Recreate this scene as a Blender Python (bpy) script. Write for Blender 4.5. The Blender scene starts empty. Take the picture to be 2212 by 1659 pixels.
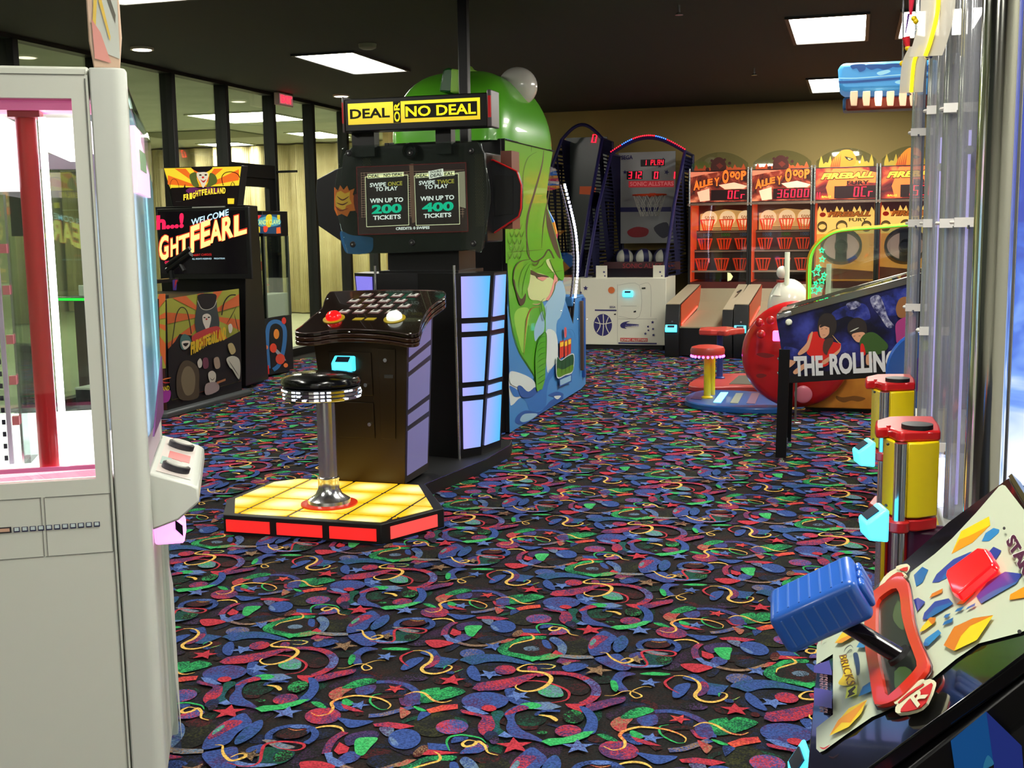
import bpy, bmesh, math, random, re
from mathutils import Vector, Matrix
random.seed(7)
C=bpy.context.scene.collection
# ---------------------------------------------------------------- camera (photo taken at eye height, 2212 x 1659)
F=2480.; CX,CY=1106.,829.5; EYE=1.5
YAW=math.radians(-16.6214); PITCH=math.radians(7.693); ROLL=math.radians(.85)
FW=Vector((math.sin(YAW)*math.cos(PITCH),math.cos(YAW)*math.cos(PITCH),-math.sin(PITCH)))
_r=Vector((math.cos(YAW),-math.sin(YAW),0)); _u=_r.cross(FW)
RT=_r*math.cos(ROLL)-_u*math.sin(ROLL); UP=_u*math.cos(ROLL)+_r*math.sin(ROLL)
EYEP=Vector((0,0,EYE))
cam=bpy.data.cameras.new('camera'); camo=bpy.data.objects.new('camera',cam); C.objects.link(camo)
cam.sensor_fit='HORIZONTAL'; cam.sensor_width=36; cam.lens=F/2212*36; cam.clip_start=.05
camo.matrix_world=Matrix(((RT.x,UP.x,-FW.x,0),(RT.y,UP.y,-FW.y,0),(RT.z,UP.z,-FW.z,EYE),(0,0,0,1)))
bpy.context.scene.camera=camo
# measuring: a point of the photo carried onto a known wall, panel or floor of the place
def ray(u,v): return FW+RT*((u-CX)/F)-UP*((v-CY)/F)
def on(u,v,p,n):
    d=ray(u,v); n=Vector(n); return EYEP+d*((Vector(p)-EYEP).dot(n)/d.dot(n))
def aX(u,v,x): return on(u,v,(x,0,0),(1,0,0))
def aY(u,v,y): return on(u,v,(0,y,0),(0,1,0))
def aZ(u,v,z=0): return on(u,v,(0,0,z),(0,0,1))
def aD(u,v,d):
    r=ray(u,v); return EYEP+r*(d/math.hypot(r.x,r.y))
# ---------------------------------------------------------------- materials
def lin(c): 
    c=c/255; return c/12.92 if c<=.04045 else ((c+.055)/1.055)**2.4
MC={}
def M(c,rough=.5,metal=0,emit=0,spec=.5,coat=0,name=None,alpha=1,es=True,ec=None):
    key=(c,rough,metal,emit,spec,coat,alpha,es,ec)
    if key in MC: return MC[key]
    m=bpy.data.materials.new(name or 'paint'); m.use_nodes=True; b=m.node_tree.nodes['Principled BSDF']
    col=(lin(c[0]),lin(c[1]),lin(c[2]),1)
    b.inputs['Base Color'].default_value=col; b.inputs['Roughness'].default_value=rough; b.inputs['Metallic'].default_value=metal
    b.inputs['Specular IOR Level'].default_value=spec; b.inputs['Coat Weight'].default_value=coat
    if emit:
        e=ec or c
        b.inputs['Emission Color'].default_value=(lin(e[0]),lin(e[1]),lin(e[2]),1); b.inputs['Emission Strength'].default_value=emit
        if not es: m.cycles.emission_sampling='NONE'
    if alpha<1: b.inputs['Alpha'].default_value=alpha
    MC[key]=m; return m
def node_mat(name): 
    m=bpy.data.materials.new(name); m.use_nodes=True; nt=m.node_tree; return m,nt.nodes,nt.links,nt.nodes['Principled BSDF']
def clear(name,tint=(1,1,1),gloss=.08,rough=.02,emit=None):
    m=bpy.data.materials.new(name); m.use_nodes=True; N=m.node_tree.nodes; L=m.node_tree.links; N.clear()
    o=N.new('ShaderNodeOutputMaterial'); mx=N.new('ShaderNodeMixShader'); t=N.new('ShaderNodeBsdfTransparent'); g=N.new('ShaderNodeBsdfGlossy')
    lw=N.new('ShaderNodeLayerWeight'); lw.inputs[0].default_value=.25; mr=N.new('ShaderNodeMapRange'); mr.inputs[3].default_value=gloss*.6; mr.inputs[4].default_value=min(1,gloss*5)
    L.new(lw.outputs['Fresnel'],mr.inputs[0]); L.new(mr.outputs[0],mx.inputs[0])
    t.inputs[0].default_value=(*tint,1); g.inputs['Roughness'].default_value=rough; g.inputs['Color'].default_value=(.9,.95,.95,1)
    L.new(t.outputs[0],mx.inputs[1]); L.new(g.outputs[0],mx.inputs[2]); L.new(mx.outputs[0],o.inputs[0]); return m
GLASS=clear('clear_glass',(.9,.95,.9),.10); ACRYL=clear('clear_acrylic',(.88,.93,.9),.16); WIN=clear('window_glass',(.94,.95,.92),.09)
BLACK=M((14,13,15),.35,name='black_laminate'); BLK2=M((9,9,10),.55,name='matt_black'); CHROME=M((232,232,234),.22,1,name='chrome'); GREY=M((120,122,120),.5,name='grey_plastic')
WHITE=M((225,228,218),.4,name='white_plastic'); DGREY=M((48,50,52),.5,name='dark_grey')
RED=M((190,25,28),.3,name='red_plastic'); YEL=M((240,205,10),.35,name='yellow_plastic')
# ---------------------------------------------------------------- mesh collector
class G:
    def __init__(s): s.v=[];s.f=[];s.m=[];s.mats=[]
    def mi(s,m):
        if m not in s.mats: s.mats.append(m)
        return s.mats.index(m)
    def add(s,vs,fs,m):
        b=len(s.v); s.v+=[Vector(v) for v in vs]; i=s.mi(m)
        for f in fs: s.f.append([b+k for k in f]); s.m.append(i)
        return s
    def box(s,x0,x1,y0,y1,z0,z1,m):
        v=[(x,y,z) for z in (z0,z1) for y in (y0,y1) for x in (x0,x1)]
        return s.add(v,[(0,2,3,1),(4,5,7,6),(0,1,5,4),(2,6,7,3),(0,4,6,2),(1,3,7,5)],m)
    def hexa(s,b,t,m):   # two matching rings of points
        n=len(b); return s.add(list(b)+list(t),[tuple(range(n))[::-1],tuple(range(n,2*n))]+[(i,(i+1)%n,n+(i+1)%n,n+i) for i in range(n)],m)
    def prism(s,pts,d,m): # ring of 3d points pushed along d
        d=Vector(d); return s.hexa([Vector(p) for p in pts],[Vector(p)+d for p in pts],m)
    def ngon(s,pts,m): return s.add(pts,[tuple(range(len(pts)))],m)
    def frame(s,p,q):
        a=(Vector(q)-Vector(p)).normalized(); h=Vector((0,0,1)) if abs(a.z)<.9 else Vector((1,0,0)); u=a.cross(h).normalized(); return a,u,a.cross(u)
    def cyl(s,p,q,r,m,n=16,r2=None):
        a,u,w=s.frame(p,q); r2=r if r2 is None else r2
        R=lambda c,r:[Vector(c)+u*(r*math.cos(2*math.pi*i/n))+w*(r*math.sin(2*math.pi*i/n)) for i in range(n)]
        return s.hexa(R(p,r),R(q,r2),m)
    def lathe(s,c,prof,m,n=28,axis=(0,0,1)):
        a=Vector(axis).normalized(); h=Vector((1,0,0)) if abs(a.x)<.9 else Vector((0,1,0)); u=a.cross(h).normalized(); w=a.cross(u); c=Vector(c)
        vs=[];k=len(prof)
        for r,z in prof: vs+=[c+a*z+u*(r*math.cos(2*math.pi*i/n))+w*(r*math.sin(2*math.pi*i/n)) for i in range(n)]
        fs=[(j*n+i,j*n+(i+1)%n,(j+1)*n+(i+1)%n,(j+1)*n+i) for j in range(k-1) for i in range(n)]
        fs+=[tuple(range(n))[::-1],tuple(range((k-1)*n,k*n))]
        return s.add(vs,fs,m)
    def ell(s,c,r,m,n=20,k=10,v0=-math.pi/2,v1=math.pi/2,rot=None):
        c=Vector(c); vs=[]
        for j in range(k+1):
            t=v0+(v1-v0)*j/k
            for i in range(n):
                a=2*math.pi*i/n; p=Vector((r[0]*math.cos(t)*math.cos(a),r[1]*math.cos(t)*math.sin(a),r[2]*math.sin(t)))
                if rot: p=rot@p
                vs.append(c+p)
        fs=[(j*n+i,j*n+(i+1)%n,(j+1)*n+(i+1)%n,(j+1)*n+i) for j in range(k) for i in range(n)]+[tuple(range(n))[::-1],tuple(range(k*n,(k+1)*n))]
        return s.add(vs,fs,m)
    def tube(s,path,r,m,n=8,closed=False):
        path=[Vector(p) for p in path]; k=len(path); vs=[]; prev=None
        for i,p in enumerate(path):
            a=((path[(i+1)%k] if closed or i<k-1 else p)-(path[i-1] if closed or i>0 else p)).normalized()
            if prev is None: h=Vector((0,0,1)) if abs(a.z)<.9 else Vector((1,0,0)); u=a.cross(h).normalized()
            else: u=(prev-a*prev.dot(a)).normalized()
            prev=u; w=a.cross(u); rr=r[i] if isinstance(r,(list,tuple)) else r
            vs+=[p+u*(rr*math.cos(2*math.pi*j/n))+w*(rr*math.sin(2*math.pi*j/n)) for j in range(n)]
        K=k if closed else k-1
        fs=[(i*n+j,i*n+(j+1)%n,((i+1)%k)*n+(j+1)%n,((i+1)%k)*n+j) for i in range(K) for j in range(n)]
        if not closed: fs+=[tuple(range(n))[::-1],tuple(range((k-1)*n,k*n))]
        return s.add(vs,fs,m)
    def rib(s,path,half,m,closed=False): # ribbon between offset vectors
        k=len(path); vs=[]
        for p,h in zip(path,half): vs+=[Vector(p)-Vector(h),Vector(p)+Vector(h)]
        return s.add(vs,[(2*i,2*i+1,(2*i+3)%(2*k),(2*i+2)%(2*k)) for i in range(k if closed else k-1)],m)
    def build(s,name,parent=None,bevel=0,smooth=False,label=None,fix=True,seg=2,xf=None):
        me=bpy.data.meshes.new(name); V=s.v
        if xf: V=[xf@v for v in V]
        if parent is not None:
            inv=ROOTM[parent.name]; V=[inv@v for v in V]
        me.from_pydata([tuple(v) for v in V],[],s.f)
        for m in s.mats: me.materials.append(m)
        me.polygons.foreach_set('material_index',s.m)
        if fix:
            bm=bmesh.new(); bm.from_mesh(me); bmesh.ops.recalc_face_normals(bm,faces=bm.faces); bm.to_mesh(me); bm.free()
        if smooth or bevel:
            me.polygons.foreach_set('use_smooth',[True]*len(me.polygons)); me.set_sharp_from_angle(angle=math.radians(38))
        o=bpy.data.objects.new(name,me); C.objects.link(o)
        if parent is not None: o.parent=parent; ROOTM[o.name]=ROOTM[parent.name]
        else: ROOTM[o.name]=Matrix.Identity(4)
        if bevel:
            b=o.modifiers.new('bevel','BEVEL'); b.width=bevel; b.segments=seg; b.limit_method='ANGLE'; b.angle_limit=math.radians(40)
        if label: o['label']=label
        return o
ROOTM={}
def thing(name,label,cat,loc=(0,0,0),rz=0,group=None):
    o=bpy.data.objects.new(name,None); C.objects.link(o); o.location=loc; o.rotation_euler=(0,0,rz); o.empty_display_size=.1
    ROOTM[o.name]=(Matrix.Translation(loc)@Matrix.Rotation(rz,4,'Z')).inverted()
    o['label']=label; o['category']=cat
    if group: o['group']=group
    return o
def tag(o,label,cat,group=None,kind=None):
    o['label']=label; o['category']=cat
    if group: o['group']=group
    if kind: o['kind']=kind
    return o
def structure(o,label=None):
    o['kind']='structure'
    if label: o['label']=label
    return o
def copy_tree(o,loc,label=None,group=None):
    c=o.copy(); C.objects.link(c); c.location=loc
    if label: c['label']=label
    if group: c['group']=group
    for ch in [x for x in bpy.data.objects if x.parent==o]:
        d=ch.copy(); C.objects.link(d); d.parent=c
        for g in [x for x in bpy.data.objects if x.parent==ch]:
            e=g.copy(); C.objects.link(e); e.parent=d
    return c
# ---------------------------------------------------------------- flat art on panels
def nums(s): return [(float(a),float(b)) for a,b in re.findall(r'(-?[\d.]+),(-?[\d.]+)',s)]
def spline(p,closed=True,n=4):
    out=[];N=len(p)
    for i in (range(N) if closed else range(N-1)):
        if closed: a,b,c,d=p[i-1],p[i],p[(i+1)%N],p[(i+2)%N]
        else: a,b,c,d=p[max(i-1,0)],p[i],p[i+1],p[min(i+2,N-1)]
        for k in range(n):
            t=k/n; out.append(tuple(.5*(2*b[j]+(c[j]-a[j])*t+(2*a[j]-5*b[j]+4*c[j]-d[j])*t*t+(3*b[j]-a[j]-3*c[j]+d[j])*t**3) for j in (0,1)))
    if not closed: out.append(p[-1])
    return out
def stroke2(p,w,taper=True):
    L=[];R=[];N=len(p)
    for i in range(N):
        a=p[max(i-1,0)];b=p[min(i+1,N-1)]; dx,dy=b[0]-a[0],b[1]-a[1]; l=math.hypot(dx,dy) or 1
        t=i/(N-1); ww=w/2*(min(1,.25+2.2*min(t,1-t)) if taper else 1)
        L.append((p[i][0]-dy/l*ww,p[i][1]+dx/l*ww)); R.append((p[i][0]+dy/l*ww,p[i][1]-dx/l*ww))
    return L,R
def art(name,parent,p0,n,org,sc,items,off=.001,step=.0006,label=None,g=None):
    """items: (material, kind, points[, width]) traced on the panel through p0 with normal n"""
    own=g is None; g=g or G(); n=Vector(n).normalized()
    for k,it in enumerate(items):
        q=Vector(p0)+n*(off+step*k); mp=lambda a:on(org[0]+a[0]/sc,org[1]+a[1]/sc,q,n)
        pts=nums(it[2]) if isinstance(it[2],str) else it[2]
        if it[1]=='P': pts=spline(pts)
        if it[1] in 'Pp': g.ngon([mp(a) for a in pts],it[0])
        elif it[1]=='E':
            (x,y),(a,b)=pts[:2]; r=math.radians(pts[2][0]) if len(pts)>2 else 0
            g.ngon([mp((x+a*math.cos(t)*math.cos(r)-b*math.sin(t)*math.sin(r),y+a*math.cos(t)*math.sin(r)+b*math.sin(t)*math.cos(r))) for t in [2*math.pi*i/24 for i in range(24)]],it[0])
        elif it[1]=='S':
            pp=spline(pts,False); L,R=stroke2(pp,it[3],len(it)<5)
            for i in range(len(pp)-1): g.ngon([mp(L[i]),mp(R[i]),mp(R[i+1]),mp(L[i+1])],it[0])
        elif it[1]=='*':
            for (x,y),(r,ro) in zip(pts[::2],pts[1::2]):
                g.ngon([mp((x+r*(1 if i%2==0 else .45)*math.sin(math.radians(ro+36*i)),y-r*(1 if i%2==0 else .45)*math.cos(math.radians(ro+36*i)))) for i in range(10)],it[0])
    return g.build(name,parent,fix=False,label=label) if own else g
TX={}
def text_mesh(s,bold=0,shear=0,space=1):
    k=(s,bold,shear,space)
    if k in TX: return TX[k]
    c=bpy.data.curves.new('t','FONT'); c.body=s; c.offset=bold; c.shear=shear; c.space_character=space; c.resolution_u=3; c.size=1
    o=bpy.data.objects.new('t',c); C.objects.link(o); bpy.context.view_layer.update()
    me=bpy.data.meshes.new_from_object(o.evaluated_get(bpy.context.evaluated_depsgraph_get())); bpy.data.objects.remove(o); bpy.data.curves.remove(c)
    vs=[v.co.copy() for v in me.vertices]; fs=[tuple(p.vertices) for p in me.polygons]; bpy.data.meshes.remove(me)
    x0=min(v.x for v in vs);x1=max(v.x for v in vs);y0=min(v.y for v in vs);y1=max(v.y for v in vs)
    vs=[((v.x-x0)/(x1-x0),(v.y-y0)/(y1-y0)) for v in vs]; TX[k]=(vs,fs); return TX[k]
def lettering(s,BL,BR,TL,mat,name=None,parent=None,bold=.01,shear=0,off=None,g=None,space=1,warp=None):
    """text fitted in the box with corners BL, BR, TL"""
    BL,BR,TL=Vector(BL),Vector(BR),Vector(TL); U=BR-BL; V=TL-BL; n=U.cross(V).normalized()
    vs,fs=text_mesh(s,bold,shear,space); o=n*(off if off is not None else .001)
    own=g is None; g=g or G()
    g.add([BL+U*x+V*(y+(warp(x) if warp else 0))+o for x,y in vs],fs,mat)
    return g.build(name or 'lettering',parent,fix=False) if own else g
SEG={'0':'abcdef','1':'bc','2':'abged','3':'abgcd','4':'fgbc','5':'afgcd','6':'afgedc','7':'abc','8':'abcdefg','9':'abcfgd','C':'afed','r':'eg','P':'abefg','L':'fed','A':'abcefg','Y':'fgbcd','U':'bcdef',' ':'','-':'g'}
def led(s,BL,BR,TL,mat,name='led_digits',parent=None,g=None,off=.002,th=.16):
    BL,BR,TL=Vector(BL),Vector(BR),Vector(TL); U=(BR-BL)/len(s); V=TL-BL; n=U.cross(V).normalized()*off; own=g is None; g=g or G()
    for i,ch in enumerate(s):
        for c in SEG.get(ch,''):
            t=th; x0,x1=.14,.82; B={'a':(x0,x1,1-t*.6,1),'g':(x0,x1,.5-t*.3,.5+t*.3),'d':(x0,x1,0,t*.6),'f':(x0,x0+t,.5,1),'b':(x1-t,x1,.5,1),'e':(x0,x0+t,0,.5),'c':(x1-t,x1,0,.5)}[c]
            if ch=='r' and c=='g': B=(x0,x1-.1,.5-t*.3,.5+t*.3)
            q=[(B[0],B[2]+.02),(B[1],B[2]+.02),(B[1],B[3]-.02),(B[0],B[3]-.02)]
            g.ngon([BL+U*(i+a+b*.1)+V*b+n for a,b in q],mat)
    return g.build(name,parent,fix=False) if own else g
def quad(o,u,v): return [o,o+u,o+u+v,o+v]
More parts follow.
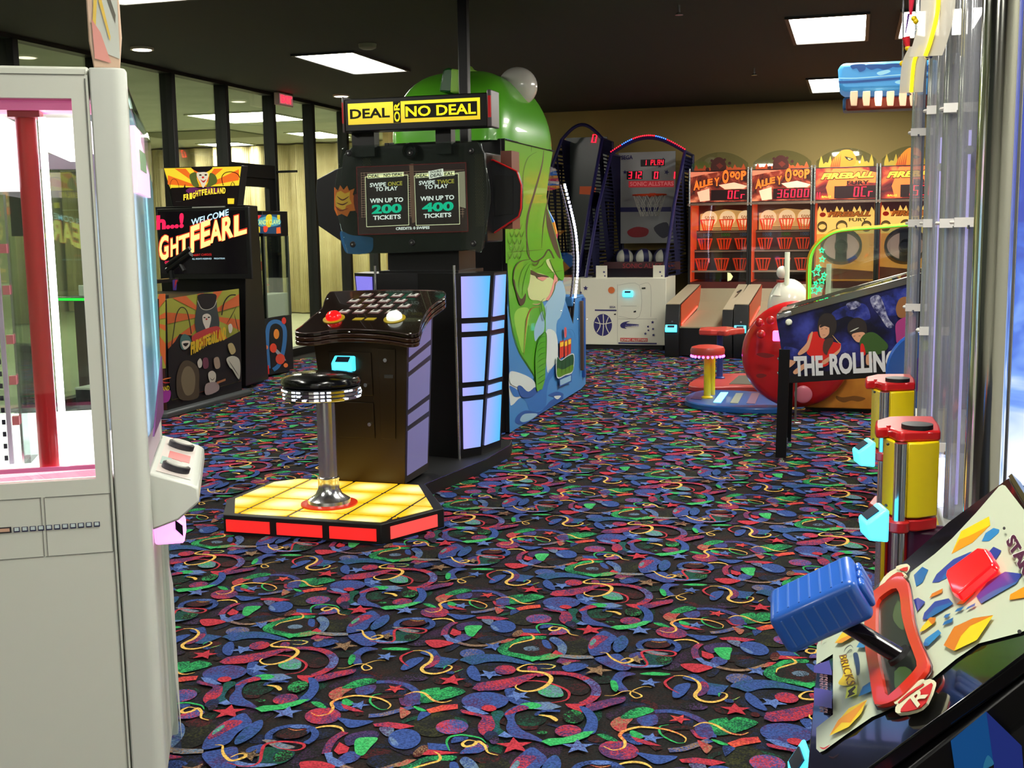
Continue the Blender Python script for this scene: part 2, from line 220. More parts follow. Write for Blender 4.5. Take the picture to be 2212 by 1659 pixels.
CARPET="""
S0 v k 0.45 30 473,653 419,661 365,649 324,620 302,580 304,535
P n k 0.5 0 649,813 627,824 583,819 543,800 531,778 553,767 597,773 636,792
P n k 0.5 0 516,480 498,440 515,376 557,324 599,315 618,355 601,419 558,471
S0 u2 k 0.45 32 755,101 737,89 727,71 728,53 739,36 758,25
P n k 0.5 0 259,255 232,265 177,257 125,236 107,214 134,204 189,212 241,233
P v k 0.5 0 474,649 425,642 350,583 293,507 288,458 337,464 412,523 469,599
S0 n k 0.45 39 408,80 389,50 387,16 404,-15 436,-37 477,-46
P d k 0.5 0 800,72 769,54 753,4 760,-47 787,-71 818,-52 834,-3 827,48
P n k 0.5 0 428,630 396,624 362,586 347,537 359,507 390,513 424,551 439,599
S0 n k 0.45 29 422,974 408,1011 374,1040 328,1055 279,1052 236,1032
P v k 0.5 0 386,688 406,665 454,653 504,660 525,681 506,704 457,716 408,709
P n k 0.5 0 480,385 454,422 393,437 331,422 305,385 331,348 393,333 454,348
S0 n k 0.45 23 997,33 984,54 960,67 932,72 904,65 882,50
P n k 0.5 0 451,109 401,94 359,30 349,-46 376,-89 426,-75 468,-11 478,65
P u2 k 0.5 0 114,653 82,643 52,599 41,546 55,516 87,527 117,571 128,623
S0 v k 0.45 25 76,676 33,652 7,616 4,574 24,536 62,508
P d k 0.5 0 560,794 541,771 539,722 557,677 583,662 602,685 604,733 587,779
P n k 0.5 0 915,617 887,634 823,635 761,619 737,595 766,577 830,576 892,593
S0 n k 0.45 39 153,700 164,676 187,659 216,651 248,654 274,668
P n k 0.5 0 882,215 860,178 871,110 908,53 949,38 970,76 959,143 922,201
P u2 k 0.5 0 310,974 284,968 246,935 218,893 215,867 241,873 279,906 307,948
S0 n k 0.45 38 186,91 167,70 161,45 169,20 190,0 220,-10
P n k 0.5 0 1020,707 974,727 895,708 830,659 816,611 862,591 941,611 1006,659
P n k 0.5 0 949,485 922,506 861,509 803,493 781,468 808,447 868,444 927,459
S0 m k 0.45 38 445,673 479,677 507,692 524,715 526,742 514,767
P u2 k 0.5 0 745,815 685,805 628,737 608,652 636,598 696,607 753,675 773,761
P n k 0.5 0 763,911 772,870 824,831 887,817 925,837 915,879 864,918 800,931
S0 n k 0.45 38 682,380 674,414 649,442 611,458 568,460 528,446
P n k 0.5 0 704,504 659,478 628,400 628,316 660,275 705,302 736,380 736,463
P n k 0.5 0 566,522 541,539 484,542 428,531 406,511 431,494 488,490 544,502
S0 n k 0.45 32 543,694 493,713 438,713 388,694 354,659 342,616
P v k 0.5 0 486,839 452,815 438,757 451,698 485,674 519,698 533,756 520,815
P v k 0.5 0 248,709 253,679 289,643 335,622 364,628 359,657 324,693 278,714
S0 u2 k 0.45 38 767,448 739,422 728,389 736,355 761,327 800,311
P u2 k 0.5 0 167,112 111,148 12,135 -72,80 -91,17 -35,-19 64,-6 148,48
P m k 0.5 0 259,304 228,278 214,216 226,153 256,126 287,151 301,214 290,277
S0 n k 0.45 21 740,787 765,817 770,853 756,887 725,912 683,924
P v k 0.5 0 743,577 718,606 661,615 605,600 584,568 609,539 666,530 722,546
P n k 0.5 0 288,267 294,220 350,156 424,112 471,114 465,161 408,225 335,269
S0 m k 0.45 34 978,103 979,124 969,144 949,157 924,163 898,159
P n k 0.5 0 193,545 176,527 166,479 168,430 181,408 197,427 207,475 206,524
P v k 0.5 0 162,356 134,330 125,271 142,213 173,190 201,217 210,276 194,334
S0 d k 0.45 29 452,866 405,888 351,892 300,876 263,844 246,802
P m k 0.5 0 506,945 519,909 571,876 632,864 665,881 653,917 601,951 540,962
P n k 0.5 0 375,692 378,659 414,623 462,605 494,615 491,648 454,684 406,703
S0 m k 0.45 34 190,1006 136,992 94,961 73,918 77,872 106,833
P o k 0.55 0 418,848 418,788 388,750 343,749 302,786 283,846 298,900 340,922 387,902
P m k 0.5 0 311,614 303,590 271,570 231,564 199,574 191,597 212,620 251,634 291,632
P u k 0.6 0 92,480 91,455 69,437 38,434 13,447 3,470 15,494 43,505 74,500
P o k 0.6 0 670,592 671,532 649,493 614,495 580,536 565,598 575,653 607,673 645,648
P m k 0.5 0 617,670 612,644 591,626 563,624 541,638 534,662 547,687 574,697 602,691
P m k 0.5 0 754,210 752,176 735,154 709,154 688,175 680,209 689,238 713,250 738,240
P d k 0.5 0 675,-46 673,-85 648,-110 612,-114 581,-91 571,-54 584,-18 618,-2 654,-13
P m k 0.6 0 858,864 857,849 849,839 838,839 829,849 826,865 831,879 841,885 852,879
P n k 0.6 0 455,326 445,298 407,275 357,266 319,278 310,304 336,332 383,348 430,347
P n k 0.6 0 738,399 735,377 718,361 694,359 676,372 671,393 681,414 704,423 726,418
P d k 0.6 0 815,310 811,284 792,266 766,264 746,279 741,303 752,327 777,337 802,330
P m k 0.5 0 367,146 367,134 362,127 351,127 342,133 338,145 341,156 350,161 360,157
P n k 0.6 0 638,64 634,48 616,36 591,31 572,39 568,53 581,69 604,77 627,75
P u k 0.6 0 204,170 202,148 180,132 150,128 126,139 118,159 130,179 158,190 187,186
P n k 0.6 0 353,575 350,545 324,522 288,519 259,535 250,564 265,592 298,606 333,599
P m k 0.5 0 880,-138 878,-157 865,-171 845,-172 830,-161 826,-142 835,-124 852,-115 870,-121
S0 u b 0.5 36 50,1090 95,1105 148,1096 196,1062 232,1010 244,952
P r t 0.3 0 -65,967 -50,1023 -6,1024 -14,974 -10,929 -35,923
P g d 0.4 0 -44,1019 -25,1082 11,1115 49,1100 18,1048 -17,1016
P b u 0.4 0 6,1026 57,1067 72,1003 36,975
p r o2 0.3 0 141,1090 144,1065 168,1057 145,1047 145,1021 128,1040 104,1032 117,1054 101,1075 127,1069
P b u 0.4 0 242,994 245,960 235,939 217,941 198,964 186,1000 189,1030 204,1040 226,1026
S0 r u 0.3 16 179,988 205,942 233,941
P g d 0.45 0 221,1061 268,1101 280,1081 304,1115 367,1088 318,1010 258,967 237,1018
S1 y r 0.2 14 181,1010 204,1045 240,1042 287,997 323,989 345,1012
P u r 0.35 0 50,812 51,771 25,744 -15,741 -50,766 -65,804 -52,842 -17,858 23,846
P b n 0.3 0 -24,896 7,912 55,861 31,846
P g d 0.2 0 4,919 9,939 49,912 42,888 20,891
p l b 0.3 0 71,937 80,913 106,912 86,896 92,872 71,886 50,872 56,896 36,912 62,913
p r u 0.2 0 10,897 44,887 110,856 71,853 34,866
S1 g g 0 10 173,896 149,888 108,918 89,948 85,986 108,1005
S1 y o2 0.25 16 -53,811 -21,794 5,817 1,858 -21,895 -11,932 23,965 61,971 102,969 142,952 170,925 171,896
P g d 0.3 0 -89,884 -59,890 -19,855 -49,853
S0 t b 0.5 36 134,833 170,850 201,883 242,931
P r t 0.4 0 205,920 237,901 253,887 242,840 223,871
P b b 0 0 45,796 105,794 165,801 135,750 107,740 81,762
p r u 0.2 0 171,783 211,806 268,806 301,798 266,767 221,773 183,766
p o2 r 0.4 0 291,922 329,967 374,987 386,954 341,923 312,898
P g g 0 0 242,935 264,933 296,913 274,907
P b n 0.4 0 281,901 317,897 305,858 294,838
P b r 0.3 0 461,835 458,799 434,775 400,773 372,794 363,828 377,860 408,875 441,865
S0 r u 0.5 34 113,708 101,658 106,607 120,559
P u n 0.4 0 127,681 168,729 205,734 223,697 182,646 156,623
S0 u t 0.5 26 193,502 250,485 297,498 327,526 354,561
P u b 0.5 0 180,592 224,571 212,522 169,526
p l u 0.2 0 114,560 133,573 148,546 204,514 190,491 153,504
p r t 0.3 0 343,550 360,586 388,592 371,550 351,533
S1 y y 0 17 5,695 26,721 57,735 87,729 108,707
p r r 0 0 126,638 169,613 177,583 158,563 134,582
P g g2 0.3 0 168,654 171,680 217,695 229,678 228,629 229,575 203,583 183,618
P s u 0.4 0 202,763 247,767 253,710 221,730
P b b 0 0 355,706 352,664 328,642 292,649 262,683 252,728 265,764 299,772 334,750
P l s 0.4 0 255,707 275,700 304,663 284,662
P r r 0.1 0 72,491 119,510 155,505 183,489 162,454 135,429 102,446
p l b 0.3 0 340,538 346,508 375,502 349,488 352,458 330,478 302,466 315,493 295,516 325,512
P b n 0.3 0 96,372 128,416 158,387 184,344 145,348
p c b 0.5 0 179,352 252,344 233,256 192,253 189,303
P r u 0.55 0 158,350 180,349 194,297 179,242 157,247
P b b 0 0 81,283 97,318 128,330 128,268 111,209 87,210
S1 r r 0 13 105,240 65,277 46,318 55,354 71,385
S1 g g 0 7 232,244 228,268 233,282
S1 g y 0.3 7 254,224 276,229 296,262
S1 y y 0 18 65,380 92,390 125,378 152,345 163,296 156,256 159,225 182,200 215,198 241,219 254,250 251,274 233,281
P b t 0.2 0 324,419 324,388 303,366 272,364 246,382 235,413 246,441 274,454 305,445
p g r 0.5 0 272,365 293,395 325,412 300,372 279,359
P b c 0.35 0 257,339 280,387 323,412 386,422 445,401 516,371 485,356 417,363 357,345 318,307 284,326
P k m 0.2 0 551,534 547,473 508,432 450,427 401,464 382,524 406,581 459,606 517,588
S0 g d 0.45 50 407,564 378,525 373,475 398,441 451,428 497,414 532,436 562,470
p g g 0 0 454,424 530,436 510,384
P g d 0.4 0 387,568 414,617 487,639 490,609 434,595 401,556
P t m 0.5 0 364,627 371,676 397,675 399,628 380,600
p b b 0 0 381,697 444,702 462,669 400,654
p r r 0.2 0 392,624 399,657 492,660 450,636 399,620
S1 y y 0 13 394,494 398,533 428,569 453,600 441,633 418,649
S1 g g 0 14 462,664 435,712 432,750 458,772 490,772 523,765 547,741
P b n 0.3 0 445,754 484,763 482,739 449,714
P s k 0.3 0 501,511 499,494 484,483 464,480 449,490 444,505 454,521 472,529 490,524
P b b 0 0 487,594 510,595 543,522 513,533
P s b 0.4 0 510,612 518,640 555,616 590,557 603,489 596,469 574,495 557,548 527,586
p r r 0 0 556,471 560,511 594,484 595,462
p t s 0.4 0 590,476 644,479 698,491 711,467 652,445 582,448
p t g 0.5 0 526,448 558,474 597,467 573,425 532,401
P b b 0 0 312,255 316,301 353,259 386,183 375,172 341,197
p l b 0.2 0 415,280 416,249 445,236 415,226 412,195 394,220 363,213 381,239 365,266 395,256
P r u 0.35 0 475,298 474,270 457,251 431,249 410,266 402,293 411,318 434,330 459,321
p u r 0.4 0 381,107 384,156 430,187 490,234 529,276 559,288 550,244 521,173 475,118 410,93
p r r 0 0 284,204 301,175 335,180 312,154 327,124 296,137 271,114 274,148 244,164 277,171
P b n 0.4 0 280,219 280,211 273,203 263,203 254,209 251,217 255,226 264,230 273,228
P r b 0.55 0 495,656 506,709 533,733 564,717 550,674 518,659
S1 y y 0 16 517,741 491,742 483,716 499,700 518,717 522,742 551,719 573,681 606,671
P r u 0.4 0 507,338 535,339 550,293 519,296
S0 r u 0.3 42 554,266 595,299 651,307 701,292 743,259 773,209 784,156 773,104 758,76
S0 l u 0.5 42 728,272 762,235 779,188 783,150
P s g 0.25 0 596,136 610,193 652,192 685,126 657,103 625,107
P b n 0.2 0 488,128 518,142 526,96 556,68 597,50 578,17 535,34 505,79
p l l 0 0 566,125 561,95 587,79 557,75 549,45 536,72 506,71 527,92 516,120 543,106
S1 r r 0 13 513,173 537,210 581,220 630,206 681,174 702,135 700,90 658,58
S1 y g 0.3 10 529,360 564,371 595,363 585,335 551,330
S1 y y 0 20 528,361 498,350 479,311 493,290 537,295 573,292 606,265 615,220 605,171 581,137 549,127 518,149 515,174
P b u 0.3 0 526,40 521,-7 486,-40 436,-45 392,-20 377,26 397,70 444,91 496,79
P r r 0.2 0 507,-28 504,-43 492,-52 476,-50 462,-40 458,-24 466,-11 481,-6 497,-13
P r u 0.45 0 403,-61 454,-75 487,-82 512,-87 540,-138 541,-180 532,-223 504,-199 487,-152 482,-101 436,-91 409,-81
p l b 0.2 0 395,-35 429,-31 496,-69 480,-80 430,-68
P c d 0.5 0 500,-62 524,-39 542,-62 543,-110 561,-162 587,-186 574,-205 547,-191 537,-138
p s l 0.4 0 605,46 652,64 701,38 669,1 618,-1
P g g2 0.1 0 567,13 583,37 608,47 638,32 625,3 597,-4
S0 b n 0.3 20 704,5 663,-4 640,-25 644,-44
p r r 0 0 706,62 742,70 776,84 760,53 774,9 749,22 718,43
P u r 0.3 0 773,66 798,100 839,140 878,163 882,123 850,85 812,37 788,31
P u b 0.5 0 540,-51 567,18 604,5 575,-41 589,-102 626,-155 672,-183 715,-220 670,-214 615,-209 579,-162 566,-103
P r u 0.3 0 544,-59 570,12 605,-1 575,-38 559,-63
S1 y y 0 22 647,-41 684,-43 706,-61 710,-72
P g k 0.55 0 786,-17 786,-50 771,-71 748,-71 728,-50 720,-17 727,12 748,24 771,11
P g k 0.6 0 706,-155 704,-162 695,-168 684,-170 675,-166 673,-160 679,-154 690,-149 701,-150
P b b 0 0 753,53 787,44 824,-11 841,-75 841,-129 808,-127 803,-58 788,-10
P r u 0.45 0 799,-114 798,-143 780,-164 754,-170 732,-156 723,-129 733,-101 757,-86 782,-92
p g g2 0.3 0 702,-218 719,-194 759,-178 794,-144 810,-121 840,-110 828,-153 796,-199 737,-240
p l u 0.2 0 802,-175 822,-204 856,-196 836,-224 853,-254 820,-243 797,-269 798,-234 766,-220 799,-210
p l l 0 0 569,-215 579,-181 614,-208 598,-221
p r r 0 0 616,-212 641,-242 679,-230 658,-263 681,-295 643,-286 620,-317 617,-278 579,-266 616,-251
P n k 0.3 0 570,-215 571,-236 563,-250 548,-250 533,-236 527,-214 530,-194 543,-187 559,-194
P u k 0.4 0 569,-271 551,-242 574,-225 583,-258
P b u 0.15 0 663,583 662,657 684,740 720,717 749,679 741,610 752,547 735,507 700,484 676,528
P r u 0.4 0 660,625 669,681 717,685 705,614 687,550 669,561
P s g 0.3 0 663,603 669,650 682,631 677,578
P c b 0.55 0 750,605 748,671 767,711 795,661 799,588 781,537 761,557
P b u 0.25 0 713,458 746,494 782,524 812,490 852,406 822,372 766,403
P n d 0.5 0 868,539 917,544 970,537 974,476 936,439 897,444
P g k 0.65 0 975,510 972,486 958,469 939,469 926,485 921,509 930,532 947,540 964,532
P u b 0.5 0 824,524 857,561 872,508 837,496
P l s 0.3 0 833,443 877,438 914,448 957,455 927,429 857,412
p t k 0.3 0 853,526 863,499 892,498 869,480 877,452 853,468 829,452 837,480 814,498 843,499
S0 b n 0.2 30 855,591 839,628 848,669 881,694 929,700 967,671 981,630 974,595
P b n 0.3 0 929,666 940,698 950,656 917,612 892,613
P m k 0.4 0 948,656 941,631 917,612 887,609 863,621 859,646 876,670 906,681 934,676
P l b 0.3 0 931,701 925,692 909,683 891,680 877,683 876,692 887,703 905,708 922,708
S1 y r 0.4 6 874,675 905,668 931,686
P t s 0.5 0 838,582 873,591 906,578 956,566 932,542 896,547 864,567
S1 r r 0.1 14 812,427 858,416 891,426 900,456 875,514 863,557 888,583 934,593 970,588 981,565 965,545 918,546 889,560
S1 y y 0 15 720,517 743,519 766,482 796,452 821,440 843,464 839,485 818,483 806,457
P b n 0.35 0 622,358 657,400 708,392 690,342 651,315
P r u 0.4 0 593,393 598,431 620,427 669,425 663,416 620,386
P t u 0.2 0 614,380 643,408 636,372
p t m 0.3 0 750,405 760,370 796,366 766,346 772,310 744,333 712,315 725,349 699,374 735,372
P b u 0.25 0 809,284 822,361 880,354 849,321 847,270 880,212 860,194 826,234
P g d 0.2 0 808,275 827,274 845,223 844,190 825,213
P g g2 0.1 0 891,358 932,385 990,384 972,364 925,355
p l b 0.3 0 935,332 945,306 972,305 950,288 958,262 935,277 912,262 920,288 898,305 925,306
S1 y y 0 8 814,1154 843,1163 864,1200 890,1210 922,1192 930,1175 913,1160 890,1191 901,1229 924,1257 949,1258
"""
EXPO=0.0
# ================================================================ THE ROOM
XL=-6.587; YB=15.95; CZ=3.11; XR=2.7; YR=-6.0
def carpet_material():
    m,N,L,b=node_mat('arcade_carpet'); b.inputs['Roughness'].default_value=.95; b.inputs['Specular IOR Level'].default_value=.15
    A=N.new('ShaderNodeAttribute'); A.attribute_name='col_a'; B=N.new('ShaderNodeAttribute'); B.attribute_name='col_b'; T=N.new('ShaderNodeTexCoord')
    n1=N.new('ShaderNodeTexNoise'); n1.inputs['Scale'].default_value=13; n1.inputs['Detail'].default_value=2
    n2=N.new('ShaderNodeTexNoise'); n2.inputs['Scale'].default_value=170; n2.inputs['Detail'].default_value=1
    L.new(T.outputs['Object'],n1.inputs['Vector']); L.new(T.outputs['Object'],n2.inputs['Vector'])
    a1=N.new('ShaderNodeMath'); a1.operation='MULTIPLY_ADD'; a1.inputs[1].default_value=2.2; L.new(n1.outputs['Fac'],a1.inputs[0])   # n1*2.2 + (n2*1.2)
    a2=N.new('ShaderNodeMath'); a2.operation='MULTIPLY'; a2.inputs[1].default_value=2.6; L.new(n2.outputs['Fac'],a2.inputs[0]); L.new(a2.outputs[0],a1.inputs[2])
    a3=N.new('ShaderNodeMath'); a3.operation='MULTIPLY_ADD'; a3.inputs[1].default_value=1.7; a3.inputs[2].default_value=-2.78; L.new(A.outputs['Alpha'],a3.inputs[0])
    a4=N.new('ShaderNodeMath'); a4.operation='ADD'; L.new(a1.outputs[0],a4.inputs[0]); L.new(a3.outputs[0],a4.inputs[1])
    r=N.new('ShaderNodeMapRange'); r.inputs[1].default_value=.1; r.inputs[2].default_value=.75; L.new(a4.outputs[0],r.inputs[0])
    mx=N.new('ShaderNodeMix'); mx.data_type='RGBA'; L.new(r.outputs[0],mx.inputs[0]); L.new(A.outputs['Color'],mx.inputs[6]); L.new(B.outputs['Color'],mx.inputs[7])
    # pile grain
    n3=N.new('ShaderNodeTexNoise'); n3.inputs['Scale'].default_value=420; L.new(T.outputs['Object'],n3.inputs['Vector'])
    r3=N.new('ShaderNodeMapRange'); r3.inputs[1].default_value=.3; r3.inputs[2].default_value=.7; r3.inputs[3].default_value=.7; r3.inputs[4].default_value=1.25; L.new(n3.outputs['Fac'],r3.inputs[0])
    n4=N.new('ShaderNodeTexNoise'); n4.inputs['Scale'].default_value=120; n4.inputs['Detail'].default_value=3; L.new(T.outputs['Object'],n4.inputs['Vector']); r4=N.new('ShaderNodeMapRange'); r4.inputs[1].default_value=.40; r4.inputs[2].default_value=.58; r4.inputs[3].default_value=.62; r4.inputs[4].default_value=1.08; L.new(n4.outputs['Fac'],r4.inputs[0]); m4=N.new('ShaderNodeMath'); m4.operation='MULTIPLY'; L.new(r3.outputs[0],m4.inputs[0]); L.new(r4.outputs[0],m4.inputs[1])
    mu=N.new('ShaderNodeVectorMath'); mu.operation='SCALE'; L.new(mx.outputs[2],mu.inputs[0]); L.new(m4.outputs[0],mu.inputs['Scale']); L.new(mu.outputs[0],b.inputs['Base Color'])
    return m
CC=dict(k=(33,34,34),b=(58,84,150),n=(36,46,82),u=(82,56,104),r=(190,56,70),o=(60,62,32),m=(80,30,34),d=(26,84,64),g=(54,176,98),g2=(88,196,118),l=(98,126,190),s=(108,132,158),t=(150,122,92),y=(240,194,98),o2=(226,98,66),c=(40,88,108),v=(46,38,66),u2=(64,40,72))
def build_floor():
    shapes=[]
    for ln in CARPET.strip().split('\n'):
        w=ln.split(); pts=[(float(a)/1000,float(b)/1000) for a,b in (q.split(',') for q in w[5:])]
        shapes.append((w[0],w[1],w[2],float(w[3]),float(w[4])/1000,pts))
    TX_,TY_=.9365,1.0035; X0,Y0=-1.55,3.3
    def outlines(n,s):
        kind,a,b,mx,wd,p=s; o=[]
        if kind=='P': o=[spline(p,True,n)]
        elif kind=='p': o=[p]
        else:
            wd*=.74; q=spline(p,False,n+1); Lh,Rh=stroke2(q,wd,kind=='S1'); o=[[Lh[i],Rh[i],Rh[i+1],Lh[i+1]] for i in range(len(q)-1)]
        return o
    hi=[outlines(3,s) for s in shapes]; lo=[outlines(1,s) for s in shapes]
    V=[];Fc=[];ca=[];cb=[]
    def lc(k,a=1): return (lin(CC[k][0]),lin(CC[k][1]),lin(CC[k][2]),a)
    bg=[(XL-.1,YR),(XR,YR),(XR,YB),(XL-.1,YB)]
    V+=[(x,y,0) for x,y in bg]; Fc.append((0,1,2,3)); ca+=[lc('k',.34)]*4; cb+=[(lin(52),lin(34),lin(30),1)]*4
    for i in range(-7,6):
        for j in range(-3,14):
            ox=X0+i*TX_; oy=Y0+j*TY_
            if oy+1<1.2 or oy>YB or ox<XL-.3 or ox>XR-.4: continue
            if ox+1<-.95*oy-2.2 or ox>.16*oy+1.6: continue
            H=hi if oy<7.5 else lo
            for k,s in enumerate(shapes):
                z=.0003+.00006*k
                for pts in H[k]:
                    if any(not(XL+.02<x+ox<XR and YR<y+oy<YB-.02) for x,y in pts): continue
                    b=len(V); V+=[(x+ox,y+oy,z) for x,y in pts]; Fc.append(tuple(range(b,b+len(pts)))); ca+=[lc(s[1],s[3]+.07)]*len(pts); cb+=[lc(s[2])]*len(pts)
    me=bpy.data.meshes.new('floor'); me.from_pydata(V,[],Fc)
    for nm,dat in (('col_a',ca),('col_b',cb)):
        at=me.attributes.new(nm,'FLOAT_COLOR','CORNER'); at.data.foreach_set('color',[c for t in dat for c in t])
    bm=bmesh.new(); bm.from_mesh(me); bm.normal_update(); bmesh.ops.reverse_faces(bm,faces=[f for f in bm.faces if f.normal.z<0]); bm.to_mesh(me); bm.free()
    me.materials.append(carpet_material()); o=bpy.data.objects.new('floor',me); C.objects.link(o); ROOTM['floor']=Matrix.Identity(4)
    structure(o,'black arcade carpet with blue ovals, red arcs, green patches and yellow squiggles')
build_floor()
# walls
def tan_wall():
    m,N,L,b=node_mat('tan_wall_paint'); b.inputs['Roughness'].default_value=.85
    n=N.new('ShaderNodeTexNoise'); n.inputs['Scale'].default_value=1.3; r=N.new('ShaderNodeValToRGB')
    r.color_ramp.elements[0].color=(lin(150),lin(130),lin(80),1); r.color_ramp.elements[1].color=(lin(158),lin(136),lin(82),1); L.new(n.outputs['Fac'],r.inputs[0]); L.new(r.outputs[0],b.inputs['Base Color']); return m
TAN=tan_wall()
g=G(); g.box(XL-.1,XR+.1,YB,YB+.12,-.05,CZ,TAN); structure(g.build('wall_back'),'plain olive tan back wall')
g=G(); g.box(XR,XR+.12,YR,YB,-.05,CZ,M((196,194,178),.8,name='cream_wall')); structure(g.build('wall_right'))
g=G(); g.box(XL-.1,XR+.1,YR-.12,YR,-.05,CZ,M((196,194,178),.8,name='cream_wall')); structure(g.build('wall_rear'))
def ceil_mat():
    m,N,L,b=node_mat('black_ceiling_tile'); b.inputs['Roughness'].default_value=.8
    t=N.new('ShaderNodeTexCoord'); br=N.new('ShaderNodeTexBrick'); br.offset=0; br.inputs['Scale'].default_value=1; br.inputs['Brick Width'].default_value=.61; br.inputs['Row Height'].default_value=1.22; br.inputs['Mortar Size'].default_value=.012
    br.inputs['Color1'].default_value=(.0080,.0065,.0045,1); br.inputs['Color2'].default_value=(.0092,.0062,.0048,1); br.inputs['Mortar'].default_value=(.006,.005,.004,1)
    n=N.new('ShaderNodeTexNoise'); n.inputs['Scale'].default_value=60; bp=N.new('ShaderNodeBump'); bp.inputs['Strength'].default_value=.15; L.new(n.outputs['Fac'],bp.inputs['Height']); L.new(bp.outputs[0],b.inputs['Normal'])
    L.new(t.outputs['Object'],br.inputs['Vector']); L.new(br.outputs['Color'],b.inputs['Base Color']); return m
g=G(); g.box(XL-.1,XR+.1,YR-.1,YB+.1,CZ,CZ+.1,ceil_mat()); structure(g.build('ceiling'),'black tiled ceiling')
# storefront on the left: mullions, header, sill, panes
MUL=[2.0,3.9,5.6,6.9,8.0,9.1,10.25,11.27,12.33,13.35,14.35,15.3]
g=G()
g.box(XL-.06,XL+.06,YR,YB,CZ-.035,CZ,BLK2); g.box(XL-.06,XL+.06,YR,11.27,0,.09,BLK2); g.box(XL-.06,XL+.06,12.33,YB,0,.09,BLK2)
structure(g.build('trim_1'),'black head and sill rails of the glass storefront')
for i,y in enumerate(MUL):
    g=G(); g.box(XL-.07,XL+.07,y-.035,y+.035,0,CZ-.03,BLK2); structure(g.build('trim_%d'%(i+2),bevel=.004))
ys=[YR]+MUL+[YB]; k=1
for a,b in zip(ys,ys[1:]):
    if abs(a-11.27)<.01: continue
    g=G(); g.box(XL-.004,XL+.004,a+.035,b-.035,.09,CZ-.035,WIN); structure(g.build('window_%d'%k)); k+=1
# glass door with transom
g=G(); g.box(XL-.06,XL+.06,11.305,12.295,2.12,2.27,BLK2); g.box(XL-.03,XL+.03,11.305,11.40,0.01,2.12,BLK2); g.box(XL-.03,XL+.03,12.2,12.295,0.01,2.12,BLK2); g.box(XL-.03,XL+.03,11.4,12.2,2.02,2.12,BLK2); g.box(XL-.03,XL+.03,11.4,12.2,0.01,.2,BLK2)
d=structure(g.build('door_1'),'black framed glass door in the storefront')
g=G(); g.box(XL-.003,XL+.003,11.4,12.2,.2,2.02,WIN); g.build('pane',d); g=G(); g.box(XL-.003,XL+.003,11.305,12.295,2.27,CZ-.035,WIN); g.build('transom_pane',d)
g=G(); g.tube([(XL+.03,11.5,.95),(XL+.09,11.5,.98),(XL+.09,11.5,1.25),(XL+.03,11.5,1.28)],.012,CHROME); g.build('door_handle',d,smooth=True)
g=G(); g.box(XL+.03,XL+.33,12.3,12.34,2.19,2.215,BLK2); g.build('door_closer',d)
# hall beyond the glass
def noise_mat(name,c1,c2,sc,rough=.7,det=2):
    m,N,L,b=node_mat(name); b.inputs['Roughness'].default_value=rough; t=N.new('ShaderNodeTexCoord')
    n=N.new('ShaderNodeTexNoise'); n.inputs['Scale'].default_value=sc; n.inputs['Detail'].default_value=det; r=N.new('ShaderNodeValToRGB')
    for e,c in zip(r.color_ramp.elements,(c1,c2)): e.color=(lin(c[0]),lin(c[1]),lin(c[2]),1)
    r.color_ramp.elements[0].position=.35; r.color_ramp.elements[1].position=.65
    L.new(t.outputs['Object'],n.inputs['Vector']); L.new(n.outputs['Fac'],r.inputs[0]); L.new(r.outputs[0],b.inputs['Base Color']); return m
HALLF=noise_mat('pale_hall_floor',(196,200,170),(176,182,150),3,.3); HALLC=noise_mat('pale_hall_ceiling',(180,184,170),(170,174,160),2,.9); HALLW=noise_mat('pale_hall_wall',(190,190,160),(176,178,150),1,.8)
g=G(); g.box(-15,XL-.07,0,20.2,-.06,0,HALLF); structure(g.build('floor'),'pale hall floor beyond the glass storefront')
g=G(); g.box(-15,XL-.07,0,20.2,CZ,CZ+.06,HALLC); structure(g.build('ceiling'),'pale tiled ceiling of the hall beyond the glass')
g=G(); g.box(-15.1,-15,0,20.2,0,CZ,HALLW); structure(g.build('wall_far_left'))
g=G(); g.box(-15,XL-.07,20.1,20.2,0,CZ,HALLW); structure(g.build('wall_far_back'))
g=G(); g.box(-15,XL-.07,-.1,0,0,CZ,HALLW); structure(g.build('wall_far_rear'))
g=G(); g.box(XL-.1,XL,16.07,20.1,0,CZ,HALLW); structure(g.build('wall_far_right'))
# pleated curtain
CUR=noise_mat('cream_curtain',(226,212,164),(216,200,152),4,.9)
g=G(); n=420; P=[]
for i in range(n+1):
    x=-14.9+(8.2)*i/n; P.append((x,19.34+.07*math.sin(x*2*math.pi/.42)+.025*math.sin(x*2*math.pi/.19+1)))
for i in range(n):
    (a,b),(c,d_)=P[i],P[i+1]; g.add([(a,b,.02),(c,d_,.02),(c,d_,CZ-.03),(a,b,CZ-.03)],[(0,1,2,3)],CUR)
o=g.build('curtain',smooth=True); tag(o,'floor-length cream pleated curtain hanging in the hall beyond the storefront glass','curtain')
s=o.modifiers.new('thick','SOLIDIFY'); s.thickness=.006
